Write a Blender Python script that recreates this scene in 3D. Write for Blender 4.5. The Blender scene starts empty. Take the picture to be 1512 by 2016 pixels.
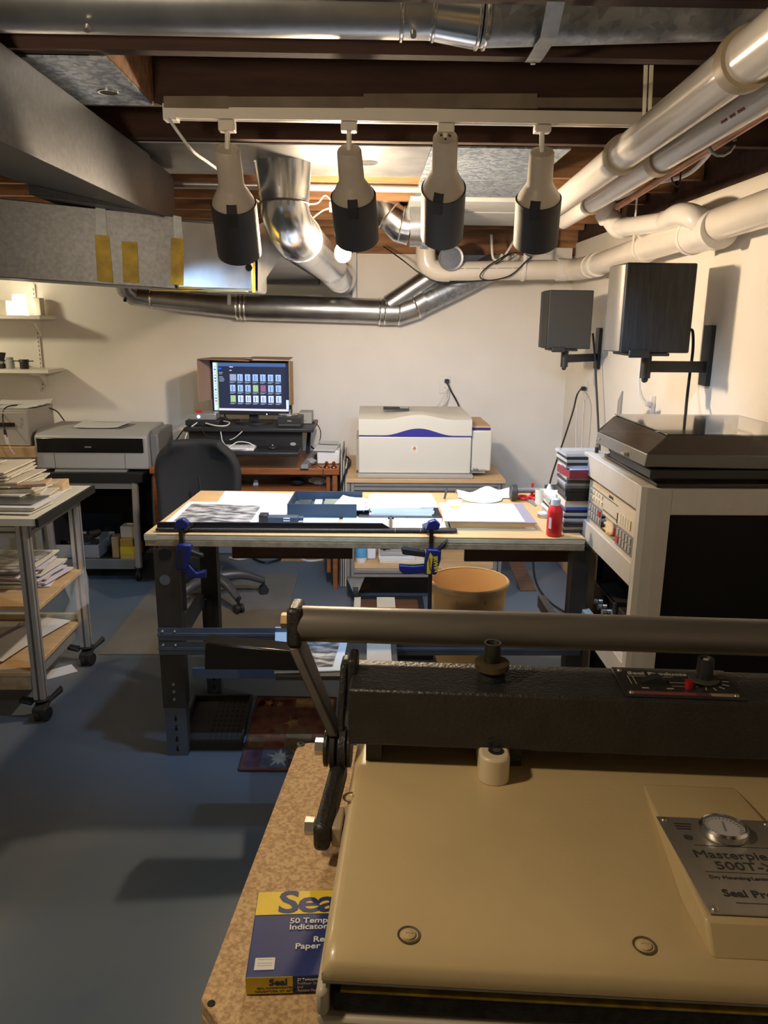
# basement print workshop : built piece by piece in metres, camera at the photographer's eye
EXPO=1.35
EN_SPOT=[12.5,12.5,12.5,11]; EN_ROOM=10.5; EN_LEFT=12; EN_SHELF=.3
import bpy, bmesh, math, random
from mathutils import Vector, Matrix
random.seed(7)
R_=math.radians
COL=bpy.context.scene.collection
# ---------------------------------------------------------------- camera
FPX=1514.0; PITCH=R_(14.0); YAW=R_(-1.2); ROLL=R_(0.6); EYE=Vector((0,0,1.6))
fw=Vector((math.sin(-YAW)*math.cos(PITCH), math.cos(YAW)*math.cos(PITCH), -math.sin(PITCH)))
r0=Vector((math.cos(YAW), math.sin(YAW),0)); u0=r0.cross(fw)
cr,sr=math.cos(ROLL),math.sin(ROLL)
rt=r0*cr+u0*sr; up=u0*cr-r0*sr
cam=bpy.data.cameras.new('camera'); co=bpy.data.objects.new('camera',cam); COL.objects.link(co)
cam.sensor_fit='VERTICAL'; cam.sensor_height=36.0; cam.lens=36.0*FPX/2016.0; cam.clip_start=0.02
m=Matrix.Identity(4)
for i in range(3):
    m[i][0]=rt[i]; m[i][1]=up[i]; m[i][2]=-fw[i]; m[i][3]=EYE[i]
co.matrix_world=m
bpy.context.scene.camera=co
def P(px,py,x=None,y=None,z=None):
    """place where the sight line through a photo point meets the plane x, y or z = const"""
    d=rt*((px-756)/FPX)-up*((py-1008)/FPX)+fw
    t=(x/d.x) if x is not None else (y/d.y) if y is not None else (z-EYE.z)/d.z
    return EYE+d*t
def V(*a): return Vector(a)
# ---------------------------------------------------------------- materials
MATS={}
def M(name,col,rough=.5,metal=0.0,var=0.0,scale=8.0,bump=0.0,bscale=60.0,col2=None,emit=None,es=0.0,alpha=1.0,trans=0.0,coat=0.0,stretch=None,spec=None,kind='noise',ramp=(.35,.65)):
    if name in MATS: return MATS[name]
    mt=bpy.data.materials.new(name); mt.use_nodes=True; nt=mt.node_tree; b=nt.nodes['Principled BSDF']
    L=nt.links.new
    b.inputs['Base Color'].default_value=(*col,1); b.inputs['Roughness'].default_value=rough; b.inputs['Metallic'].default_value=metal
    if spec is not None: b.inputs['Specular IOR Level'].default_value=spec
    if coat: b.inputs['Coat Weight'].default_value=coat; b.inputs['Coat Roughness'].default_value=.1
    if emit: b.inputs['Emission Color'].default_value=(*emit,1); b.inputs['Emission Strength'].default_value=es
    if alpha<1: b.inputs['Alpha'].default_value=alpha
    if trans: b.inputs['Transmission Weight'].default_value=trans
    if var or col2 or bump:
        tc=nt.nodes.new('ShaderNodeTexCoord'); mp=nt.nodes.new('ShaderNodeMapping'); L(tc.outputs['Object'],mp.inputs['Vector'])
        if stretch: mp.inputs['Scale'].default_value=stretch
    if var or col2:
        if kind=='voronoi':
            n=nt.nodes.new('ShaderNodeTexVoronoi'); n.inputs['Scale'].default_value=scale; L(mp.outputs[0],n.inputs['Vector'])
            sp=nt.nodes.new('ShaderNodeSeparateColor'); L(n.outputs['Color'],sp.inputs[0]); out=sp.outputs[0]
        else:
            n=nt.nodes.new('ShaderNodeTexNoise'); n.inputs['Scale'].default_value=scale; n.inputs['Detail'].default_value=6; L(mp.outputs[0],n.inputs['Vector']); out=n.outputs['Fac']
        rp=nt.nodes.new('ShaderNodeValToRGB'); L(out,rp.inputs[0])
        c2=col2 or tuple(min(1,c*(1+var)) for c in col); c1=col if col2 else tuple(c*(1-var) for c in col)
        rp.color_ramp.elements[0].position=ramp[0]; rp.color_ramp.elements[1].position=ramp[1]
        rp.color_ramp.elements[0].color=(*c1,1); rp.color_ramp.elements[1].color=(*c2,1)
        L(rp.outputs[0],b.inputs['Base Color'])
    if bump:
        n2=nt.nodes.new('ShaderNodeTexNoise'); n2.inputs['Scale'].default_value=bscale; n2.inputs['Detail'].default_value=3; L(mp.outputs[0],n2.inputs['Vector'])
        bp=nt.nodes.new('ShaderNodeBump'); bp.inputs['Strength'].default_value=bump; bp.inputs['Distance'].default_value=.004
        L(n2.outputs['Fac'],bp.inputs['Height']); L(bp.outputs[0],b.inputs['Normal'])
    MATS[name]=mt; return mt
wallm=M('wall_paint',(.80,.76,.70),.85,var=.03,scale=3,bump=.15,bscale=90)
floorm=M('floor_paint',(.080,.118,.172),.40,col2=(.15,.158,.170),scale=1.1,bump=.12,bscale=25,ramp=(.4,.75))
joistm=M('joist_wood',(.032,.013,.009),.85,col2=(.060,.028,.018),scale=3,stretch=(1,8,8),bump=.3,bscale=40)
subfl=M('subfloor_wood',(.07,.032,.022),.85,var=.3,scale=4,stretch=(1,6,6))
sill_lit_w=M('sill_and_lit_joist_wood',(.30,.15,.07),.75,var=.35,scale=4,stretch=(1,8,8))
galv=M('galvanized_steel',(.30,.33,.37),.38,.9,col2=(.45,.48,.52),scale=60,kind='voronoi',ramp=(.1,.9))
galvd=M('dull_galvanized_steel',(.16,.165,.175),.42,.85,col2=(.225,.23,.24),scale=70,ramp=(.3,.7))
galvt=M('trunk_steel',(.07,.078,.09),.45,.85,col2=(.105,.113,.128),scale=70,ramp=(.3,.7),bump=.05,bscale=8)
galvb=M('spangled_galvanized_steel',(.20,.25,.32),.5,.75,col2=(.42,.48,.56),scale=70,kind='voronoi',ramp=(.2,.8))
shiny=M('bright_sheet_metal',(.72,.75,.78),.20,1.0,var=.08,scale=14,bump=.08,bscale=12)
tinm=M('worn_sheet_metal',(.46,.47,.48),.33,.95,var=.15,scale=9,bump=.1,bscale=15)
seam=M('metal_edge',(.80,.80,.80),.22,1.0)
dark=M('dark_hole',(.01,.01,.01),.9)
paintgrey=M('pale_grey_paint',(.55,.57,.58),.6,var=.05,scale=10)
strapm=M('steel_strap',(.30,.32,.335),.45,.8,var=.12,scale=30)
yellowt=M('yellow_tape',(.62,.42,.03),.5,var=.25,scale=20,bump=.5,bscale=35)
paperm=M('brown_paper',(.15,.115,.08),.9,col2=(.23,.185,.135),scale=7,bump=.3,bscale=30)
pvc=M('cream_pvc',(.78,.73,.66),.22,var=.03,scale=6,coat=.3)
pvcw=M('white_pvc',(.82,.80,.77),.25,var=.03,scale=6,coat=.3)
tanr=M('tan_coupling',(.46,.37,.25),.45,var=.1,scale=12)
copper=M('copper_pipe',(.40,.17,.09),.4,.8,var=.25,scale=10)
white=M('white_plastic',(.78,.76,.73),.4)
whitepaint=M('white_enamel',(.80,.75,.67),.38,var=.03,scale=10)
canm=M('cream_enamel',(.47,.42,.36),.42,var=.05,scale=15)
blackm=M('black_plastic',(.018,.018,.02),.45)
blackw=M('black_wrap',(.022,.022,.026),.6,bump=.1,bscale=80)
rubber=M('black_rubber',(.012,.012,.012),.7)
spkm=M('black_ash_vinyl',(.013,.013,.014),.6,col2=(.026,.026,.028),scale=40,stretch=(3,3,.25),bump=.25,bscale=80)
spkg=M('grey_vinyl',(.030,.030,.028),.6,bump=.1,bscale=150)
grillem=M('silver_grille',(.15,.145,.135),.45,.4)
mdf=M('mdf',(.55,.36,.17),.6,var=.08,scale=14,stretch=(.5,6,6))
mdfe=M('painted_edge',(.62,.58,.44),.7,var=.12,scale=12,bump=.4,bscale=60)
mdfd=M('rough_edge',(.34,.27,.17),.8,var=.2,scale=30,bump=.4,bscale=60)
ply=M('plywood',(.52,.34,.17),.6,var=.1,scale=6,stretch=(.6,5,5))
mahog=M('reddish_wood',(.26,.085,.025),.38,var=.25,scale=6,stretch=(.6,8,8))
dkwood=M('dark_brown_wood',(.11,.05,.025),.5,var=.25,scale=6,stretch=(.6,8,8))
chip=M('particle_board',(.36,.22,.10),.75,col2=(.58,.40,.21),scale=190,bump=.25,bscale=160,ramp=(.38,.62))
steelb=M('blue_grey_steel',(.10,.13,.19),.38,.25,var=.1,scale=9)
steeld=M('dark_steel',(.050,.048,.045),.5,.3,var=.15,scale=12)
alu=M('aluminium_profile',(.62,.61,.60),.33,.75,var=.05,scale=20)
alud=M('aluminium_slot',(.10,.095,.09),.6,.3)
rackm=M('grey_rack_enamel',(.50,.48,.45),.5,var=.04,scale=12,bump=.1,bscale=180)
creamp=M('cream_press_enamel',(.58,.445,.23),.36,var=.05,scale=5,bump=.06,bscale=140,coat=.15)
ironm=M('black_textured_iron',(.020,.019,.018),.42,var=.2,scale=20,bump=.5,bscale=170)
tubem=M('grey_bronze_tube',(.14,.128,.108),.42,.35,var=.12,scale=6,stretch=(.3,8,8))
brass=M('brass',(.42,.29,.13),.4,.8,var=.15,scale=40)
nickel=M('nickel_bolt',(.55,.52,.46),.3,.9,var=.1,scale=30)
blued=M('navy_plastic',(.012,.020,.15),.35)
navy=M('navy_card',(.014,.030,.16),.5,var=.08,scale=20)
yell=M('yellow_card',(.75,.56,.03),.5,var=.05,scale=20)
redp=M('red_plastic',(.60,.016,.016),.35)
beige=M('beige_plastic',(.60,.57,.49),.45)
beiged=M('grey_beige_plastic',(.36,.34,.31),.5)
greypl=M('grey_plastic',(.20,.20,.20),.45)
greyl=M('light_grey_plastic',(.38,.38,.37),.45)
purple=M('violet_blue_plastic',(.035,.03,.25),.35)
pap=M('white_paper',(.66,.66,.655),.8)
papc=M('cream_paper',(.64,.59,.48),.8,var=.05,scale=12)
papb=M('pale_blue_paper',(.50,.59,.68),.75)
foil=M('clear_sleeve',(.66,.64,.55),.18,col2=(.80,.77,.66),scale=9,bump=.5,bscale=12)
photo=M('grey_photo_print',(.09,.09,.095),.3,col2=(.55,.54,.52),scale=15,bump=.05,stretch=(1,2.2,1),ramp=(.42,.60))
photod=M('dark_photo_print',(.03,.033,.036),.35,col2=(.11,.12,.125),scale=7)
card=M('kraft_cardboard',(.42,.27,.13),.8,var=.08,scale=20)
cardd=M('brown_cardboard',(.33,.22,.16),.85)
cable=M('black_cable',(.012,.012,.012),.5)
cablew=M('white_cable',(.72,.72,.72),.45)
bluebox=M('slate_blue_board',(.035,.055,.085),.55,var=.08,scale=15)
binm=M('tan_plastic',(.80,.53,.25),.45,var=.04,scale=6)
chairm=M('charcoal_fabric',(.016,.016,.017),.8,bump=.3,bscale=200)
clearp=M('clear_plastic',(.85,.85,.85),.12,alpha=.28)
smoke=M('smoked_acrylic',(.05,.04,.035),.06,alpha=.55,coat=.5)
def screen_mat(n,c,s): return M('screen_'+n,(.01,.01,.01),.3,emit=c,es=s)
# ---------------------------------------------------------------- mesh builder
XF=[Matrix.Identity(4)]
class at_frame:
    def __init__(s,m): s.m=m
    def __enter__(s): XF.append(XF[-1]@s.m)
    def __exit__(s,*a): XF.pop()
def T(x,y,z,rz=0,rx=0,ry=0): return Matrix.Translation((x,y,z))@Matrix.Rotation(R_(rz),4,'Z')@Matrix.Rotation(R_(ry),4,'Y')@Matrix.Rotation(R_(rx),4,'X')
def axis_frame(p0,p1,upv=Vector((0,0,1))):
    z=(p1-p0).normalized()
    if abs(z.dot(upv))>.98: upv=Vector((0,1,0))
    x=upv.cross(z).normalized(); y=z.cross(x)
    m=Matrix.Identity(4)
    for i in range(3): m[i][0]=x[i]; m[i][1]=y[i]; m[i][2]=z[i]; m[i][3]=p0[i]
    return m
def basis(o,x,y):
    x=x.normalized(); z=x.cross(y).normalized(); y=z.cross(x); m=Matrix.Identity(4)
    for i in range(3): m[i][0]=x[i]; m[i][1]=y[i]; m[i][2]=z[i]; m[i][3]=o[i]
    return m
def smooth(pts,k=6):
    pts=[Vector(p) for p in pts]; q=[pts[0]*2-pts[1]]+pts+[pts[-1]*2-pts[-2]]; out=[]
    for i in range(1,len(q)-2):
        a,b,c,d=q[i-1],q[i],q[i+1],q[i+2]
        for j in range(k):
            t=j/k
            out.append(.5*((2*b)+(c-a)*t+(2*a-5*b+4*c-d)*t*t+(3*b-a-3*c+d)*t**3))
    out.append(pts[-1]); return out
ROOTS=[]
def props(o,label=None,cat=None,group=None,kind=None):
    if label: o['label']=label
    if cat: o['category']=cat
    if group: o['group']=group
    if kind: o['kind']=kind
def thing(name,label,cat,group=None):
    o=bpy.data.objects.new(name,None); COL.objects.link(o); o.empty_display_size=.05
    props(o,label,cat,group); ROOTS.append(o); return o
class B:
    def __init__(s): s.bm=bmesh.new(); s.mi=0
    def mat(s,i): s.mi=i; return s
    def v(s,p): return s.bm.verts.new(p)
    def f(s,vs):
        try:
            fc=s.bm.faces.new(vs); fc.material_index=s.mi; return fc
        except ValueError: return None
    def face(s,pts): s.f([s.v(p) for p in pts]); return s
    def hexa(s,p):
        a=[s.v(q) for q in p]
        for i in ((3,2,1,0),(4,5,6,7),(0,1,5,4),(1,2,6,5),(2,3,7,6),(3,0,4,7)): s.f([a[j] for j in i])
        return s
    def box(s,lo,hi):
        x0,y0,z0=lo;x1,y1,z1=hi
        return s.hexa([(x0,y0,z0),(x1,y0,z0),(x1,y1,z0),(x0,y1,z0),(x0,y0,z1),(x1,y0,z1),(x1,y1,z1),(x0,y1,z1)])
    def cbox(s,c,d): return s.box([c[i]-d[i]/2 for i in range(3)],[c[i]+d[i]/2 for i in range(3)])
    def bar(s,p0,p1,w,h,upv=Vector((0,0,1))):
        p0=Vector(p0);p1=Vector(p1);z=(p1-p0).normalized()
        if abs(z.dot(upv))>.98: upv=Vector((0,1,0))
        x=upv.cross(z).normalized()*w/2; y=z.cross(x).normalized()*h/2
        return s.hexa([p0-x-y,p0+x-y,p0+x+y,p0-x+y,p1-x-y,p1+x-y,p1+x+y,p1-x+y])
    def prism(s,pts,vec):
        a=[s.v(p) for p in pts]; b=[s.v(Vector(p)+Vector(vec)) for p in pts]; n=len(a)
        s.f(a[::-1]); s.f(b)
        for i in range(n): s.f([a[i],a[(i+1)%n],b[(i+1)%n],b[i]])
        return s
    def lathe(s,prof,m=None,n=28,caps=True):
        m=m or Matrix.Identity(4); rings=[]
        for r,z in prof:
            rings.append([s.v(m@Vector((r*math.cos(2*math.pi*i/n),r*math.sin(2*math.pi*i/n),z))) for i in range(n)])
        for a,b in zip(rings,rings[1:]):
            for i in range(n): s.f([a[i],a[(i+1)%n],b[(i+1)%n],b[i]])
        if caps: s.f(rings[0][::-1]); s.f(rings[-1])
        return s
    def cyl(s,p0,p1,r0,r1=None,n=20,caps=True):
        p0=Vector(p0);p1=Vector(p1); return s.lathe([(r0,0),(r0 if r1 is None else r1,(p1-p0).length)],axis_frame(p0,p1),n,caps)
    def tube(s,pts,r,n=12,caps=True):
        pts=[Vector(p) for p in pts]; N=len(pts); rs=r if isinstance(r,(list,tuple)) else [r]*N
        t0=(pts[1]-pts[0]).normalized(); a=Vector((0,0,1)) if abs(t0.z)<.9 else Vector((1,0,0)); nx=(a-t0*a.dot(t0)).normalized(); rings=[]
        for i,p in enumerate(pts):
            if i==0: t=t0
            elif i==N-1: t=(pts[-1]-pts[-2]).normalized()
            else: t=((pts[i+1]-p).normalized()+(p-pts[i-1]).normalized()).normalized()
            nx=(nx-t*nx.dot(t)).normalized(); ny=t.cross(nx)
            rings.append([s.v(p+(nx*math.cos(2*math.pi*j/n)+ny*math.sin(2*math.pi*j/n))*rs[i]) for j in range(n)])
        for a,b in zip(rings,rings[1:]):
            for j in range(n): s.f([a[j],a[(j+1)%n],b[(j+1)%n],b[j]])
        if caps: s.f(rings[0][::-1]); s.f(rings[-1])
        return s
    def sphere(s,c,r,n=16,sc=(1,1,1)):
        prof=[(max(1e-4,math.sin(math.pi*i/n)*r),-math.cos(math.pi*i/n)*r) for i in range(n+1)]
        return s.lathe(prof,Matrix.Translation(c)@Matrix.Diagonal((*sc,1)),n*2)
    def grid(s,fn,nu,nv):
        g=[[s.v(fn(i/nu,j/nv)) for j in range(nv+1)] for i in range(nu+1)]
        for i in range(nu):
            for j in range(nv): s.f([g[i][j],g[i+1][j],g[i+1][j+1],g[i][j+1]])
        return s
    def obj(s,name,mats,parent=None,bev=0,label=None,kind=None,solid=0,sharp=38,sub=0):
        bm=s.bm; bmesh.ops.transform(bm,matrix=XF[-1],verts=bm.verts); bmesh.ops.recalc_face_normals(bm,faces=bm.faces)
        me=bpy.data.meshes.new(name); bm.to_mesh(me); bm.free()
        for mt in (mats if isinstance(mats,(list,tuple)) else [mats]): me.materials.append(mt)
        me.polygons.foreach_set('use_smooth',[True]*len(me.polygons)); me.set_sharp_from_angle(angle=R_(sharp))
        o=bpy.data.objects.new(name,me); COL.objects.link(o)
        if parent: o.parent=parent
        if solid: md=o.modifiers.new('thickness','SOLIDIFY'); md.thickness=solid; md.offset=0
        if bev: md=o.modifiers.new('edge','BEVEL'); md.width=bev; md.segments=2; md.limit_method='ANGLE'; md.angle_limit=R_(40)
        if sub: md=o.modifiers.new('round','SUBSURF'); md.levels=sub; md.render_levels=sub
        props(o,label,None,None,kind); return o
    def thing(s,name,mats,label,cat,group=None,**k):
        o=s.obj(name,mats,**k); props(o,label,cat,group); ROOTS.append(o); return o
def structure(o): o['kind']='structure'; return o
def text(name,body,size,mtx,mt,parent,bold=0.0,align='LEFT',thick=.0004,sx=1.0,space=1.0):
    cu=bpy.data.curves.new(name,'FONT'); cu.body=body; cu.size=size; cu.align_x=align; cu.offset=bold; cu.extrude=thick; cu.resolution_u=3; cu.space_character=space
    t=bpy.data.objects.new(name,cu); COL.objects.link(t)
    dg=bpy.context.evaluated_depsgraph_get(); me=bpy.data.meshes.new_from_object(t.evaluated_get(dg)); bpy.data.objects.remove(t); bpy.data.curves.remove(cu)
    me.transform(XF[-1]@mtx@Matrix.Diagonal((sx,1,1,1))); me.materials.clear(); me.materials.append(mt); me.name=name
    o=bpy.data.objects.new(name,me); COL.objects.link(o); o.parent=parent; return o
def FB(px0,py0,px1,py1,Y,D,b=None):
    """upright block whose front face, at depth Y, covers the photo rectangle"""
    a=P(px0,(py0+py1)/2,y=Y).x; c=P(px1,(py0+py1)/2,y=Y).x; pm=(px0+px1)/2
    return (b or B()).box((a,Y,P(pm,py1,y=Y).z),(c,Y+D,P(pm,py0,y=Y).z))
def cord(name,pts,r,mt,label,parent=None,k=6,cat='cable'):
    b=B().tube(smooth(pts,k),r,8)
    return b.obj(name,mt,parent) if parent else b.thing(name,mt,label,cat)
# ================================================================ SETTING
structure(B().box((-3.7,-1.7,-.1),(1.42,5.3,0)).obj('floor',floorm))
structure(B().box((-3.7,5.2,0),(1.32,5.3,2.015)).obj('wall_back',wallm))
structure(B().box((1.32,-1.7,0),(1.42,5.3,2.09)).obj('wall_right',wallm))
structure(B().box((-3.7,-1.6,0),(-3.6,5.2,2.42)).obj('wall_left',wallm))
structure(B().box((-3.6,-1.7,0),(1.32,-1.6,2.42)).obj('wall_front',wallm))
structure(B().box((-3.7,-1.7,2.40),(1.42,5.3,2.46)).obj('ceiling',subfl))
structure(B().box((-3.6,5.17,2.017),(1.328,5.29,2.398)).obj('trim_20',sill_lit_w))
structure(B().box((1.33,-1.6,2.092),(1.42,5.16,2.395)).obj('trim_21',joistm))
structure(B().box((1.298,1.0,0.002),(1.319,5.19,.14)).obj('baseboard_right',ply,bev=.002))
JY=[-1.2,-.8,-.4,0.0,.42,.83,1.24,1.518,1.832,2.25,2.655,3.245,3.545,3.90,4.29,4.66,4.98]
for i,y in enumerate(JY):
    structure(B().box((-3.6,y,2.152),(1.318,y+.038,2.398)).obj('trim_%d'%(i+1),joistm if y<3.2 else sill_lit_w,bev=.002))  # joists near the bulb get lighter wood, its light put into the colour
# ================================================================ CEILING : ROUND DUCT NEAR CAMERA
def S(b,*a,**k): return b
rd=thing('round_duct','bright round metal duct running across the ceiling nearest the camera','duct')
dz=2.216
xl,xa,xb,xc=-1.9,P(790,60,y=1.70).x,P(852,60,y=1.70).x,P(942,60,y=1.70).x
B().cyl((xl,1.70,dz),(xb,1.70,dz),.075,n=40).obj('pipe',tinm,rd)
B().cyl((xb,1.70,dz),(xc,1.70,dz-.008),.076,.082,n=40).obj('reducer',shiny,rd)
B().cyl((xc,1.70,dz-.006),(1.30,1.73,dz+.045),.081,.078,n=40).obj('spangled_pipe',galv,rd,label='spangled galvanized pipe section')
for q in (xa,xb,xc-.003,xc+.012):
    rr=.0765 if q<xb+.01 else .083
    B().lathe([(rr,-.004),(rr+.003,-.002),(rr+.003,.002),(rr,.004)],axis_frame(V(q,1.70,dz-(.006 if q>xb+.01 else 0)),V(q+1,1.70,dz)),40).obj('seam_ring',seam,rd)
for q in (P(960,72,y=1.66).x,P(814,70,y=1.66).x,P(172,75,y=1.66).x): B().cyl((q,1.665,dz-.075),(q,1.66,dz-.084),.006,n=10).obj('screw',nickel,rd)
a,b_=P(1103,-8,z=2.147),P(1047,126,z=2.147)
bs=B(); mid=V(a.x*.5+b_.x*.5,1.70,2.127); pts=[V(a.x,1.53,2.149),mid+V(.0,-.06,0),mid+V(0,.06,0),V(b_.x,1.86,2.149)]
for p,q in zip(pts,pts[1:]): bs.hexa([p+V(-.016,0,0),p+V(.016,0,0),q+V(.016,0,0),q+V(-.016,0,0),p+V(-.016,0,.0015),p+V(.016,0,.0015),q+V(.016,0,.0015),q+V(-.016,0,.0015)])
ds=thing('duct_strap','flat galvanized hanger strap slanting under the round ceiling duct','strap'); bs.obj('strap',strapm,ds); B().cyl((b_.x,1.85,2.149),(b_.x,1.85,2.143),.006,n=10).obj('screw',nickel,ds)
# ================================================================ BIG RECTANGULAR DUCTWORK, LEFT
ad=thing('air_duct','large rectangular sheet-metal air duct with yellow tape, at upper left','duct')
XR=-.735
def sect(y,zb,zl,xl=-1.15): return [V(XR,y,2.128),V(XR,y,zb),V(xl,y,zl),V(xl,y,2.128)]
s0,s1,s2=sect(-1.5,1.918,1.93),sect(2.79,1.945,2.03),sect(3.18,1.99,2.05)
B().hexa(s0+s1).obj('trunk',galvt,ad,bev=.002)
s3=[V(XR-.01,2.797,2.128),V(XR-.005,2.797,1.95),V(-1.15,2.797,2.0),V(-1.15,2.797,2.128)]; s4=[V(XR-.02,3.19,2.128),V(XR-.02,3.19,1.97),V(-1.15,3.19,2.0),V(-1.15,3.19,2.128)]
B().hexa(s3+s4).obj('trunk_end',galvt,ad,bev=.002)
# cross box
A=[P(-500,340,y=2.75),P(-500,513,y=2.75)]; C1=[P(345,426,y=3.0),P(345,569,y=3.0)]; D1=[P(500,440,y=3.1),P(500,575,y=3.1)]
dep=V(0,.45,0)
def ebox(t0,b0,t1,b1,d): return B().hexa([b0,b1,b1+d,b0+d,t0,t1,t1+d,t0+d])
A[0].y=A[1].y=2.72
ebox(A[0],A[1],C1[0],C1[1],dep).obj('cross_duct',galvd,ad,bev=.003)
e0=P(346,429,y=2.995); e1=P(346,570,y=2.995)
ebox(e0,e1,D1[0],D1[1],V(.012,.30,0)).obj('end_box',tinm,ad,bev=.012,label='brighter sheet-metal end box')
# tapering branch to the back wall
q=[P(553,422,y=3.5),P(553,505,y=3.5),P(622,468,y=5.0),P(627,551,y=5.14),P(517,553,y=5.14),P(517,470,y=5.0)]
D2=[D1[0]+V(.013,.01,-.003),D1[1]+V(.013,.01,.005)]
bb=B(); vs=[bb.v(p) for p in (D2[0],D2[1],q[0],q[1],q[2],q[3],q[4],q[5],D2[0]+V(-.05,.31,0),D2[1]+V(-.05,.31,0))]
bb.f([vs[i] for i in (0,1,3,2)]); bb.f([vs[i] for i in (2,3,5,4)]); bb.f([vs[i] for i in (1,9,6,3)]); bb.f([vs[i] for i in (3,6,5)]); bb.f([vs[i] for i in (0,2,4,7,8)]); bb.f([vs[i] for i in (9,8,7,6)]); bb.f([vs[i] for i in (0,8,9,1)])
bb.obj('branch_duct',tinm,ad,bev=.002)
for t in (.25,.30,.86,.95):
    p=q[0].lerp(q[2],t); r=q[1].lerp(q[3],t); B().bar(p+V(.004,0,0),r+V(.004,0,0),.012,.008,V(0,1,0)).obj('standing_seam',galvd,ad)
fa,fb=P(512,541,y=5.15),P(629,560,y=5.15)
B().box((fa.x,5.12,fb.z),(fb.x,5.195,fa.z)).obj('wall_flange',galvd,ad,bev=.003)
def onface(px,py):
    (a,b)=(A[0],C1[0]) if px<345 else (e0,D1[0])
    d=P(px,py,y=1.0)-EYE; n=V(b.y-a.y,-(b.x-a.x),0); t=(a-EYE).dot(n)/d.dot(n); return EYE+d*t
def strip(x0,y0,x1,y1,x2,y2,x3,y3,Y,name,mt,t=.0016,wrap=None):
    p=[onface(a,b)+V(0,-.0015,0) for a,b in ((x0,y0),(x1,y1),(x2,y2),(x3,y3))]
    n=V(.15,-1,0).normalized()*t
    return B().hexa([p[3],p[2],p[2]+n,p[3]+n,p[0],p[1],p[1]+n,p[0]+n]).obj(name,mt,ad)
strip(188,392,206,393,212,466,190,466,2.885,'strap',strapm); strip(341,424,357,427,361,472,343,470,2.98,'strap',strapm)
strip(187,462,215,464,223,556,192,553,2.88,'tape',yellowt,.003); strip(240,475,270,477,274,557,243,555,2.905,'tape',yellowt,.003)
strip(337,468,362,470,362,562,336,560,2.972,'tape',yellowt,.003); strip(497,447,502,448,503,576,497,576,3.085,'tape',yellowt,.003)
B().box((P(300,566,y=3.0).x,2.96,D1[1].z-.003),(D1[1].x-.01,3.02,D1[1].z-.0005)).obj('tape',yellowt,ad)
p=P(490,527,y=3.08); B().cyl(p+V(0,.004,0),p,.013,n=18).obj('screw_hole',dark,ad)
p=P(391,570,y=3.06); B().cyl(V(p.x,3.06,D1[1].z+.004),V(p.x,3.06,D1[1].z-.004),.033,n=24).obj('screw_hole',dark,ad)
# ---- bay panels
bp=thing('bay_panel','small galvanized ceiling panel with a round hole, beside the big duct','panel')
B().box((-1.0,1.872,2.146),(-.575,2.25,2.151)).obj('sheet',galvb,bp); p=P(213,181,z=2.146); B().cyl((p.x,p.y,2.1475),(p.x,p.y,2.1445),.021,n=24).obj('hole',dark,bp); B().lathe([(.021,0),(.025,.0),(.025,.002),(.021,.002)],Matrix.Translation((p.x,p.y,2.1435)),24,False).obj('hole_rim',seam,bp)
B().box((-.612,1.871,2.153),(-.573,2.249,2.398)).thing('joist_blocking',sill_lit_w,'short brown wooden block between joists beside small galvanized panel','wood block')
sp_=thing('soffit_panel','long galvanized ceiling panel with hole behind the second spotlight','panel')
x0,xm,x1=P(330,320,z=2.148).x,P(838,320,z=2.148).x,P(1092,320,z=2.148).x
B().box((-.95,2.70,2.146),(xm,3.24,2.1505)).obj('bright_sheet',tinm,sp_); B().box((xm+.002,2.70,2.145),(x1,3.72,2.1505)).obj('spangled_sheet',galvb,sp_,label='blue-grey spangled sheet')
p=P(722,320,z=2.146); B().cyl((p.x,p.y,2.1475),(p.x,p.y,2.1445),.034,n=26).obj('hole',dark,sp_); B().lathe([(.034,0),(.039,.0),(.039,.002),(.034,.002)],Matrix.Translation((p.x,p.y,2.143)),26,False).obj('hole_rim',seam,sp_)
B().box((P(800,415,z=2.14).x,3.74,2.13),(P(1100,415,z=2.14).x,4.08,2.15)).thing('painted_panel',paintgrey,'pale grey painted strip panel behind the spangled ceiling sheet','panel')
B().box((P(800,415,z=2.14).x,4.1,2.128),(P(1100,415,z=2.14).x,4.62,2.15)).thing('painted_panel',paintgrey,'rear pale grey painted panel, farthest toward the back wall','panel')
# ---- mid ducts
mdq=thing('diagonal_duct','shiny round duct slanting down beside the bare light bulb','duct')
p0,p1,p2,p3=P(557,317,y=3.0),P(560,402,y=2.99),P(577,432,y=3.06),P(652,527,y=4.35)
r=.114
B().lathe([(.108,-.004),(.108,.004),(.103,.01),(.088,(p1-p0).length)],axis_frame(p0,p1),40).obj('collar',shiny,mdq)
B().lathe([(.0885,-.004),(.0915,-.002),(.0915,.002),(.0885,.004)],axis_frame(p1,p1+(p1-p0)),40).obj('seam_ring',alud,mdq)
e3=p1+V(.03,.10,-.095); B().tube([p1+V(0,0,.03),p1+V(0,0,-.02),p1+V(.01,.03,-.062),e3,e3.lerp(p3,.08)],.0885,40).obj('elbow',shiny,mdq); p2=e3
B().tube([p2.lerp(p3,.05),p3],[.086,.086],40).obj('pipe',shiny,mdq)
B().tube([p3-(p3-p2)*.02,p3+V(.03,.10,-.03),p3+V(.035,.22,-.035),p3+V(.035,.82,-.03)],.086,40).obj('wall_elbow',shiny,mdq)
for t in (.06,.075): 
    c=p2.lerp(p3,t); B().lathe([(.0885,-.003),(.0915,0),(.0885,.003)],axis_frame(c,p3),40).obj('seam_ring',seam,mdq)
el=thing('elbow_duct','segmented shiny elbow duct between second and third spotlights','duct')
Y=4.0
pts=[P(752,345,y=Y),P(756,385,y=Y),P(768,420,y=Y),P(790,440,y=Y),P(808,444,y=Y)]
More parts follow.
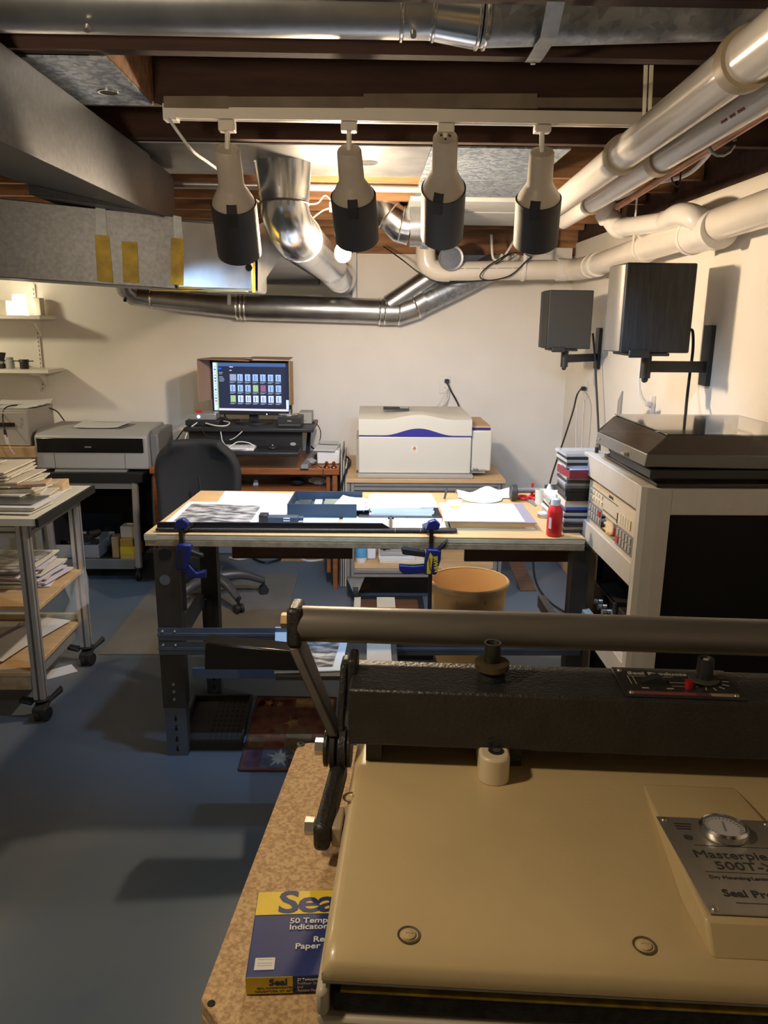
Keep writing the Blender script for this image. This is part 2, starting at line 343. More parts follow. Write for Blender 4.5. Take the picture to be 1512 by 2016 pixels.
rs=[.072,.078,.085,.092,.094]
B().tube(pts,rs,32).obj('elbow',shiny,el)
for i in (1,2,3): B().lathe([(rs[i],-.004),(rs[i]+.003,0),(rs[i],.004)],axis_frame(pts[i],pts[i+1]),32).obj('seam_ring',seam,el)
B().cyl(P(806,443,y=Y),P(831,443,y=Y),.102,n=36).obj('collar',tinm,el); B().cyl(P(831,443,y=Y),P(846,444,y=Y),.112,n=36).obj('take_off_flange',galvb,el)
a=P(846,400,y=3.93); c=P(905,478,y=4.2); bb=B().prism([V(a.x,3.92,2.128),V(a.x,3.92,P(846,480,y=3.92).z),V(P(866,480,y=3.92).x,3.92,P(866,480,y=3.92).z),V(P(905,455,y=3.92).x,3.92,2.128)],V(0,.2,0)); bb.obj('take_off_box',galvb,el)
# thin conduit
B().cyl(P(335,362,y=3.42),P(850,372,y=3.42),.017,n=16).thing('steel_pipe',alu,'thin steel pipe under the joists behind the slanting shiny duct','pipe')
# ---- round duct along the back wall
wd=thing('wall_duct','round metal duct running along the back wall above the monitor','duct')
Y=5.10
pp=lambda x,y,Y=Y:P(x,y,y=Y)
B().tube([pp(238,545,4.95),pp(247,570,5.02),pp(262,583,5.08),pp(300,588,5.1)],[.05,.054,.058,.06],28).obj('elbow',tinm,wd)
p=pp(246,591,5.0); B().sphere(p,.011,8).obj('hole',dark,wd)
B().tube([pp(296,588),pp(472,604)],[.062,.072],32).obj('tapered_pipe',tinm,wd)
B().tube([pp(468,604),pp(756,613)],[.079,.079],36).obj('main_pipe',tinm,wd)
B().tube([pp(745,613),pp(785,614),pp(815,604),pp(838,590)],[.083,.083,.083,.083],36).obj('wye_elbow',tinm,wd)
B().tube([pp(815,604),pp(905,560),pp(975,522)],[.080,.080,.080],36).obj('right_pipe',galv,wd)
B().tube([pp(765,600,5.08),pp(850,543,5.08),pp(878,522,5.06)],[.060,.060,.066],28).obj('branch_pipe',tinm,wd)
c0,c1=P(880,512,y=5.10),P(888,508,y=4.71)
B().cyl(c1,c0,.070,n=28).obj('end_cap',galvt,wd); B().lathe([(.060,-.002),(.072,-.004),(.074,.0),(.072,.006)],axis_frame(c1,c0),28,False).obj('cap_rim',galvd,wd)
for px,py,r in ((300,588,.063),(468,604,.081),(476,604,.081),(484,605,.081),(748,613,.085),(758,613,.085),(786,614,.085),(818,602,.085)): B().lathe([(r,-.005),(r+.003,0),(r,.005)],axis_frame(pp(px,py),pp(px+20,py+(1 if px<800 else -9))),36).obj('seam_ring',seam,wd)
for px,y0,y1,lab in ((698,478,586,'grey metal strap hanging from joist to wall duct, right of the bulb'),(451,572,600,'short metal strap holding wall duct below the taped box duct')):
    b=B(); a=P(px,y0,y=5.0); c=P(px,y1,y=5.0); b.hexa([V(c.x-.011,5.0,c.z),V(c.x+.011,5.0,c.z),V(c.x+.011,5.003,c.z),V(c.x-.011,5.003,c.z),V(a.x-.011,5.0,a.z),V(a.x+.011,5.0,a.z),V(a.x+.011,5.003,a.z),V(a.x-.011,5.003,a.z)]); b.thing('duct_strap',paintgrey,lab,'strap')
# ================================================================ TRACK LIGHTS
Yt=2.265
tr=thing('light_track','long white ceiling light track carrying four spotlights','light track')
xa,xb=P(328,228,y=Yt).x,P(1268,236,y=Yt).x
B().box((xa,Yt-.018,2.117),(xb,Yt+.018,2.150)).obj('rail',whitepaint,tr,bev=.002); B().box((xa,Yt-.006,2.1158),(xb,Yt+.006,2.1185)).obj('slot',alu,tr)
B().box((xa-.005,Yt-.02,2.112),(xa+.03,Yt+.02,2.151)).obj('end_cap',white,tr)
b=B()
def pst(x0,y0,x1,y1): return b.hexa([P(x0,y1,y=2.248),P(x1,y1+2,y=2.248),P(x1,y1+2,y=2.244),P(x0,y1,y=2.244),P(x0,y0,y=2.248),P(x1,y0,y=2.248),P(x1,y0,y=2.244),P(x0,y0,y=2.244)])
pst(322,189,450,212); pst(450,190,716,211); pst(716,184,1058,212); pst(1058,192,1330,212)
b.thing('paper_strip',paperm,'torn brown paper stapled along the joist above the light track','paper')
HEADS=[((447,260),(447,292),(472,498),-.02,(447,228),'leftmost of the four ceiling spotlights, its black-wrapped end nearest the yellow tape'),
((687,260),(687,294),(703,470),0,(687,230),'cream spotlight with black wrap hanging in front of the bare bulb'),
((878,262),(877,268),(870,462),0,(878,232),'third spotlight from left, short stem, its cream cap facing the camera'),
((1068,262),(1067,298),(1054,477),.0,(1068,234),'rightmost spotlight, black-wrapped, nearest the white drain pipes')]
SPOTS=[]
for i,(ad_b,top,bot,_,ad_t,lab) in enumerate(HEADS):
    h=thing('track_spotlight',lab,'spotlight','spotlights on the ceiling track')
    ax=P(ad_t[0],ad_t[1]+8,y=Yt); zb=P(ad_b[0],ad_b[1],y=Yt).z
    B().box((ax.x-.022,Yt-.018,zb),(ax.x+.022,Yt+.018,2.1155)).obj('adapter',whitepaint,h,bev=.003)
    p0=P(*top,y=Yt+.005); tl={0:.20,1:.185,2:.27,3:.165}[i]; p1=P(*bot,y=Yt+.005+tl)
    B().cyl((ax.x,Yt,zb+.002),p0+(p1-p0)*.02,.007,n=12).obj('stem',whitepaint,h)
    L=(p1-p0).length; mtx=axis_frame(p0,p1)
    with at_frame(mtx):
        B().lathe([(.004,0),(.031,.001),(.034,.006),(.036,.32*L),(.040,.35*L),(.060,.47*L),(.062,.50*L),(.062,.60*L)],n=36).obj('lamp_can',canm,h)
        B().lathe([(.0625,.49*L),(.0655,.49*L),(.066,L),(.0625,L),(.0625,.49*L)],n=36,caps=False).obj('black_wrap',blackw,h)
        B().lathe([(.001,.6*L),(.058,.6*L+.001)],n=24,caps=False).obj('lamp_face',M('lamp_glass',(.9,.9,.9),.3,emit=(.75,.87,1.0),es=6),h)
        cdir=(mtx.inverted().to_3x3()@(EYE-p0)).normalized(); ang=math.degrees(math.atan2(cdir.y,cdir.x))+(8,4,14,8)[i]
        with at_frame(T(0,0,0,ang)):
            B().hexa([(.0665,-.014,.60*L),(.0665,.014,.60*L),(.0685,.014,.60*L),(.0685,-.014,.60*L),(.0640,-.014,.475*L),(.0640,.014,.475*L),(.0675,.014,.475*L),(.0675,-.014,.475*L)]).obj('tape',rubber,h)
            B().hexa([(.0640,-.014,.476*L),(.0640,.014,.476*L),(.0675,.014,.476*L),(.0675,-.014,.476*L),(.050,-.014,.42*L),(.050,.014,.42*L),(.053,.014,.42*L),(.053,-.014,.42*L)]).obj('tape',rubber,h)
        if i==2:
            for q in ((-.012,.0),(.012,.003),(0,-.012)): B().cyl((q[0],q[1],.004),(q[0],q[1],-.0015),.003,n=8).obj('vent_hole',dark,h)
    SPOTS.append((p0+(p1-p0)*.83,(p1-p0).normalized()))
cord('lamp_cord',[P(330,230,y=2.25),P(352,262,y=2.24),P(380,298,y=2.3),P(410,320,y=2.5),P(435,340,y=2.7),P(470,380,y=3.0),P(500,392,y=3.2),P(530,412,y=3.24),P(556,430,y=3.22)],.0045,cablew,'white cable running from the light track end behind the first spotlight')
# ---- bare bulb
YB=3.15
lb=thing('light_bulb','bare glowing bulb hanging below the second spotlight','light bulb')
bc=P(675,498,y=YB)
B().lathe([(.001,-.036),(.016,-.033),(.028,-.021),(.0325,-.004),(.031,.010),(.022,.030),(.015,.045),(.0135,.052)],Matrix.Translation(bc),24).obj('glass',M('bulb_glass',(1,.9,.75),.3,emit=(1.0,.76,.50),es=590),lb)
B().cyl(bc+V(0,0,.05),bc+V(0,0,.085),.015,.017,n=18).obj('socket',white,lb)
B().tube(smooth([bc+V(0,0,.083),bc+V(-.004,0,.18),V(bc.x-.01,YB+.10,2.15)],5),.0035,8).obj('cord',cablew,lb)
bx=thing('junction_cable','small white wire nut cluster hanging behind the bare bulb','wiring')
q0=P(655,398,y=3.56); B().cyl(q0+V(0,0,-.04),q0+V(0,0,.0),.016,n=14).obj('connector',white,bx); B().tube(smooth([q0,P(640,385,y=3.56),P(625,400,y=3.56),P(600,402,y=3.56)]),.003,8).obj('wire',cablew,bx); B().tube(smooth([q0+V(0,0,-.02),P(635,415,y=3.56),P(615,430,y=3.56)]),.003,8).obj('wire',cablew,bx)
# ================================================================ PVC PIPES
u=thing('drain_pipe','upper large cream drain pipe sloping across the ceiling at right','pipe')
a,c=P(1575,37,y=1.19),P(1085,412,y=3.3)
B().cyl(a-(c-a).normalized()*2.4,c,.041,n=36).obj('pipe',pvc,u)
def ring(par,pt,dr,r,w,mt=tanr,name='coupling'): B().lathe([(r,-w),(r+.007,-w),(r+.008,-w+.006),(r+.008,w-.006),(r+.007,w),(r,w)],axis_frame(pt,pt+dr),36).obj(name,mt,par)
d=(c-a).normalized()
def onl(a,c,px): 
    best=min((abs((cam_px(a.lerp(c,t/400))[0])-px),t/400) for t in range(401)); return a.lerp(c,best[1])
def cam_px(w):
    e=w-EYE; f=e.dot(fw); return (756+FPX*e.dot(rt)/f,1008-FPX*e.dot(up)/f)
ring(u,onl(a,c,1470),d,.041,.018); ring(u,onl(a,c,1226),d,.041,.022)
a2,c2=P(1600,128,y=1.45),P(1110,437,y=3.9)
u2=thing('drain_pipe','lower cream pipe with red print, beside the larger sloping drain','pipe')
B().cyl(a2-(c2-a2).normalized()*2.6,c2,.032,n=32).obj('pipe',pvcw,u2); d2=(c2-a2).normalized()
ring(u2,onl(a2,c2,1300),d2,.032,.03); ring(u2,onl(a2,c2,1165),d2,.032,.012)
for k in range(11):
    pt=onl(a2,c2,1448+k*4.5); nn=(EYE-pt).normalized(); nn=(nn-d2*nn.dot(d2)).normalized()
    if k%4!=3: B().bar(pt+nn*.0325-d2*.004,pt+nn*.0325+d2*.004,.006,.001,nn).obj('red_print',M('red_ink',(.35,.05,.05),.6),u2)
a3,c3=P(1530,207,y=1.75),P(1215,408,y=3.7)
u3=thing('copper_pipe','thin dull copper pipe running beside the cream drains, clamped at right','pipe')
B().cyl(a3-(c3-a3).normalized()*2.2,c3,.013,n=16).obj('pipe',copper,u3); pt=onl(a3,c3,1420); B().tube([pt+V(.035*math.cos(t*.5),0,.035*math.sin(t*.5)) for t in range(13)],.005,8).obj('clamp_ring',strapm,u3)
cord('ceiling_cable',[P(1405,283,y=2.3),P(1390,310,y=2.5),P(1350,345,y=2.8),P(1290,362,y=3.1),P(1215,392,y=3.65)],.007,cablew,'white cable looping under the thin copper pipe')
cord('wire_hook',[P(1318,300,y=2.75)+V(0,0,.05),P(1322,345,y=2.75),P(1328,362,y=2.75),P(1338,360,y=2.75),P(1342,315,y=2.75)+V(0,0,.06)],.003,blackm,'black wire hook hanging beside the copper pipe',cat='hook')
# wall drain
w=thing('drain_pipe','long cream drain pipe hung along the back and right walls','pipe')
Yw=4.80; R0=.060; xw=1.225
k0=P(838,462,y=Yw); k1=P(838,500,y=Yw); k2=P(868,534,y=Yw); k3=P(1112,531,y=4.76)
B().tube([k0+V(0,0,.06)]+smooth([k1+V(0,0,.03),k1+V(.004,0,-.035),k1.lerp(k2,.5)+V(-.02,0,-.03),k2+V(-.005,0,0),k2+V(.05,0,0)],5),R0,28).obj('elbow',pvc,w)
B().cyl(k2,k3,R0*.93,n=32).obj('pipe',pvc,w)
k4=P(1165,524,x=xw); k5=P(1330,478,x=xw); k6=P(1400,455,x=xw); k7=P(1600,380,x=xw)
B().tube(smooth([k3+V(-.04,0,0),k3+V(.05,-.03,0),k4+V(0,.10,0),k4],5),R0*1.04,28).obj('elbow',pvc,w)
ring(w,k3+V(-.02,0,0),V(1,0,0),R0*.95,.03,pvcw); ring(w,k4.lerp(k5,.08),k5-k4,R0*.95,.035,pvcw)
B().cyl(k4,k7+(k7-k4).normalized()*3.0,R0*.93,n=32).obj('pipe',pvc,w)
d=(k7-k4).normalized()
B().cyl(k6-d*.16,k6+d*.04,R0*1.06,n=32).obj('wye_body',pvcw,w); ring(w,k6+d*.05,d,R0*1.04,.022,pvcw); ring(w,k6-d*.16,d,R0*.98,.015,pvcw)
j=[P(1193,396,y=3.82),P(1199,425,y=3.82),P(1218,449,y=3.78),P(1262,447,y=3.6),P(1312,437,y=3.25)]
B().cyl(j[0]+V(0,0,.12),j[0],.040,n=24).obj('riser_pipe',pvcw,w)
B().tube(smooth([j[0]+V(0,0,.03),j[0]+V(0,0,-.06),j[1],j[2],j[2].lerp(j[3],.4)],4),.046,26).obj('elbow',pvcw,w)
B().cyl(j[2],j[4],.040,n=24).obj('branch_pipe',pvcw,w); ring(w,j[3].lerp(j[4],.1),j[4]-j[2],.040,.02,pvcw)
jj=[j[4],P(1340,423,y=3.06),P(1372,430,y=2.93),k6+V(0,.02,0)]
B().tube(smooth(jj,5),.043,26).obj('elbow',pvcw,w)
bb=k2.lerp(k3,.15)
for k in range(26):
    pt=k2.lerp(k3,.08+.55*k/26+.002*(k%3)); 
    if k%6!=5: B().box((pt.x-.012,pt.y-R0*.935,pt.z+.008),(pt.x+.010,pt.y-R0*.925,pt.z+.012)).obj('printed_line',M('grey_ink',(.25,.24,.27),.7),w)
for pt,dr,bk_ in ((k2.lerp(k3,.66),V(1,0,0),1),(onl(k4,k7,1272),d,0)):
    hg=thing('pipe_hanger','white plastic strap loop around the drain %s'%('near the coiled cable' if bk_ else 'above the near speaker'),'strap')
    B().lathe([(R0,-.009),(R0+.003,-.009),(R0+.003,.009),(R0,.009)],axis_frame(pt,pt+dr),28).obj('loop',pvcw,hg); o=V(0,-R0,0) if bk_ else V(-R0,0,0)
    B().bar(pt+o,V((pt+o).x,(pt+o).y,2.15),.018,.003,V(0,1,0) if bk_ else V(1,0,0)).obj('strap',pvcw,hg)
for px,lab in ((967,'white plastic hook hanging left of the coiled black cable'),(1008,'white plastic hook hanging right above the coiled black cable')):
    t=P(px+(0 if px<1000 else 12),462,y=4.86); e=P(px+(2 if px<1000 else -12),500,y=4.86); B().tube([t]+smooth([e,e+V(.01,0,-.028),e+V(.035,0,-.035),e+V(.055,0,-.018),e+V(.06,0,.0)],4),.008,10).thing('pipe_hook',pvcw,lab,'hook')
cord('coiled_cable',[P(1000,500,y=4.71),P(960,525,y=4.70),P(945,545,y=4.70),P(965,552,y=4.70),P(1005,542,y=4.70),P(1035,515,y=4.70),P(1045,505,y=4.71),P(1010,498,y=4.72),P(975,520,y=4.71)],.004,cable,'coil of black cable draped over the back wall drain pipe')
cord('ceiling_cable',[P(755,485,y=4.95),P(790,510,y=4.72),P(830,540,y=4.71),P(870,556,y=4.71),P(960,552,y=4.75)],.004,cable,'thin dark cable drooping from joist to drain elbow')
for px,lab in ((1272,'perforated tan hanger strip, left one of the pair by the big drain'),(1283,'perforated tan hanger strip, right one of the pair by the big drain')):
    t=P(px,128,y=1.875); e=P(px-4,232,y=2.2); b=B(); b.hexa([e+V(-.0045,0,0),e+V(.0045,0,0),e+V(.0045,.002,0),e+V(-.0045,.002,0),t+V(-.0045,0,0),t+V(.0045,0,0),t+V(.0045,.002,0),t+V(-.0045,.002,0)]); b.thing('pipe_hanger',mdfe,lab,'strap')
B().box((P(1035,490,y=5.15).x,5.12,P(1035,512,y=5.15).z),(P(1125,490,y=5.15).x,5.165,P(1035,488,y=5.15).z)).obj('trim_22',white,kind='structure')  # white foam block at the wall top, not a piece of trim
# ================================================================ SHELVES ON BACK WALL (left)
def shelf(z,px_r,name_lab):
    xr=P(px_r,630,y=5.0).x; s=thing('wall_shelf',name_lab,'shelf')
    B().box((-3.3,4.93,z-.022),(xr,5.185,z)).obj('board',whitepaint,s,bev=.002); return s,xr
su,xr=shelf(P(40,621,y=4.93).z,88,'upper white wall shelf with the glowing lamp')
sl,xr2=shelf(P(40,728,y=4.93).z,95,'lower white wall shelf with small black objects')
zu,zl=P(40,621,y=4.93).z,P(40,728,y=4.93).z
for z,s in ((zu,su),(zl,sl)):
    xb_=P(76,650,y=5.15).x
    B().prism([(xb_-.006,5.18,z-.024),(xb_-.006,4.97,z-.024),(xb_-.006,4.97,z-.036),(xb_-.006,5.10,z-.05),(xb_-.006,5.17,z-.11),(xb_-.006,5.18,z-.13)],(.012,0,0)).obj('bracket',whitepaint,s)
st=thing('shelf_standard','white slotted wall rail carrying both shelves','shelf rail')
xs=P(74,650,y=5.19).x
B().box((xs-.009,5.186,1.12),(xs+.009,5.1985,1.80)).obj('rail',whitepaint,st)
for k in range(24): B().box((xs-.002,5.1845,1.13+k*.0275),(xs+.002,5.1862,1.145+k*.0275)).obj('slot',alud,st)
lp=thing('table_lamp','small lamp with bright white shade on the upper shelf','lamp')
lc=P(38,600,y=5.03); 
B().lathe([(.052,-.062),(.034,.062)],Matrix.Translation((lc.x,5.03,lc.z)),28,False).obj('lamp_shade',M('lamp_shade_glow',(.9,.88,.8),.6,emit=(1,.86,.62),es=2.6),lp)
B().lathe([(.05,0),(.05,.012),(.008,.02),(.008,.05)],Matrix.Translation((lc.x,5.03,zu)),20).obj('base',whitepaint,lp)
B().box((lc.x-.14,5.0,zu),(lc.x-.07,5.15,zu+.09)).thing('shelf_box',papc,'pale box left of the glowing shelf lamp','box',bev=.003)
B().box((lc.x+.062,5.10,zu),(lc.x+.10,5.17,zu+.11)).thing('shelf_box',papc,'narrow pale box right of the glowing shelf lamp','box',bev=.003)
lz=thing('camera_lens','small black lens with flat plate at right end of lower shelf','lens')
c=P(48,720,y=5.03); B().cyl((c.x,5.03,zl),(c.x,5.03,zl+.042),.027,n=20).obj('barrel',blackm,lz); B().cyl((c.x,5.03,zl+.042),(c.x,5.03,zl+.058),.033,.03,n=20).obj('ring',blackm,lz); B().box((c.x-.066,5.015,zl+.046),(c.x+.062,5.03,zl+.052)).obj('plate',steeld,lz)
c=P(20,718,y=5.05); jr=thing('glass_jar','small grey jar beside the black lens on lower shelf','jar'); B().lathe([(.024,0),(.027,.006),(.027,.05),(.02,.058)],Matrix.Translation((c.x,5.05,zl)),20).obj('body',M('grey_glass',(.45,.46,.45),.2),jr); B().cyl((c.x,5.05,zl+.058),(c.x,5.05,zl+.07),.022,n=18).obj('lid',greyl,jr)
c=P(3,712,y=5.05); cm=thing('camera','black and silver camera at the left frame edge on lower shelf','camera'); B().box((c.x-.06,5.02,zl),(c.x+.02,5.07,zl+.055)).obj('body',blackm,cm,bev=.004); B().box((c.x-.06,5.018,zl+.03),(c.x+.021,5.071,zl+.045)).obj('band',seam,cm); B().cyl((c.x,5.045,zl+.056),(c.x+.004,5.045,zl+.10),.02,.03,n=16).obj('viewfinder',blackm,cm)
# wood cart under grey printer
Yg=4.60
gt=P(40,880,y=Yg).z
gx=P(68,890,y=Yg).x
wc=thing('printer_cart','wood-topped aluminium cart under the grey box printer','cart')
B().box((-2.9,Yg,P(40,901,y=Yg).z),(gx,5.1,gt)).obj('top',ply,wc,bev=.003)
B().box((-2.9,Yg+.02,P(40,916,y=Yg).z),(gx-.03,Yg+.06,P(40,902,y=Yg).z)).obj('rail',alu,wc)
for x,y in ((gx-.035,Yg+.04),(gx-.035,5.05),(-2.8,Yg+.04),(-2.8,5.05)):
    B().cbox((x,y,.33),(.04,.04,.66)).obj('leg',alu,wc)
gp=thing('box_printer','grey box printer with dark slot on the wooden cart, far left','printer')
b=B(); x1=P(54,850,y=Yg+.02).x; zt=P(40,808,y=Yg+.04).z
B().box((-2.65,Yg+.05,gt),(x1,5.03,zt)).obj('body',beiged,gp,bev=.006)
B().box((-2.65,Yg+.02,gt+.004),(x1+.004,Yg+.05,zt-.01)).obj('front_panel',M('taupe_plastic',(.42,.39,.35),.5),gp,bev=.004)
a=P(0,832,y=Yg+.018);c=P(29,840,y=Yg+.018); B().box((a.x-.3,Yg+.012,c.z),(c.x,Yg+.025,a.z)).obj('paper_slot',dark,gp)
for k,(px,py) in enumerate(((40,823),(40,832),(38,838))):
    p=P(px,py,y=Yg+.02); B().cyl(p,p+V(0,-.006,0),.008-.002*k,n=12).obj('button',greyl,gp)
# papers on grey printer
def sheet(name,lab,pts,z,t,mt,cat='paper',group=None,curl=0.0,**k):
    """thin sheet or booklet lying flat; corner points in plan"""
    b=B(); n=6
    A_,B_,C_,D_=[V(p[0],p[1],0) for p in pts]
    def fn(u,v,top):
        p=A_.lerp(B_,u).lerp(D_.lerp(C_,u),v); p.z=z+(t if top else 0)+curl*(abs(2*u-1)**3)*(.4+.6*v); return p
    g=[[ [b.v(fn(i/n,j/n,tp)) for j in range(n+1)] for i in range(n+1)] for tp in (0,1)]
    for i in range(n):
        for j in range(n):
            b.f([g[0][i][j],g[0][i][j+1],g[0][i+1][j+1],g[0][i+1][j]]); b.f([g[1][i][j],g[1][i+1][j],g[1][i+1][j+1],g[1][i][j+1]])
    for i in range(n):
        b.f([g[0][i][0],g[0][i+1][0],g[1][i+1][0],g[1][i][0]]); b.f([g[0][i][n],g[1][i][n],g[1][i+1][n],g[0][i+1][n]])
        b.f([g[0][0][i],g[1][0][i],g[1][0][i+1],g[0][0][i+1]]); b.f([g[0][n][i],g[0][n][i+1],g[1][n][i+1],g[1][n][i]])
    return b.thing(name,mt,lab,cat,group,**k)
def rot_rect(cx,cy,w,h,deg):
    c,s=math.cos(R_(deg)),math.sin(R_(deg)); return [(cx+c*x-s*y,cy+s*x+c*y) for x,y in ((-w/2,-h/2),(w/2,-h/2),(w/2,h/2),(-w/2,h/2))]
gz=zt+.002
for k in range(4): sheet('loose_paper','sheet of paper piled on top of the grey box printer',rot_rect(-2.2+.015*k,4.84+.02*k,.30,.22,-8+9*k),gz+k*.006,.005,pap,'paper','papers on the grey printer',.006)
cord('thin_cable',[P(14,860,y=4.55),P(6,830,y=4.57),P(12,802,y=4.7),P(60,797,y=4.85),P(105,806,y=5.0),P(122,822,y=5.1),P(138,848,y=5.15)],.004,cable,'thin black cable arching over the grey box printer')
wa=thing('cable_adapter','white cable adapter dangling in front of the grey printer','adapter')
B().tube(smooth([P(9,845,y=4.56),P(14,862,y=4.56),P(20,882,y=4.56),P(29,894,y=4.56)],4),.0028,8).obj('cord',cablew,wa); B().cyl(P(11,856,y=4.555),P(16,874,y=4.555),.011,.009,n=12).obj('plug',white,wa)
B().cyl(P(9,846,y=4.557),P(11,856,y=4.557),.008,n=12).obj('ferrule',blackm,wa)
# ================================================================ BIG PHOTO PRINTER on stand
Yp=4.62
ppn=thing('photo_printer','wide grey and black photo printer on a metal stand','printer')
x0,x1=P(70,900,y=Yp).x,P(291,900,y=Yp).x; zb=P(180,924,y=Yp).z; zt=P(180,860,y=Yp).z
ztop=zt+.035; x2=x1+.085
B().prism([(x0,Yp,zb),(x0,Yp,zt),(x0,Yp+.05,ztop),(x0,Yp+.42,ztop+.005),(x0,Yp+.42,zb)],(x1-x0,0,0)).obj('body',greyl,ppn,bev=.01)
B().prism([(x1+.001,Yp+.06,zb),(x1+.001,Yp+.05,zt+.01),(x1+.001,Yp+.1,ztop-.006),(x1+.001,Yp+.42,ztop-.01),(x1+.001,Yp+.42,zb)],(.052,0,0)).obj('side_pod',greypl,ppn,bev=.01)
a=P(70,862,y=Yp); c=P(283,892,y=Yp); B().box((a.x+.004,Yp-.006,c.z),(c.x,Yp+.004,a.z)).obj('black_panel',M('gloss_black',(.008,.008,.008),.12),ppn,bev=.004)
lb_=P(173,880,y=Yp-.007); B().box((lb_.x-.02,Yp-.008,lb_.z-.005),(lb_.x+.02,Yp-.0055,lb_.z+.004)).obj('badge',nickel,ppn)
for px in (108,246):
    p=P(px,905,y=Yp); B().box((p.x-.001,Yp-.0012,zb),(p.x+.001,Yp+.002,c.z-.003)).obj('seam_line',alud,ppn)
a=P(108,924,y=Yp-.01); d_=P(249,935,y=Yp-.02); B().hexa([(a.x,Yp-.04,d_.z),(d_.x,Yp-.04,d_.z),(d_.x,Yp+.1,d_.z),(a.x,Yp+.1,d_.z),(a.x,Yp-.005,zb-.001),(d_.x,Yp-.005,zb-.001),(d_.x,Yp+.1,zb-.001),(a.x,Yp+.1,zb-.001)]).obj('output_tray',greypl,ppn)
a=P(168,838,y=5.0);c=P(240,846,y=5.0); B().box((a.x,Yp+.36,ztop+.004),(c.x,Yp+.375,a.z)).obj('paper_support',greypl,ppn,bev=.003)
for px in (152,161,286):
    a=P(px,839,y=4.95); B().box((a.x-.013,Yp+.34,ztop+.004),(a.x+.013,Yp+.37,a.z)).obj('paper_guide',greypl,ppn,bev=.002)
sheet('print_sheet','sheets lying on top of the wide photo printer',[P(146,856,y=Yp+.08)[:2],P(232,857,y=Yp+.08)[:2],P(262,846,y=Yp+.3)[:2],P(168,845,y=Yp+.3)[:2]],ztop+.008,.005,pap,curl=.012)
sheet('dark_folder','dark folder under sheets on the photo printer',[P(175,857,y=Yp+.1)[:2],P(240,857,y=Yp+.1)[:2],P(268,847,y=Yp+.28)[:2],P(185,847,y=Yp+.28)[:2]],ztop+.0055,.0022,greypl,'folder')
sd=thing('printer_stand','black-topped grey metal stand under the wide photo printer','stand')
zs=P(200,938,y=Yp-.03).z; zs0=P(200,949,y=Yp-.03).z
xl_,xr_=P(86,945,y=Yp-.03).x,P(283,945,y=Yp-.03).x
B().box((xl_,Yp-.05,zs0),(xr_,Yp+.45,zb-.012)).obj('top',M('black_board',(.012,.012,.012),.5),sd,bev=.003)
B().box((xl_,Yp-.035,P(200,962,y=Yp-.03).z),(xr_-.04,Yp-.01,zs0-.001)).obj('front_rail',greypl,sd)
lw=.021
for px,yy in ((266,Yp-.02),(90,Yp-.02)):
    p=P(px,960,y=yy); e=P(px+(8 if px>200 else 18),1120,y=yy); B().tube([V(p.x,yy,zs0-.002),V(e.x,yy,.09)],lw,14).obj('leg',alu,sd)
    B().tube([V(p.x,yy+.42,zs0-.002),V(e.x,yy+.42,.09)],lw,14).obj('leg',alu,sd)
xf=P(274,1110,y=Yp).x; xk=P(105,1110,y=Yp).x; zsh=P(200,1103,y=Yp-.02).z
B().box((xk-.02,Yp-.01,zsh-.06),(xf-.02,Yp+.02,zsh-.002)).obj('lower_rail',greypl,sd); B().box((xk-.02,Yp+.021,zsh-.02),(xf-.02,Yp+.42,zsh-.004)).obj('lower_shelf',M('black_board'  ,(.012,.012,.012),.5),sd)
def caster(par,x,y,r,ht,mt=rubber,mt2=steeld,name='caster'):
    b=B().mat(0); b.cyl((x-.012,y,r+.001),(x-.004,y,r+.001),r,n=18); b.cyl((x+.004,y,r+.001),(x+.012,y,r+.001),r,n=18); b.mat(1).cyl((x-.014,y,r+.001),(x+.014,y,r+.001),r*.4,n=12); b.box((x-.006,y-r*.5,r),(x+.006,y+r*.5,ht)); b.lathe([(r*.75,ht-.008),(r*.75,ht)],Matrix.Translation((x,y,0)),16)
    return b.obj(name,[mt,mt2],par)
for x,y in ((xf,Yp-.02),(xf,Yp+.4),(xk-.0,Yp-.02),(xk-.0,Yp+.4)): caster(sd,x,y,.033,.092)
B().box((xk-.02,Yp+.425,.09),(xf-.02,Yp+.44,zs0-.002)).obj('back_panel',M('black_cloth',(.008,.008,.008),.9),sd); B().box((xk-.02,Yp+.03,zsh),(xk-.012,Yp+.42,zs0-.002)).obj('side_panel',M('black_cloth',(.008,.008,.008),.9),sd)
# items on stand lower shelf
zi=zsh-.003
tx0,tx1=P(100,1090,y=4.66).x,P(195,1090,y=4.66).x; th=P(150,1075,y=4.66).z-P(150,1100,y=4.66).z
tb=thing('open_tray','open white carton tray full of dark odds and ends under photo printer','tray')
b=B(); Y0,Y1=4.66,4.98
b.box((tx0,Y0,zi),(tx1,Y1,zi+.005)); b.box((tx0,Y0,zi+.005),(tx1,Y0+.005,zi+th)); b.box((tx0,Y1-.005,zi+.005),(tx1,Y1,zi+th)); b.box((tx0,Y0+.005,zi+.005),(tx0+.005,Y1-.005,zi+th)); b.box((tx1-.005,Y0+.005,zi+.005),(tx1,Y1-.005,zi+th)); b.obj('carton',greyl,tb)
for k in range(22):
    x=random.uniform(tx0+.05,tx1-.05); y=random.uniform(Y0+.05,Y1-.05); s=random.uniform(.025,.045)
    z0=zi+.006+.03*(k//8)
    with at_frame(T(x,y,z0,random.uniform(0,180))): 
        if k%3: B().box((-s,-s*.6,0),(s,s*.6,s)).thing('odd_part',[blackm,steeld,blackm][k%3],'dark loose part in the open white tray','part','odds and ends in the white tray',bev=.004)
        else: B().cyl((-s,0,s*.5),(s,0,s*.5),s*.5,n=12).thing('odd_part',steeld,'dark loose part in the open white tray','part','odds and ends in the white tray')
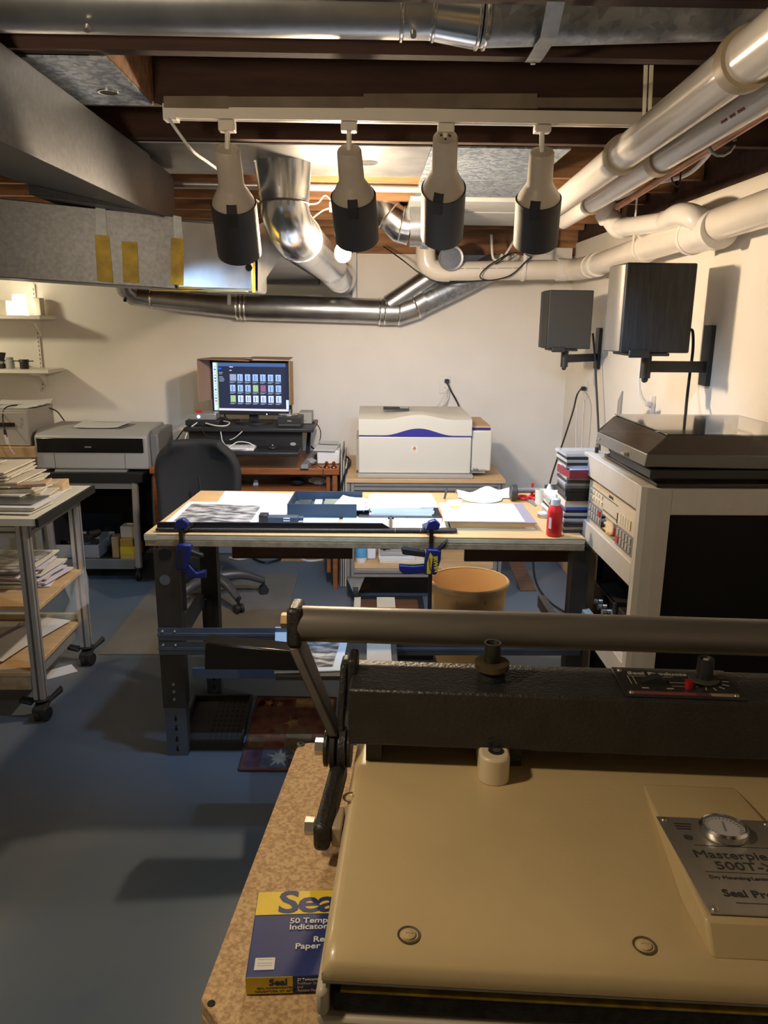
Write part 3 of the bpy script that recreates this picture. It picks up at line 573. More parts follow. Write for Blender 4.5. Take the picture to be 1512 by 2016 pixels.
def carton(px0,py0,px1,py1,Y,D,z,mt,lab,name='carton',cat='box'):
    a=P(px0,py1,y=Y).x;c=P(px1,py1,y=Y).x; h=P(px0,py0,y=Y).z-P(px0,py1,y=Y).z
    return B().box((a,Y,z),(c,Y+D,z+h)).thing(name,mt,lab,cat,bev=.002)
yb=thing('film_box','yellow box with paler lower half under the photo printer','box')
a=P(236,1078,y=4.64);c=P(268,1100,y=4.64); B().box((a.x,4.64,zi),(c.x,4.8,zi+.03)).obj('carton',M('pale_yellow_card',(.62,.45,.12),.6),yb); B().box((a.x,4.639,zi+.0305),(c.x,4.801,zi+.075)).obj('lid',yell,yb)
carton(222,1060,235,1100,4.66,.1,zi,card,'narrow brown carton left of the yellow box')
carton(237,1062,262,1077,4.65,.1,zi+.0755,M('amber_card',(.45,.28,.06),.6),'small amber carton lying on the yellow box')
carton(238,1038,267,1060,4.68,.09,zi+.0755+.051,papc,'cream carton stacked above the amber carton')
# ================================================================ DESK
Yd=4.48; dk=thing('computer_desk','reddish wooden computer desk with lower shelf against the back wall','desk')
zt_=P(560,922,y=Yd).z; zd=P(560,935,y=Yd).z; xd0,xd1=P(293,915,y=Yd).x,P(668,925,y=Yd).x
B().box((xd0,Yd,zd),(xd1,5.12,zt_)).obj('desktop',mahog,dk,bev=.004)
za,zb_=P(560,962,y=Yd+.05).z,P(560,972,y=Yd+.05).z
xs1=P(643,960,y=Yd+.05).x
B().box((xd0+.02,Yd+.05,zb_),(xs1-.002,5.1,za)).obj('lower_shelf',mahog,dk)
B().box((xs1,Yd+.03,.09),(xs1+.022,5.1,zd-.001)).obj('side_panel',mahog,dk)
B().box((xd0+.01,Yd+.03,.09),(xd0+.032,5.1,zd-.001)).obj('side_panel',mahog,dk)
xr1=xd1; zf0=P(560,1097,y=Yd).z
p=P(660,1100,y=Yd-.03); q_=P(660,1151,y=Yd-.03)
B().box((p.x-.014,Yd-.03,0.0),(p.x+.014,Yd-.002,zd-.001)).obj('foot',mahog,dk)
for x in (xd0+.03,xr1-.03): B().box((x-.02,Yd+.3,0),(x+.02,Yd+.34,.089 if x<xr1-.1 else zd-.002)).obj('foot',mahog,dk)
B().box((xs1+.024,Yd+.06,.0),(xd1-.01,Yd+.14,zd-.002)).obj('rear_leg',M('blackened_steel',(.02,.022,.025),.5),dk)
# things on lower shelf
def blob(name,mt,lab,cat,c,sx,sy,sz,n=10,amp=.25):
    b=B(); b.sphere((0,0,0),1,n); rnd=random.Random(int(c[0]*1000))
    for v in b.bm.verts: v.co=Vector((v.co.x*sx*(1+amp*rnd.uniform(-1,1)),v.co.y*sy*(1+amp*rnd.uniform(-1,1)),max(-.97,v.co.z)*sz*(1+amp*.6*rnd.uniform(-1,1))))
    with at_frame(Matrix.Translation(c)): return b.thing(name,mt,lab,cat)
c=P(627,946,y=4.65); blob('cable_bundle',cablew,'white tangled cable bundle on the desk lower shelf','cable',(c.x,4.65,za+.028),.055,.04,.025)
c=P(585,955,y=4.62); blob('dark_bundle',rubber,'dark rounded bundle on the desk lower shelf','bundle',(c.x,4.62,za+.028),.045,.04,.025,amp=.12)
p=P(503,948,y=4.62); B().prism([(p.x-.016,4.62,za),(p.x+.016,4.62,za),(p.x+.012,4.62,za+.03),(p.x-.008,4.62,za+.035)],(0,.03,0)).thing('small_block',white,'small white block on the desk lower shelf','block')
# riser (sit-stand converter)
rs_=thing('desk_riser','black sit-stand desk riser carrying the monitor','desk riser')
ax,bx_=P(360,838,y=4.58).x,P(617,838,y=4.58).x; zr=P(490,843,y=4.58).z; zr0=P(490,851,y=4.58).z
B().box((ax,4.58,zr0),(bx_,5.02,zr)).obj('upper_platform',blackm,rs_,bev=.006)
kx0,kx1=P(371,880,y=4.40).x,P(588,880,y=4.40).x; kz=P(480,890,y=4.40).z; kz0=P(480,898,y=4.40).z
B().box((kx0,4.40,kz0),(kx1,4.63,kz)).obj('keyboard_tray',blackm,rs_,bev=.006)
fx0,fx1=P(372,860,y=4.64).x,P(595,860,y=4.64).x
B().box((fx0,4.64,kz0),(fx1,4.66,zr0-.001)).obj('front_panel',M('black_satin',(.02,.02,.021),.35),rs_)
c=P(577,874,y=4.639); B().lathe([(.018,-.001),(.018,.002)],Matrix.Translation((c.x,4.638,c.z))@Matrix.Rotation(R_(90),4,'X')@Matrix.Diagonal((1,.55,1,1)),20).obj('oval_badge',greyl,rs_)
for xx,sg in ((P(600,905,y=4.5).x,1),(P(385,905,y=4.5).x,-1)):
    B().hexa([(xx-.025,4.46,zt_),(xx+.025,4.46,zt_),(xx+.055*sg+.02,4.95,zt_),(xx+.055*sg-.03,4.95,zt_),(xx-.02,4.465,zt_+.028),(xx+.02,4.465,zt_+.028),(xx+.055*sg+.015,4.95,zt_+.05),(xx+.055*sg-.025,4.95,zt_+.05)]).obj('base_foot',greypl,rs_,bev=.004)
    B().hexa([(xx-.012,4.70,zt_+.05),(xx+.012,4.70,zt_+.05),(xx+.012,4.75,zt_+.05),(xx-.012,4.75,zt_+.05),(xx-.012,4.9,zr0-.001),(xx+.012,4.9,zr0-.001),(xx+.012,4.95,zr0-.001),(xx-.012,4.95,zr0-.001)]).obj('lift_arm',blackm,rs_)
# keyboard + mouse
kb=thing('keyboard','white keyboard on the black keyboard tray','keyboard'); a=P(448,886,y=4.44);c=P(500,886,y=4.44)
B().box((a.x-.18,4.43,kz+.001),(c.x,4.55,kz+.016)).obj('body',white,kb,bev=.004)
for r in range(4):
    for k in range(15): B().box((a.x-.172+k*.0215*((c.x-a.x+.18)/.335),4.435+r*.028,kz+.0165),(a.x-.172+(k*.0215+.018)*((c.x-a.x+.18)/.335),4.458+r*.028,kz+.021)).obj('key',pap,kb)
ms=thing('computer_mouse','black mouse on a dark pad right of the keyboard','mouse'); p=P(538,882,y=4.5); B().sphere((p.x,4.5,kz+.012),.03,10,(1,1.5,.6)).obj('body',blackm,ms); B().cyl((p.x,4.47,kz+.028),(p.x,4.475,kz+.03),.004,n=8).obj('wheel',greyl,ms)
B().box((P(506,885,y=4.45).x,4.42,kz+.0005),(P(582,885,y=4.45).x,4.6,kz+.004)).thing('mouse_pad',rubber,'dark mouse pad right of the white keyboard','mouse pad')
# monitor
Ym=4.78; mo=thing('monitor','widescreen monitor showing a photo grid inside a cardboard hood','monitor')
yaw=-5
c=P(494,760,y=Ym); wm=abs(P(572,760,y=Ym).x-P(413,760,y=Ym).x); hm=P(494,710,y=Ym).z-P(494,817,y=Ym).z
with at_frame(T(c.x,Ym,P(494,764,y=Ym).z,yaw)):
    w2,h2=wm/2,hm/2
    B().box((-w2,0,-h2),(w2,.045,h2)).obj('casing',blackm,mo,bev=.005)
    sw,sh=w2-.014,h2-.020; zc=.006
    cols=[((.012,.018,.045),1),((.55,.65,.95),1.0),((.30,.45,.80),1),((.05,.10,.25),1),((.40,.62,.30),.7),((.35,.12,.25),.7),((.65,.62,.80),.9),((.02,.08,.6),1.0),((.35,.42,.6),.7)]
    mats=[screen_mat('grid_%d'%i,cc,s*.6) for i,(cc,s) in enumerate(cols)]
    b=B()
    def quad(x0,z0,x1,z1,mi,y): b.mat(mi); b.face([(x0,y,z0),(x1,y,z0),(x1,y,z1),(x0,y,z1)])
    quad(-sw,zc-sh,sw,zc+sh,0,-.0006); y=-.0008; SX=lambda u:-sw+2*sw*u; SZ=lambda v:zc+sh-2*sh*v
    quad(SX(0),SZ(1),SX(.05),SZ(0),1,y); quad(SX(.045),SZ(1),SX(.063),SZ(0),4,y-.0001); quad(SX(.05),SZ(1),SX(1),SZ(.955),6,y); quad(SX(.965),SZ(.95),SX(1),SZ(.76),1,y); quad(SX(.063),SZ(.075),SX(.965),SZ(0.0),3,y)
    for r in range(3):
        for k in range(7):
            u=.222+k*.1015; v=.235+r*.222; mi=2 if r<2 else 1
            if (r,k) in ((1,3),(2,0)): mi=4
            if (r,k)==(1,4): mi=5
            if r==0 and k==0: mi=8
            quad(SX(u),SZ(v+.14),SX(u+(.085 if k==0 and r==0 else .07)),SZ(v),mi,y)
            if mi in (1,2): quad(SX(u+.022),SZ(v+.13),SX(u+.034),SZ(v+.02),3,y-.0001); quad(SX(u+.05),SZ(v+.12),SX(u+.056),SZ(v+.03),3,y-.0001)
            quad(SX(u-.005),SZ(v+.168),SX(u+.075),SZ(v+.158),8,y); quad(SX(u-.005),SZ(v+.185),SX(u+.05),SZ(v+.176),8,y)
    quad(SX(.07),SZ(.14),SX(.115),SZ(.105),7,y)
    for k,l in enumerate((.05,.04,.0,.05,.065,.07,.06)): 
        if l: quad(SX(.08),SZ(.21+k*.03),SX(.08+l),SZ(.198+k*.03),8,y)
    quad(SX(.22),SZ(.095),SX(.27),SZ(.08),6,y); quad(SX(.22),SZ(.165),SX(.25),SZ(.15),6,y)
    for k in range(14): quad(SX(.015),SZ(.10+k*.06),SX(.038),SZ(.07+k*.06),[2,7,2,8,3,5,2][k%7],y-.0001)
    b.obj('screen',mats,mo)
    B().cyl((.02+w2*.3,-.001,-h2+.007),(.02+w2*.3,.001,-h2+.007),.003,n=10).obj('power_light',screen_mat('power',(.3,.5,1),6),mo)
    zplat=zr-P(494,764,y=Ym).z
    B().box((-.028,.045,zplat+.012),(.028,.075,0)).obj('neck',blackm,mo); B().lathe([(.12,0),(.12,.008),(.06,.014)],Matrix.Translation((0,.05,zplat))@Matrix.Diagonal((1,.72,1,1)),36).obj('base',blackm,mo)
    hd=thing('monitor_hood','brown cardboard hood folded around the monitor','hood')
    t=.004; zt2=h2+.012
    B().hexa([(-w2-.034,-.16,-h2*.45),(-w2-.030,-.16,-h2*.45),(-w2+.000,.03,-h2*.45),(-w2-.005,.03,-h2*.45),(-w2-.034,-.16,zt2),(-w2-.030,-.16,zt2),(-w2,.03,zt2),(-w2-.005,.03,zt2)]).obj('side_flap',cardd,hd)
    B().hexa([(w2+.020,-.16,-h2*.5),(w2+.024,-.16,-h2*.5),(w2+.009,.04,-h2*.62),(w2+.003,.04,-h2*.62),(w2+.020,-.16,zt2-.004),(w2+.024,-.16,zt2-.004),(w2+.009,.04,zt2-.014),(w2+.003,.04,zt2-.014)]).obj('side_flap',card,hd)
    B().hexa([(-w2-.03,-.16,zt2),(w2*.12,-.16,zt2-.008),(w2*.12,.04,zt2+.002),(-w2,.04,zt2+.0),(-w2-.03,-.16,zt2+t),(w2*.12,-.16,zt2-.004),(w2*.12,.04,zt2+.006),(-w2,.04,zt2+t)]).obj('top_flap',cardd,hd)
    B().hexa([(w2*.05,-.16,zt2+.006),(w2+.02,-.16,zt2+.0),(w2+.008,.04,zt2+.007),(w2*.05,.04,zt2+.0072),(w2*.05,-.16,zt2+.006+t),(w2+.02,-.16,zt2+t),(w2+.008,.04,zt2+.007+t),(w2*.05,.04,zt2+.0072+t)]).obj('top_flap',cardd,hd)
# boxes on riser
mn=thing('mini_computer','small silver computer with blue light on the riser, left of monitor','computer')
a,c=P(373,817,y=4.68),P(412,827,y=4.68); zc_=zr+.034
B().box((P(366,830,y=4.68).x,4.66,zr+.001),(P(432,830,y=4.68).x,4.86,zr+.033)).thing('hub_box',blackm,'flat black box under the small silver computer','box',bev=.004)
B().box((a.x,4.68,zc_),(P(425,820,y=4.68).x,4.84,zc_+.04)).obj('body',M('silver_case',(.45,.45,.45),.35,.6),mn,bev=.004); p=P(391,822,y=4.679); B().cyl((p.x,4.681,zc_+.02),(p.x,4.678,zc_+.02),.009,n=16).obj('power_light',screen_mat('blue_led',(.4,.6,1),3),mn)
B().box((a.x+.03,4.72,zc_+.041),(a.x+.06,4.75,zc_+.052)).thing('card_reader',redp,'tiny red block on top of the silver computer','block')
dv=thing('disc_drive','black external disc drive at right end of the riser','disc drive'); a,c=P(546,826,y=4.64),P(594,848,y=4.64); B().box((a.x,4.64,zr+.001),(c.x,4.85,zr+.06)).obj('body',blackm,dv,bev=.003); B().box((a.x+.01,4.638,zr+.012),(c.x-.01,4.6405,zr+.014)).obj('disc_slot',greypl,dv); B().box((a.x+.06,4.638,zr+.035),(a.x+.085,4.6405,zr+.040)).obj('badge',greyl,dv)
sb=thing('stand_plate','small silver round stand on the black disc drive','stand'); p=P(567,820,y=4.72); B().lathe([(.06,0),(.06,.006),(.05,.008)],Matrix.Translation((p.x,4.74,zr+.061))@Matrix.Diagonal((1,.8,1,1)),24).obj('disc',nickel,sb); B().cyl((p.x+.01,4.74,zr+.069),(p.x+.01,4.74,zr+.095),.008,n=12).obj('post',nickel,sb)
B().box((P(588,825,y=4.8).x,4.8,zr+.001),(P(614,825,y=4.8).x,4.95,zr+.07)).thing('beige_box',beiged,'beige box behind the disc drive on the riser','box',bev=.003)
cw=cablew
cord('desk_cable',[P(388,832,y=4.66),P(372,845,y=4.62),P(365,862,y=4.60),P(360,880,y=4.60),P(352,905,y=4.6)],.004,cw,'white cable from silver computer down past the riser left end')
cord('desk_cable',[P(405,833,y=4.655),P(425,838,y=4.6),P(445,838,y=4.6),P(452,832,y=4.68),P(440,829,y=4.74)],.004,cw,'white cable loop on the riser in front of monitor base')
cord('desk_cable',[P(433,842,y=4.6),P(436,858,y=4.565),P(438,868,y=4.53),P(450,880,y=4.46),P(468,870,y=4.48),P(490,872,y=4.48),P(500,880,y=4.48),P(480,884,y=4.425),P(455,884,y=4.42)],.003,cw,'white coiled cable beside the white keyboard')
cord('desk_cable',[P(486,838,y=4.7),P(476,850,y=4.575),P(462,862,y=4.57),P(452,866,y=4.57)],.0025,cw,'thin pale cable crossing the riser front below the monitor')
cord('desk_cable',[P(442,816,y=4.84),P(446,824,y=4.85),P(455,828,y=4.87),P(470,826,y=4.87),P(490,832,y=4.88)],.005,cable,'black video cable drooping under the monitor left side')
cord('desk_cable',[P(370,838,y=4.57),P(360,848,y=4.56),P(350,862,y=4.58),P(342,875,y=4.6),P(338,905,y=4.62)],.004,cable,'black cable hanging off the riser left end')
cord('desk_cable',[P(400,834,y=4.6),P(398,846,y=4.57),P(408,858,y=4.56),P(430,866,y=4.56),P(460,868,y=4.56),P(520,868,y=4.5),P(536,878,y=4.5)],.0025,cable,'black thin cable sagging across the riser front to the mouse')
cord('desk_cable',[P(600,828,y=4.80),P(622,834,y=4.85),P(631,850,y=4.85),P(628,872,y=4.85),P(618,884,y=4.8),P(612,878,y=4.75),P(622,886,y=4.7)],.003,cable,'thin black cable looping down right of the riser')
# things at right end of desk
rt_=thing('router','white boxy router at the right end of the desk','router'); a,c=P(624,895,y=4.62),P(669,925,y=4.62)
B().box((a.x,4.62,zt_+.001),(c.x,4.80,zt_+.085)).obj('body',white,rt_,bev=.008); B().hexa([(a.x-.02,4.60,zt_+.087),(c.x-.03,4.60,zt_+.083),(c.x,4.78,zt_+.088),(a.x+.01,4.78,zt_+.094),(a.x-.02,4.60,zt_+.091),(c.x-.03,4.60,zt_+.087),(c.x,4.78,zt_+.105),(a.x+.01,4.78,zt_+.112)]).obj('lid',pap,rt_)
B().box((a.x+.01,4.70,zt_+.113),(c.x-.01,4.705,zt_+.13)).obj('antenna_bar',greyl,rt_)
for px,lab in ((643,'left one of two tiny copper bells on the desk edge'),(657,'right one of two tiny copper bells on the desk edge')):
    p=P(px,924,y=4.5); B().lathe([(.018,0),(.020,.004),(.018,.008),(.008,.016),(.011,.024),(.009,.034),(.004,.038)],Matrix.Translation((p.x,4.505,zt_+.001)),18).thing('copper_bell',M('polished_copper',(.70,.28,.12),.25,1.0),lab,'ornament','copper bells on the desk')
blob('adapter_pile',greyl,'pale jumble of small adapters beside the white router','adapters',(P(612,918,y=4.6).x,4.6,zt_+.021),.03,.05,.02)
cord('desk_cable',[P(607,905,y=4.65),P(622,915,y=4.60),P(635,922,y=4.49),P(636,935,y=4.465),P(637,950,y=4.47)],.0025,cable,'thin black cable hanging over the desk front edge')
# boards leaning between desk and scanner cart
for k in range(3):
    x=xd1+.004+k*.0135; B().hexa([(x,4.5,0.003),(x+.009,4.5,0.003),(x+.009,5.0,.003),(x,5.0,.003),(x+.004,4.5,.83-.04*k),(x+.013,4.5,.83-.04*k),(x+.013,5.0,.83-.04*k),(x+.004,5.0,.83-.04*k)]).thing('leaning_board',[beiged,greyl,papc][k],['taupe board standing against the desk end','light grey board, middle of the three beside the desk','cream board standing nearest the scanner cart'][k],'board','boards beside the desk')
cord('desk_cable',[P(672,896,y=4.7),P(684,900,y=4.7),P(690,910,y=4.6),P(682,925,y=4.49),P(675,945,y=4.47),P(669,965,y=4.47)],.006,cable,'thick black cable arching over the leaning boards')
# ================================================================ OFFICE CHAIR
ch=thing('office_chair','charcoal swivel office chair with rounded back and castors','chair')
cx,cy=P(391,930,y=4.02).x,4.28
hw=(P(476,930,y=4.0).x-P(305,930,y=4.0).x)/2; zt2=P(391,866,y=4.0).z; zb2=.52
def back(u,v):
    x=(u*2-1); z=zb2+(zt2-zb2)*v
    wdt=hw*(1-.10*(1-v)**2)*(1 if v<.55 else max(.30,(1-((v-.55)/.45)**2.6))**(1/2.2))
    return V(cx+x*wdt,3.98+.07*(1-x*x)+.03*math.sin(v*3.1)-.02,z)
B().grid(back,18,18).obj('backrest',chairm,ch,solid=.05,bev=.0,sub=1)
p0=V(cx,3.965,0); B().tube(smooth([V(cx+.015,3.955,zt2-.19),V(cx+.022,3.955,zt2-.28),V(cx+.03,3.955,zt2-.42)],4),.006,8).obj('back_crease',chairm,ch)
B().sphere(V(cx-.0,3.952,zt2-.30),.008,8).obj('button',nickel,ch)
b=B(); b.lathe([(.01,.44),(.24,.44),(.255,.46),(.255,.50),(.23,.52),(.01,.525)],Matrix.Translation((cx,cy+.04,0))@Matrix.Diagonal((1,.95,1,1)),36); b.obj('seat',chairm,ch)
B().hexa([(cx-.03,3.975,.40),(cx+.03,3.975,.40),(cx+.03,4.1,.40),(cx-.03,4.1,.40),(cx-.025,3.985,.7),(cx+.025,3.985,.7),(cx+.025,4.0,.7),(cx-.025,4.0,.7)]).obj('back_bracket',blackm,ch)
B().cyl((cx,cy,.13),(cx,cy,.44),.028,n=18).obj('gas_column',blackm,ch)
angs=[-52,18,92,165,236]; 
for a in angs:
    e=V(cx+.29*math.cos(R_(a)),cy+.29*math.sin(R_(a)),0)
    B().tube(smooth([V(cx,cy,.135),V(cx,cy,.135).lerp(V(e.x,e.y,.115),.55)+V(0,0,.012),V(e.x,e.y,.085)],5),[.038-.0018*i for i in range(11)],10).obj('base_spoke',M('black_nylon',(.05,.05,.052),.4),ch)
    c=V(e.x,e.y,.028); dd=V(math.sin(R_(a)),-math.cos(R_(a)),0)*.024
    b=B(); b.cyl(c-dd,c-dd*.25,.027,n=18); b.cyl(c+dd*.25,c+dd,.027,n=18); b.cyl(c-dd*.25,c+dd*.25,.018,n=12); b.cyl(V(e.x,e.y,.04),V(e.x,e.y,.09),.009,n=10); b.obj('caster',blackm,ch)
# ================================================================ SCANNER on cart
Ys=4.25; cart=thing('scanner_cart','aluminium cart with wooden top carrying the big beige scanner','cart')
zc1=P(840,944,y=Ys-.03).z; zc0=P(840,952,y=Ys-.03).z; cx0,cx1=P(682,945,y=Ys-.03).x,P(996,945,y=Ys-.03).x
B().box((cx0,Ys-.03,zc1-.022),(cx1,5.0,zc1)).obj('top',ply,cart,bev=.002)
def extr(par,p0,p1,s=.042,name='rail'):
    b=B().mat(0).bar(p0,p1,s,s); d=(Vector(p1)-Vector(p0)).normalized(); b.mat(1)
    up_=Vector((0,0,1)) if abs(d.z)<.9 else Vector((0,1,0)); x=up_.cross(d).normalized(); y=d.cross(x)
    for n in (x,-x,y,-y):
        t=d.cross(n); o=n*(s/2+.0004); a=Vector(p0)+o; c=Vector(p1)+o; b.face([a-t*s*.11,c-t*s*.11,c+t*s*.11,a+t*s*.11])
    return b.obj(name,[alu,alud],par)
zl_=zc1-.022; zlo=P(770,1127,y=Ys).z
lx0,lx1=cx0+.022,cx1-.022
for x,y in ((lx0,Ys),(lx1,Ys),(lx0,4.95),(lx1,4.95)): extr(cart,V(x,y,zlo-.02),V(x,y,zl_-.001),name='leg')
for y in (Ys,4.95): extr(cart,V(lx0+.022,y,zl_-.022),V(lx1-.022,y,zl_-.022)); extr(cart,V(lx0+.022,y,zlo),V(lx1-.022,y,zlo))
for x in (lx0,lx1): extr(cart,V(x,Ys+.022,zl_-.022),V(x,4.928,zl_-.022)); extr(cart,V(x,Ys+.022,zlo),V(x,4.928,zlo))
B().box((cx0+.005,Ys+.02,zlo+.0215),(cx1-.005,4.97,zlo+.037)).obj('lower_shelf',ply,cart)
for x,y in ((lx0+.03,Ys+.02),(lx1-.03,Ys+.02),(lx0+.03,4.92),(lx1-.03,4.92)):
    b=B().mat(0).cyl((x-.016,y,.052),(x+.016,y,.052),.05,n=22).mat(1); b.prism([(x-.055,y-.03,zlo-.022),(x+.055,y-.03,zlo-.022),(x+.008,y-.03,.04),(x-.008,y-.03,.04)],(0,.004,0)); b.prism([(x-.055,y+.026,zlo-.022),(x+.055,y+.026,zlo-.022),(x+.008,y+.026,.04),(x-.008,y+.026,.04)],(0,.004,0)); b.cyl((x,y-.034,.052),(x,y+.034,.052),.006,n=10)
    b.obj('caster',[rubber,alu],cart)
sc=thing('flatbed_scanner','large beige scanner with violet stripe on the wood-topped cart','scanner')
sx0,sx1=P(706,900,y=Ys+.03).x,P(927,900,y=Ys+.03).x; sz0=zc1+.022
zpan=P(810,937,y=Ys).z
B().box((sx0-.005,Ys-.01,zc1+.001),(sx1+.012,Ys+.55,zc1+.021)).obj('base_tray',beiged,sc,bev=.003)
zm=P(815,860,y=Ys+.03).z; zs1=P(815,857,y=Ys+.03).z; zlid=P(815,816,y=Ys+.16).z
B().box((sx0,Ys+.03,sz0),(sx1,Ys+.62,zm)).obj('body',beige,sc,bev=.006)
n=24
def wave(u): return max(0,math.cos((u-.53)*math.pi/.62))**2*(1 if abs(u-.53)<.31 else 0)
bw=.040
b=B()   # violet stripe
a1=[V(sx0+(sx1-sx0)*i/n,Ys+.029,zm+.001) for i in range(n+1)]; a2=[V(p.x,Ys+.029,zm+.006+.040*wave(i/n)) for i,p in enumerate(a1)]
b.prism(a1+a2[::-1],(0,.05,0)); b.obj('violet_stripe',purple,sc)
b=B(); top=[V(p.x,Ys+.027,P(815,826,y=Ys+.03).z+.030*wave(i/n)*.9) for i,p in enumerate(a1)]
low=[p+V(0,-.002,.0015) for p in a2]
vt=[b.v(p) for p in top]; vl=[b.v(p) for p in low]; vb=[b.v(p+V(0,.06,.0)) for p in low]
vr=[b.v(V(p.x,Ys+.10,max(p.z+.012,zlid-.012+.012*wave(i/n)))) for i,p in enumerate(top)]; vr2=[b.v(V(p.x,Ys+.2,zlid+.012*wave(i/n))) for i,p in enumerate(top)]; vr3=[b.v(V(p.x,Ys+.60,zlid)) for p in top]; vr4=[b.v(V(p.x,Ys+.60,zm+.008)) for p in top]
for A1,A2 in ((vl,vt),(vt,vr),(vr,vr2),(vr2,vr3),(vr3,vr4),(vr4,vb),(vb,vl)):
    for i in range(n): b.f([A1[i],A1[i+1],A2[i+1],A2[i]])
for i in (0,n): b.f([q_[i] for q_ in (vl,vt,vr,vr2,vr3,vr4,vb)])
b.obj('lid',beige,sc)
mx0,mx1=sx1+.004,P(967,900,y=Ys+.05).x; mz0=P(948,932,y=Ys+.05).z
B().box((mx0,Ys+.05,sz0+.012),(mx1,Ys+.55,P(948,848,y=Ys+.05).z)).obj('side_module',beige,sc,bev=.008)
B().box((mx0,Ys+.07,P(948,847,y=Ys+.05).z),(mx1-.006,Ys+.5,P(948,844,y=Ys+.05).z)).obj('module_stripe',purple,sc); B().box((mx0,Ys+.07,P(948,843,y=Ys+.05).z),(mx1-.006,Ys+.5,P(948,840,y=Ys+.05).z)).obj('module_cap',ply,sc)
B().box((mx0-.002,Ys+.06,sz0-.0),(mx1-.03,Ys+.5,sz0+.0115)).obj('module_foot',beiged,sc)
t=P(931,927,y=Ys+.048); text('lettering','ivia',.026,basis(t,V(1,0,0),V(0,0,1)),M('badge_ink',(.12,.12,.14),.5),sc,bold=.0006); t2=t+V(.036,0,0); text('lettering','xtra',.022,basis(t2,V(1,0,0),V(0,0,1)),M('badge_grey',(.3,.3,.33),.5),sc)
t=P(816,884,y=Ys+.0285); B().box((t.x-.018,Ys+.0285,t.z-.02),(t.x+.018,Ys+.03,t.z+.018)).obj('badge_label',M('badge_card',(.68,.62,.56),.5),sc); B().prism([(t.x-.010,Ys+.0280,t.z-.004),(t.x+.010,Ys+.0280,t.z-.004),(t.x+.005,Ys+.0280,t.z+.013),(t.x-.005,Ys+.0280,t.z+.013)],(0,.0004,0)).obj('badge_mark',M('badge_red',(.55,.16,.09),.5),sc)
text('lettering','ivia',.010,basis(t+V(-.009,-.0003,-.014),V(1,0,0),V(0,0,1)),M('badge_red',(.55,.16,.09),.5),sc)
B().box((sx0-.015,Ys+.12,sz0),(sx0-.001,Ys+.5,zm-.03)).obj('side_pod',beiged,sc)
p=P(780,816,y=Ys+.3); ob=thing('film_holder','black film holder lying on the scanner lid','film holder')
with at_frame(T(p.x,Ys+.28,zlid+.014,-4)):
    B().box((-.075,-.04,0),(.075,.04,.010)).obj('plate',blackm,ob); B().box((-.075,-.045,.010),(.02,-.02,.020)).obj('clamp',blackm,ob,bev=.003); B().box((-.03,-.02,.0105),(.07,.035,.0125)).obj('paper',greyl,ob)
cord('power_cable',[P(843,812,y=4.66),P(865,795,y=5.0),P(882,765,y=5.17)]+[],.004,cablew,'left white cord running from wall outlet to the scanner')
# items on cart lower shelf
zq=zlo+.0375
def onz(px,Y): return P(px,1100,y=Y).x
x=onz(711,4.32); bt=thing('spray_bottle','white bottle with pale blue label on scanner cart lower shelf','bottle')
B().lathe([(.030,0),(.034,.008),(.034,.11),(.026,.135),(.014,.15),(.014,.165)],Matrix.Translation((x,4.34,zq)),24).obj('body',pvcw,bt); B().lathe([(.0343,.03),(.0345,.031),(.0345,.10),(.0343,.101)],Matrix.Translation((x,4.34,zq)),24,False).obj('blue_label',M('sky_label',(.10,.36,.62),.5),bt); B().cyl((x,4.34,zq+.165),(x,4.34,zq+.19),.017,n=16).obj('cap',pvcw,bt)
x=onz(731,4.4); B().box((x-.028,4.38,zq),(x+.028,4.43,zq+.15)).thing('clear_box',M('milky_plastic',(.75,.74,.76),.3),'milky white plastic bottle beside the blue-labelled bottle','bottle',bev=.008)
xa_,xb_=onz(747,4.32),onz(802,4.32)
for k,(dz_,dx,mt,lab) in enumerate(((0,.0,papc,'cream flat box, lowest in pile on scanner cart shelf'),(.02,-.004,pap,'white flat box in middle of pile on scanner cart shelf'),(.042,.006,greyl,'pale grey box on top of pile holding the black clip'))): B().box((xa_+dx,4.30+.01*k,zq+dz_),(xb_+.1+dx-.05*k,4.55,zq+dz_+.0195)).thing('flat_box',mt,lab,'box',bev=.002)
x=onz(757,4.3); bc_=thing('binder_clip','black binder clip with two bright lugs on scanner cart','clip'); B().prism([(x-.030,4.36,zq+.0815),(x+.030,4.36,zq+.0815),(x+.022,4.36,zq+.10),(x-.022,4.36,zq+.10)],(0,.02,0)).obj('clip',blackm,bc_); B().box((x-.008,4.355,zq+.063),(x+.008,4.359,zq+.082)).obj('handle',blackm,bc_)
for s in (-.024,.024): B().sphere((x+s,4.352,zq+.092),.009,8).obj('lug',nickel,bc_)
a,c=onz(775,4.36),onz(838,4.36); B().box((a,4.56,zq),(c,4.62,zq+.19)).thing('cardboard_panel',card,'upright brown cardboard panel on scanner cart lower shelf','cardboard')
x=onz(857,4.33); rc=thing('red_cap_can','small can with red cap on the scanner cart shelf','can'); B().cyl((x,4.33,zq),(x,4.33,zq+.07),.022,n=18).obj('body',greyl,rc); B().cyl((x,4.33,zq+.07),(x,4.33,zq+.095),.018,n=18).obj('cap',redp,rc)
for px,lab in ((905,'small wooden block, leftmost on rear of scanner cart shelf'),(930,'black square cap on rear of scanner cart shelf'),(958,'dark carton beside black cap on scanner cart shelf')):
    a=P(px,970,y=4.6).x; B().box((a-.03,4.62,zq),(a+.03,4.7,zq+.1)).thing('small_carton',[ply,blackm,steeld][[905,930,958].index(px)],lab,'box')
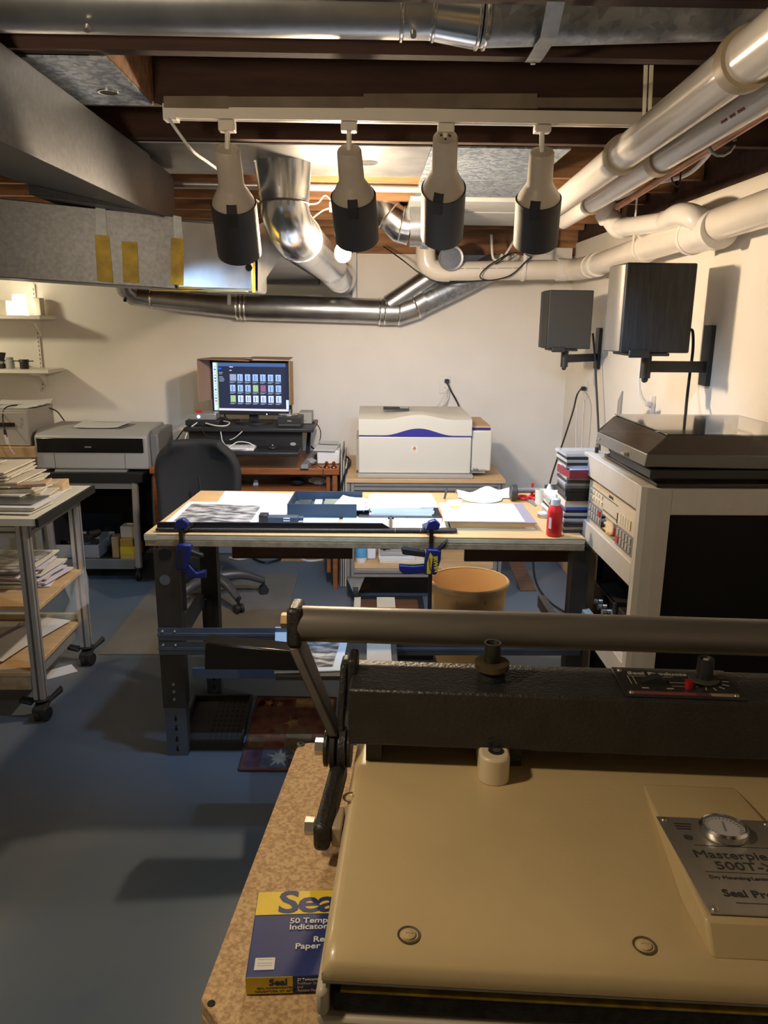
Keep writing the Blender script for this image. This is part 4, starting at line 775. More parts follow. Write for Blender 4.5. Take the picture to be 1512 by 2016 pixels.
# ================================================================ OUTLETS AND CORDS
def outlet(par,o,xd,mt=whitepaint):
    m_=basis(o,xd,V(0,0,1))
    with at_frame(m_):
        B().box((-.037,-.058,0),(.037,.058,.006)).obj('cover_plate',mt,par,bev=.002)
        for s in (-.021,.021): B().lathe([(.017,.006),(.017,.008)],Matrix.Translation((0,s,0)),20).obj('socket',white,par); B().box((-.006,s-.004,.0078),(-.004,s+.004,.0085)).obj('slot',dark,par); B().box((.004,s-.004,.0078),(.006,s+.004,.0085)).obj('slot',dark,par)
ol=thing('wall_outlet','white double outlet on back wall above the scanner','outlet'); c=P(876,757,y=5.2); outlet(ol,V(c.x,5.199,c.z),V(1,0,0))
pc=thing('power_cable','black plug and cord in the outlet above the scanner','cable'); p=P(880,750,y=5.17); B().box((p.x-.014,5.155,p.z-.014),(p.x+.014,5.19,p.z+.012)).obj('plug',blackm,pc,bev=.004); B().tube(smooth([p+V(0,-.01,-.01),P(888,770,y=5.15),P(900,792,y=5.15),P(908,815,y=5.12),P(912,850,y=5.1)],5),.006,8).obj('cord',cable,pc)
cord('power_cable',[P(884,766,y=5.185),P(882,785,y=5.17),P(868,805,y=5.1),P(856,820,y=5.0)],.004,cablew,'right white cord running from wall outlet to the scanner')
ol=thing('wall_outlet','white outlet on right wall near the far corner','outlet'); c=P(1152,768,x=1.32); outlet(ol,V(1.319,c.y,c.z),V(0,-1,0))
pc=thing('power_cable','black plug and long cord on right wall by the corner','cable'); p=P(1146,765,x=1.29); B().box((1.285,p.y-.014,p.z-.012),(1.312,p.y+.014,p.z+.012)).obj('plug',blackm,pc,bev=.004); B().tube(smooth([p+V(-.005,0,0),P(1136,778,y=4.45),P(1128,810,y=4.4),P(1112,860,y=4.35),P(1095,910,y=4.2),P(1083,950,y=4.0),P(1078,990,y=3.9)],5),.005,8).obj('cord',cable,pc)
cord('cord',[P(1136,800,x=1.314),P(1134,850,x=1.314),P(1134,900,x=1.314),P(1133,1000,x=1.314)],.003,cablew,'left thin white cord hanging down the right wall by corner',ol)
cord('cord',[P(1150,782,x=1.314),P(1147,840,x=1.314),P(1145,900,x=1.314),P(1144,1000,x=1.314)],.003,cablew,'right thin white cord hanging below the corner outlet',ol)
ps=thing('power_strip','upright white power strip on the right wall behind the turntable','power strip'); c=P(1283,800,x=1.31); B().box((1.296,c.y-.02,c.z-.25),(1.319,c.y+.02,P(1283,778,x=1.31).z)).obj('body',white,ps,bev=.003)
B().tube(smooth([P(1262,715,x=1.31),P(1257,745,x=1.31),P(1258,775,x=1.30),P(1268,795,x=1.28),P(1279,795,x=1.29)],5),.003,8).obj('cord',cablew,ps); p=P(1276,795,x=1.285); B().box((1.275,p.y-.012,p.z-.012),(1.2955,p.y+.012,p.z+.012)).obj('plug',M('lilac_plastic',(.55,.56,.68),.5),ps,bev=.003)
q_=P(1228,771,y=3.5); B().hexa([(q_.x-.04,3.42,0.003),(q_.x-.025,3.42,.003),(q_.x-.02+.05,3.62,.003),(q_.x-.035+.05,3.62,.003),(q_.x-.035,3.42,P(1215,770,y=3.42).z),(q_.x-.028,3.42,P(1215,770,y=3.42).z),(q_.x+.022,3.62,P(1243,793,y=3.62).z+.01),(q_.x+.015,3.62,P(1243,793,y=3.62).z+.01)]).thing('display_panel',M('grey_panel',(.25,.24,.22),.4),'thin grey panel standing upright behind the turntable','panel')
# ================================================================ SPEAKERS
def speaker(px0,px1,py0,py1,Y,D,plate,arm_y,lab,lab2,cablept,lab3,mt):
    x0,x1=P(px0,(py0+py1)/2,y=Y).x,P(px1,(py0+py1)/2,y=Y).x; z1,z0=P((px0+px1)/2,py0,y=Y).z,P((px0+px1)/2,py1,y=Y).z
    s=thing('loudspeaker',lab,'loudspeaker','wall loudspeakers')
    B().box((x0,Y,z0),(x1,Y+D,z1)).obj('cabinet',mt,s,bev=.006)
    B().prism([(x0-.001,Y+.006,z0+.004),(x0-.012,Y+.02,z0+.004),(x0-.016,Y+D/2,z0+.004),(x0-.012,Y+D-.02,z0+.004),(x0-.001,Y+D-.006,z0+.004)],(0,0,z1-z0-.01)).obj('grille',grillem if D<.2 and px0>1200 else spkg,s,bev=.002)
    B().box((x1+.0005,Y+.06,z0+.06),(x1+.006,Y+D-.06,z0+.11)).obj('terminal_plate',blackm,s)
    k=thing('speaker_bracket',lab2,'bracket')
    pl=P(*plate,x=1.312); sc_=D/.18
    B().box((1.300,pl.y-.035,pl.z-.115*1),(1.319,pl.y+.035,pl.z+.115)).obj('wall_plate',blackm,k,bev=.003)
    xm_=x0+(x1-x0)*.52; za=z0-.055
    B().bar(V(xm_,Y+D/2,za),V(1.300,pl.y,za),.035,.042).obj('arm',blackm,k)
    B().cyl((xm_,Y+D/2,za-.045),(xm_,Y+D/2,z0-.012),.02,n=18).obj('pivot',blackm,k); B().sphere((xm_,Y+D/2,za-.05),.013,8).obj('knob',blackm,k)
    B().box((x0+(x1-x0)*.12,Y+.0,z0-.012),(x0+(x1-x0)*.72,Y+D,z0-.0008)).obj('cradle',blackm,k,bev=.003); B().box((x0+(x1-x0)*.12,Y-.012,z0-.018),(x0+(x1-x0)*.42,Y+.0,z0+.010)).obj('clamp_jaw',blackm,k,bev=.003)
    cord('cable',cablept,.006,cable,lab3,s)
speaker(1228,1366,517,695,2.92,.19,(1393,700),716,'near black loudspeaker, larger in view, with silvery front edge','black bracket holding the near loudspeaker on the right wall',[P(1349,648,y=3.06)+V(.02,0,0),P(1364,655,y=3.06),P(1364,690,y=3.05),P(1357,745,y=3.04),P(1351,800,y=2.95),P(1348,850,y=2.87),P(1346,900,y=2.85),V(1.2,2.80,.7),V(1.2,2.79,.01)],'black cable dropping from the near loudspeaker behind the turntable',spkm)
speaker(1079,1166,571,687,4.2,.17,(1178,686),690,'far dark grey loudspeaker mounted near the room corner','black bracket holding the far loudspeaker on the right wall',[P(1160,656,y=4.36)+V(.02,0,0),P(1168,665,y=4.36),P(1171,700,y=4.36),P(1174,760,y=4.3),P(1178,840,y=4.2),P(1180,900,y=4.1),V(1.22,4.05,.6),V(1.22,4.0,.01)],'black cable dropping from the far loudspeaker',spkg)
# ================================================================ WORKBENCH
ZT=.86; wb=thing('workbench','long workbench with wooden top and blue-grey steel legs, mid room','workbench')
NL,FL,NR=P(284,1051,z=ZT),P(395,966,z=ZT),P(1142,1061,z=ZT); FR=V(NR.x+.03,FL.y-.02,ZT)
d1=V(0,0,-.021)
OUT=[NL,V(.765,NR.y,0),V(.765,2.75,0),V(1.02,2.75,0),V(1.02,FL.y-.02,0),FL]
def slab(z0,z1): return B().prism([V(p.x,p.y,z0) for p in OUT],(0,0,z1-z0))
slab(ZT-.004,ZT).obj('top_sheet',mdf,wb); slab(ZT-.023,ZT-.0045).obj('upper_board',mdfe,wb,bev=.003); slab(ZT-.045,ZT-.0235).obj('lower_board',mdfd,wb,bev=.002)
ex=(NR-NL).normalized(); ey=(FL-NL).normalized(); ZU=ZT-.046
a=P(284,1062,y=NL.y-.002); B().box((NL.x-.001,NL.y-.003,ZT-.022),(NL.x+.045,NL.y-.0005,ZT-.003)).obj('edge_tape',M('pale_green_tape',(.50,.55,.46),.6),wb)
# steel legs (C channels)
def leg(x,y,zt,par,w=.085,dp=.06,low=True):
    up_=B(); z0=.20
    up_.box((x,y,z0),(x+w,y+.003,zt)); up_.box((x+w-.003,y+.003,z0),(x+w,y+dp,zt)); up_.box((x,y+.003,z0),(x+.003,y+dp,zt)); o=up_.obj('leg',steeld,par)
    lo=B(); lo.box((x+.004,y+.004,0.002),(x+w-.004,y+.007,.36)); lo.box((x+w-.007,y+.007,.002),(x+w-.004,y+dp-.003,.36)); lo.box((x+.004,y+.007,.002),(x+.007,y+dp-.003,.36)); lo.box((x+.004,y+.007,.002),(x+w-.004,y+dp-.003,.005)); lo.obj('foot_channel',steelb,o)
    if low:
        h=B()
        for zz in (.025,.065,.11,.15): h.lathe([(.006,-.0008),(.006,.0005)],Matrix.Translation((x+w*.5,y+.0032,zz))@Matrix.Rotation(R_(90),4,'X'),14); h.box((x+w*.5-.003,y+.0027,zz+.004),(x+w*.5+.003,y+.0040,zz+.016))
        h.obj('slot_hole',dark,o)
        b=B()
        for zz in (.235,.265,.295): b.lathe([(.006,0),(.005,.003)],Matrix.Translation((x+w*.5,y-.0002,zz))@Matrix.Rotation(R_(90),4,'X'),12)
        b.obj('bolt',nickel,o)
    return o
lx,ly=P(301,1080,y=2.60).x,2.60
l1=leg(lx,ly,ZU,wb); 
h=P(326,1142,y=2.599); B().lathe([(.019,-.001),(.019,.0012)],Matrix.Translation((lx+.035,ly-.0005,h.z))@Matrix.Rotation(R_(90),4,'X'),24).obj('round_hole',M('hole_grey',(.12,.14,.18),.6),l1); B().lathe([(.023,-.001),(.023,.0012)],Matrix.Translation((lx+.04,ly-.0005,h.z+.095))@Matrix.Rotation(R_(90),4,'X'),24).obj('round_hole',dark,l1)
rx,ry=P(392,1080,y=3.10).x,3.10
l2=leg(rx,ry,ZU,wb,.07)
for px in (396,404): 
    for py in (1135,1180): q_=P(px,py,y=ry-.001); B().sphere(q_,.005,6).obj('bolt',nickel,l2)
RX=P(1124,1150,y=2.6).x
leg(RX,ly+.0,ZU,wb,.06,low=False); leg(.90,ry,ZU,wb,.07,low=False)
def rail(y,z0,z1,x0,x1,nm='shelf_rail',m=steelb,lip=True):
    b=B().box((x0,y-.004,z0),(x1,y,z1)); 
    if lip: b.box((x0,y,z0+.012),(x1,y+.03,z0+.015)).box((x0,y-.012,(z0+z1)/2-.004),(x1,y-.004,(z0+z1)/2+.006))
    return b.obj(nm,m,wb)
za,zb=P(330,1237,y=2.59).z,P(330,1262,y=2.59).z; zc,zd=P(330,1264,y=2.59).z,P(330,1290,y=2.59).z
rail(2.596,zb,za,lx,RX+.05); rail(2.596,zd,zc,lx,RX+.05)
ra,rb=P(400,1312,y=2.72).z,P(400,1331,y=2.72).z
B().box((lx+.09,2.70,rb),(RX+.03,2.72,ra)).obj('stretcher',steelb,wb)
for y in (2.66,): B().box((lx+.03,2.60+.004,zd),(lx+.06,3.10,zd+.05)).obj('side_rail',steelb,wb)
B().box((RX+.0,2.665,zd),(RX+.03,3.095,zd+.05)).obj('side_rail',steelb,wb); 0
for z in (za-.012,zc-.012):
    for dx in (.018,.062): B().sphere((lx+dx,2.588,z),.006,6).obj('bolt',nickel,wb)
# low stand with black tray and print
zsf=.50; ls=thing('low_stand','low black pedestal stand in front of the workbench, behind the press','stand')
sx0,sx1=P(546,1320,y=2.3).x,P(785,1300,y=2.3).x
B().box((sx0,2.25,zsf-.015),(sx1,2.58,zsf)).obj('top_plate',steeld,ls,bev=.002); sxm=sx1-.08
B().box((sxm-.03,2.38,.021),(sxm+.03,2.44,zsf-.016)).obj('column',steeld,ls); B().box((sxm-.16,2.25,.002),(sxm+.16,2.56,.02)).obj('base',steeld,ls)
zi=zsf+.001
def flat(name,lab,pts,z,t,mt,cat='paper',group=None,**k): return sheet(name,lab,[P(a,b,z=z)[:2] for a,b in pts],z,t,mt,cat,group,**k)
flat('mounted_print','blue-white mounted print lying on the low black stand',[(540,1326),(672,1322),(690,1238),(542,1236)],zi,.004,papb); flat('rock_print','grey rocky photo print on the blue-white mount',[(575,1314),(655,1312),(670,1262),(585,1262)],zi+.0045,.002,photo)
t0,t1,t2,t3=P(403,1266,y=2.27),P(600,1285,y=2.27),P(600,1320,y=2.27),P(402,1318,y=2.27)
for q_ in (t2,t3): q_.z=zi+.0095
bt_=B().hexa([t3,t2,t2+V(0,.075,0),t3+V(0,.075,0),t0,t1,t1+V(0,.075,0),t0+V(0,.075,0)]); bt_.thing('black_tray',M('black_gloss_tray',(.014,.012,.011),.25),'long black tapered tray on the low stand, left of the press lever','tray',bev=.006)
B().box((P(722,1300,y=2.3).x,2.26,zi),(P(772,1300,y=2.3).x,2.56,zi+.012)).thing('grey_strip',greyl,'pale grey strip lying on the low stand behind the press beam','strip')
# black framed panel behind press handle, on floor
fz=0.004
pt=[P(692,1182,z=.0),P(832,1188,z=.0)]
fr=thing('picture_frame','black frame with pale tape patches lying on the floor behind the workbench','frame')
xa_,xb_,ya_,yb_=pt[0].x,pt[1].x,3.45,pt[0].y
B().box((xa_,ya_,.002),(xb_,ya_+.03,.03)).obj('frame_bar',blackm,fr); B().box((xa_,yb_-.03,.002),(xb_,yb_,.03)).obj('frame_bar',blackm,fr); B().box((xa_,ya_+.03,.002),(xa_+.03,yb_-.03,.03)).obj('frame_bar',blackm,fr); B().box((xb_-.03,ya_+.03,.002),(xb_,yb_-.03,.03)).obj('frame_bar',blackm,fr)
B().box((xa_+.03,ya_+.03,.003),(xb_-.03,yb_-.03,.018)).obj('panel',dkwood,fr)
for a,c in ((697,710),(742,778)): B().box((P(a,1190,z=.03).x,yb_-.2,.031),(P(c,1190,z=.03).x,yb_-.035,.034)).obj('tape_patch',papc,fr)
# ---------------------------------------------------------------- things on the bench top
z=ZT+.001
flat('paper_sheet','large white paper sheet at back left of the workbench top',[(405,1040),(690,1040),(560,972),(448,968)] and [(412,1012),(590,1025),(600,973),(443,967)],z,.0012,pap)
flat('blue_paper','pale bluish paper sheet under the small black cutter',[(486,1040),(600,1040),(640,990),(540,990)],z+.0015,.001,papb)
flat('print_mount','white mount board beneath the black and white print, left of bench',[(308,1044),(488,1046),(533,991),(372,988)],z+.0028,.0015,pap)
flat('photo_print','black and white landscape print on a white mount, left of bench',[(330,1037),(484,1040),(514,996),(378,992)],z+.0046,.0008,photo)
flat('paper_card','pale blue card, left of the three in front of the slate box',[(590,1041),(662,1043),(668,1020),(592,1019)],z+.0028,.001,papb,group=None); flat('paper_card','pale blue card in the middle, in front of binder',[(668,1043),(764,1044),(764,1019),(676,1019)],z+.0028,.001,papb); 
flat('paper_card','pale blue card nearest the right bench clamp',[(773,1044),(868,1045),(870,1020),(776,1020)],z+.0028,.001,papb); flat('paper_card','small pale card lying on the card nearest the right clamp',[(784,1040),(832,1041),(832,1026),(786,1026)],z+.0045,.001,pap)
B().hexa([P(766,1046,z=z)+V(0,0,.004),P(771,1046,z=z)+V(0,0,.004),P(772,1017,z=z)+V(0,0,.004),P(767,1017,z=z)+V(0,0,.004),P(766,1046,z=z)+V(0,0,.008),P(771,1046,z=z)+V(0,0,.008),P(772,1017,z=z)+V(0,0,.008),P(767,1017,z=z)+V(0,0,.008)]).thing('ruler_strip',bluebox,'short dark strip between two pale blue cards','strip')
# straightedge cutter bar
se=thing('cutting_bar','long black cutting straightedge clamped along the bench front edge','straightedge')
s0,s1=P(308,1046,z=z),P(902,1055,z=z)
s1.y=s0.y
B().box((s0.x,s0.y-.012,z+.0055),(s1.x,s0.y+.022,z+.012)).obj('base_bar',blackm,se,bev=.001)
sx=P(752,1048,z=z).x
B().prism([(s0.x,s0.y+.012,z+.0125),(sx+.03,s0.y+.012,z+.0125),(sx,s0.y+.012,z+.030),(s0.x,s0.y+.012,z+.030)],(0,.008,0)).obj('fence',M('black_anodised',(.01,.01,.014),.25),se)
b=B()
for k in range(int((sx-s0.x)/.008)): b.box((s0.x+.01+k*.008,s0.y-.010,z+.0121),(s0.x+.0115+k*.008,s0.y-.002,z+.0124))
b.obj('scale_marks',greyl,se)
for px in (778,828): q_=P(px,1050,z=z); B().box((q_.x-.001,s0.y-.0122,z+.0056),(q_.x+.001,s0.y+.01,z+.0125)).obj('joint_mark',nickel,se)
# bar clamps
def clamp(px,lab,flip,zbar,head_px,grip_py):
    k=thing('bar_clamp',lab,'clamp','bar clamps on the bench')
    yb=NL.y-.032; bx_=P(px,1100,y=yb).x
    B().box((bx_-.007,yb-.003,P(px,zbar,y=yb).z),(bx_+.007,yb+.003,ZT+.05)).obj('bar',blackm,k)
    b=B().prism([(bx_-.022,yb-.014,ZT+.030),(bx_+.024,yb-.014,ZT+.030),(bx_+.030,yb-.014,ZT+.052),(bx_+.012,yb-.014,ZT+.068),(bx_-.012,yb-.014,ZT+.060)],(0,.028,0)); b.obj('jaw',blued,k,bev=.004)
    B().hexa([(bx_-.010,yb+.014,ZT+.016),(bx_+.010,yb+.014,ZT+.016),(bx_+.008+flip*.02,yb+.075,ZT+.016),(bx_-.008+flip*.02,yb+.075,ZT+.016),(bx_-.012,yb+.014,ZT+.055),(bx_+.012,yb+.014,ZT+.055),(bx_+.01+flip*.02,yb+.075,ZT+.03),(bx_-.01+flip*.02,yb+.075,ZT+.03)]).obj('jaw_arm',blued if flip<0 else blackm,k,bev=.003)
    g0=P(px,grip_py,y=yb-.014)
    s=flip
    with at_frame(Matrix.Translation((bx_,yb,g0.z))):
        b=B().prism([(-.022,-.016,-.045),(.020,-.016,-.045),(.034*1,-.016,.01),(.036,-.016,.046),(-.014,-.016,.050),(-.022,-.016,.0)],(0,.032,0)); b.obj('grip_body',blued,k,bev=.005)
        if s<0:
            B().prism([(-.02,-.012,.018),(-.10,-.012,.028),(-.106,-.012,.048),(-.098,-.012,.052),(-.02,-.012,.040)],(0,.024,0)).obj('release_handle',rubber,k,bev=.004)
            B().prism([(-.02,-.012,-.040),(-.095,-.012,-.046),(-.112,-.012,-.030),(-.112,-.012,-.010),(-.100,-.012,-.012),(-.06,-.012,-.014),(-.02,-.012,-.010)],(0,.024,0)).obj('squeeze_trigger',blued,k,bev=.004)
            B().prism([(-.014,-.0175,-.040),(.000,-.0175,-.040),(.006,-.0175,.025),(-.004,-.0175,.040),(-.014,-.0175,.0)],(0,.001,0)).obj('yellow_panel',yell,k)
            text('lettering','IRWIN',.020,basis(V(.008,-.0172,.024),V(0.1,0,-1),V(1,0,.1)),yell,k,bold=.0009)
            text('lettering','QUICK-GRIP',.0085,basis(V(-.0085,-.0180,.018),V(0.08,0,-1),V(1,0,.08)),blackm,k)
            B().hexa([(.018,-.014,.03),(.05,-.014,.06),(.05,.02,.06),(.018,.02,.03),(.022,-.014,.05),(.058,-.014,.085),(.058,.02,.085),(.022,.02,.05)]).obj('lower_jaw',blackm,k,bev=.003)
        else:
            B().prism([(.02,-.012,.030),(.075,-.012,.010),(.075,-.012,-.004),(.02,-.012,.010)],(0,.024,0)).obj('release_handle',rubber,k,bev=.004)
            B().prism([(-.01,-.012,-.040),(.02,-.012,-.075),(.08,-.012,-.078),(.082,-.012,-.048),(.05,-.012,-.056),(.02,-.012,-.02)],(0,.024,0)).obj('squeeze_trigger',blued,k,bev=.004)
            B().box((-.012,-.0175,-.03),(.006,-.0165,.03)).obj('dark_panel',blackm,k)
    return k
clamp(359,'left blue bar clamp hanging from the bench front edge',1,1202,0,1098); clamp(848,'right blue bar clamp with yellow lettering by the tan bin',-1,1225,0,1108)
# small black cutter head
q_=P(549,1031,z=z); cu=thing('mat_cutter','small black mat cutter head standing behind the straightedge','cutter')
w_=(P(588,1030,z=z).x-P(511,1030,z=z).x)/2
B().box((q_.x-w_,q_.y-.01,z+.004),(q_.x+w_,q_.y+.03,z+.028)).obj('body',bluebox,cu,bev=.004); B().box((q_.x-w_,q_.y-.014,z+.004),(q_.x-w_*.55,q_.y+.032,z+.036)).obj('end_block',blackm,cu,bev=.003)
for s in (.012,.021): B().box((q_.x+w_*.25,q_.y-.0115,z+s),(q_.x+w_*.58,q_.y-.0095,z+s+.004)).obj('white_line',pap,cu)
B().cyl((q_.x+w_,q_.y+.01,z+.018),(q_.x+w_+.018,q_.y+.01,z+.018),.009,n=14).obj('knob',bluebox,cu)
# slate box
bxp=thing('slate_box','open dark slate-blue archival box on the workbench','box')
a=P(566,1019,z=z+.003); c=P(702,1022,z=z+.003); bkL=P(597,1000,z=z+.003)
Y0=a.y; Y1=Y0+.27; X0,X1=a.x,P(702,1020,z=z+.003).x; hz=P(566,994,y=Y0).z-z
yo=.012; b0=z+.0035
hb=P(597,967,y=Y1).z-b0
B().box((X0,Y0,b0),(X1,Y1,b0+.003)).obj('floor_panel',bluebox,bxp); B().box((X0,Y0,b0+.003),(X1,Y0+.004,b0+hz)).obj('side_panel',bluebox,bxp)
B().box((X0+.004,Y1-.004,b0+.003),(X1+.02,Y1,b0+max(.04,hb))).obj('side_panel',bluebox,bxp); B().hexa([(X0,Y0+.004,b0+.003),(X0+.004,Y0+.004,b0+.003),(X0+.008,Y1,b0+.003),(X0+.004,Y1,b0+.003),(X0,Y0+.004,b0+hz),(X0+.004,Y0+.004,b0+hz),(X0+.008,Y1,b0+max(.04,hb)),(X0+.004,Y1,b0+max(.04,hb))]).obj('side_panel',bluebox,bxp)
for k,(x,w_,mt,lab) in enumerate(((X0+.05,.05,photod,'small dark print lying in the slate box'),(X0+.105,.03,papb,'narrow pale paper lying in the slate box'),(X0+.19,.12,M('grey_green_print',(.22,.25,.2),.35),'grey-green sleeve lying in the slate box'))): B().box((x-w_/2,Y0+.06,b0+.004),(x+w_/2,Y1-.02,b0+.012+.002*k)).thing('box_print',mt,lab,'print')
sheet('loose_sheets','white sheets spilling from the slate box towards the binder',[(X1-.10,Y0+.05),(X1+.045,Y0+.03),(X1+.10,Y1-.03),(X1-.06,Y1-.02)],b0+.019,.004,pap,curl=.01)
# binder
bd=thing('ring_binder','black ring binder lying open under a white paper stack','binder')
e=[P(690,1018,z=z+.002),P(869,1021,z=z+.002),P(862,980,z=z+.002),P(740,978,z=z+.002)]
x0,x1=P(706,1020,z=z+.002).x,P(869,1020,z=z+.002).x; y0=e[1].y; y1=y0+.27
B().box((x0,y0,z+.0035),(x1,y1,z+.008)).obj('cover',M('binder_black',(.03,.032,.036),.4),bd,bev=.002)
for k in (0,1,2): B().tube([V(x0+.03+.012*math.cos(t*.52),y0+.05+k*.08,z+.012+.022*math.sin(t*.52)) for t in range(7)],.002,6).obj('ring',nickel,bd)
for k in range(5): sheet('binder_page','white page in the thick stack on the ring binder',rot_rect((x0+x1)/2+.004+(k%3)*.004,y0+.135+.002*k,(x1-x0)*.76,.245,(-.8,.6,-.3,.9,0)[k]),z+.0085+k*.0062,.006,pap,'paper','pages on the binder')
sheet('clear_sleeve','clear plastic sleeve sticking out right of the binder pages',rot_rect(x1-.05,y0+.14,.07,.24,3),z+.040,.002,M('milky_sleeve',(.62,.64,.68),.25),'sleeve')
q_=P(875,985,z=z); B().cyl(q_+V(0,0,.008),q_+V(.012,.03,.045),.005,n=8).thing('small_awl',steeld,'small dark tool standing right of the binder','tool')
# art books
X0,X1=P(872,1038,z=z).x,P(1030,1040,z=z).x; Y0=P(950,1042,z=z).y
bk=thing('art_book','large cream art book with grey-violet edge under the white catalogue','book')
Xe=P(1053,1040,z=z).x; xs=P(885,1040,z=z).x
with at_frame(T(xs,Y0,z,-1.2)):
    w_=Xe-xs; B().box((0,.0,0),(w_,.30,.003)).obj('cover',papc,bk); B().box((.004,.004,.0032),(w_-.006,.296,.024)).obj('page_block',M('page_edges',(.62,.52,.36),.8,var=.1,scale=60,stretch=(.2,1,6)),bk); B().box((0,0,.0242),(w_,.30,.0275)).obj('cover',M('violet_grey_cover',(.30,.27,.33),.4),bk)
ct=thing('catalogue','white catalogue with small orange mark on top of the art book','book')
with at_frame(T(X0,Y0-.004,z+.0285,-1.5)):
    w_=X1-X0; B().box((0,0,0),(w_,.285,.004)).obj('cover',pap,ct); B().box((.04,.19,.0041),(.075,.235,.0046)).obj('orange_mark',M('orange_ink',(.75,.42,.12),.6),ct)
    b=B()
    for k in range(7): b.box((.02,.03+k*.017,.0041),(.13+.02*(k%3),.036+k*.017,.0044))
    b.obj('text_block',M('pale_tan_ink',(.62,.55,.42),.7),ct)
q_=P(946,978,z=z); pl=thing('white_disc','thin white round disc behind the catalogue','disc'); B().lathe([(.085,0),(.088,.003),(.085,.006)],Matrix.Translation((q_.x,q_.y-.04,z)),32).obj('disc',papb,pl)
flat('cream_envelope','cream envelope peeking out left of the catalogue',[(868,1040),(905,1040),(910,985),(880,985)],z,.003,papc)
q_=P(1000,978,z=z); B().cbox((q_.x,q_.y,z+.004),(.05,.02,.007)).thing('wood_stick',ply,'short pale stick behind the art book','stick')
# red bottle
q_=P(1090,1054,z=z); rb=thing('squeeze_bottle','red squeeze bottle with white cap on the bench right end','bottle')
with at_frame(Matrix.Translation((q_.x,q_.y,z))):
    B().lathe([(.024,0),(.027,.004),(.027,.085),(.024,.100),(.017,.108),(.016,.112)],n=28).obj('body',redp,rb); B().lathe([(.0165,.112),(.0165,.133),(.014,.136),(.005,.138),(.0035,.150)],n=22).obj('cap',M('cap_white',(.68,.72,.76),.4),rb)
    b=B()
    for a in (-150,-35): 
        for k in range(8):
            a0,a1=R_(a+k*3),R_(a+k*3+3); r=.0273; b.face([(r*math.cos(a0),r*math.sin(a0),.03),(r*math.cos(a1),r*math.sin(a1),.03),(r*math.cos(a1),r*math.sin(a1),.07),(r*math.cos(a0),r*math.sin(a0),.07)])
    b.obj('label_strip',M('lilac_label',(.6,.55,.62),.5),rb)
q_=P(1079,1000,z=z); gb=thing('glue_bottle','small amber glue bottle with white spout behind the red bottle','bottle'); B().lathe([(.017,0),(.018,.004),(.016,.04),(.010,.06)],Matrix.Translation((q_.x,q_.y,z)),20).obj('body',M('amber_glue',(.50,.30,.08),.25),gb); B().lathe([(.016,.06),(.014,.075),(.004,.10)],Matrix.Translation((q_.x,q_.y,z)),18).obj('spout',pvcw,gb)
q_=P(1066,992,z=z); cp=thing('tin_cup','squat beige cup beside the amber glue bottle','cup'); B().lathe([(.024,0),(.022,.02),(.024,.062),(.022,.062),(.020,.02),(.001,.006)],Matrix.Translation((q_.x-.005,q_.y,z)),24,False).obj('body',beige,cp)
q_=P(1070,1018,z=z); tn=thing('small_tin','low round silver tin in front of the beige cup','tin'); B().cyl((q_.x,q_.y,z),(q_.x,q_.y,z+.013),.024,n=26).obj('body',nickel,tn); B().cyl((q_.x,q_.y,z+.013),(q_.x,q_.y,z+.019),.022,n=26).obj('lid',pap,tn)
# CD stack
xr=P(1152,1050,z=z).x; X0=P(1113,1052,z=z).x
n=24; zz=z; Yc=P(1120,1050,z=z).y+.01
for k in range(n):
    h=.0098; mt=[steeld,greyl,blackm,M('smoky_case',(.16,.18,.22),.2),M('lilac_case',(.35,.36,.45),.25)][k%5]; lab='jewel-case disc in the tall stack beside the red bottle'; grp='plain disc cases in the stack'; D=.14; W_=.145; nm='disc_case'; dx=random.uniform(-.004,.004)
    if k==9: h,mt,lab,grp=.022,papc,'thick white boxed set low in the disc stack',None
    if k==8: mt,lab,grp=M('blue_card',(.05,.09,.40),.4),'blue-edged disc case just below the thick white boxed set',None
    if k==10: h,mt,lab,grp=.018,blackm,'lower of the two thick black cases in the disc stack',None
    if k==11: h,mt,lab,grp=.017,M('black_case',(.01,.01,.01),.3),'upper of the two thick black cases in the disc stack',None; dx=-.006
    if k==17: h,mt,lab,grp=.028,M('dark_red_case',(.22,.02,.04),.3),'dark red box jutting out near the top of the disc stack',None
    if k==18: h,mt,lab,grp=.003,papb,'pale blue booklet on top of the dark red box',None
    if k==23: h,mt,lab,grp=.010,clearp,'clear empty case on the very top of the disc stack',None; 
    with at_frame(T(X0+W_/2+dx+.0015*(k>12)*(k-12)*(-.6),Yc+D/2+random.uniform(-.006,.006)-(.02 if k in(17,18) else 0)+ (.0),zz,random.uniform(-2.5,2.5)+(6 if k in (17,18) else 0))):
        B().box((-W_/2,-D/2,0),(W_/2,D/2,h)).thing(nm,mt,lab,'disc case',grp,bev=.0006)
    zz+=h+.0006
for k in range(9):
    h=.0098; mt=[papc,greyl,beiged,pap,steeld][k%5]
    with at_frame(T(X0+.055+random.uniform(-.004,.004),Yc+.235+random.uniform(-.005,.005),z+k*.0105,random.uniform(-3,3))): B().box((-.07,-.06,0),(.07,.06,h)).thing('disc_case',mt,'disc case in the short rear pile behind the tall disc stack','disc case','discs in the rear pile',bev=.0006)
# rear table right: side table with headphones etc.
Yq=3.10
for pa,pb,py in ((459,694,1097),(913,1142,1103)): B().box((P(pa,py,y=Yq).x,Yq-.02,P((pa+pb)/2,py,y=Yq).z),(P(pb,py,y=Yq).x,Yq-.001,ZU-.001)).obj('rear_apron',dkwood,wb)
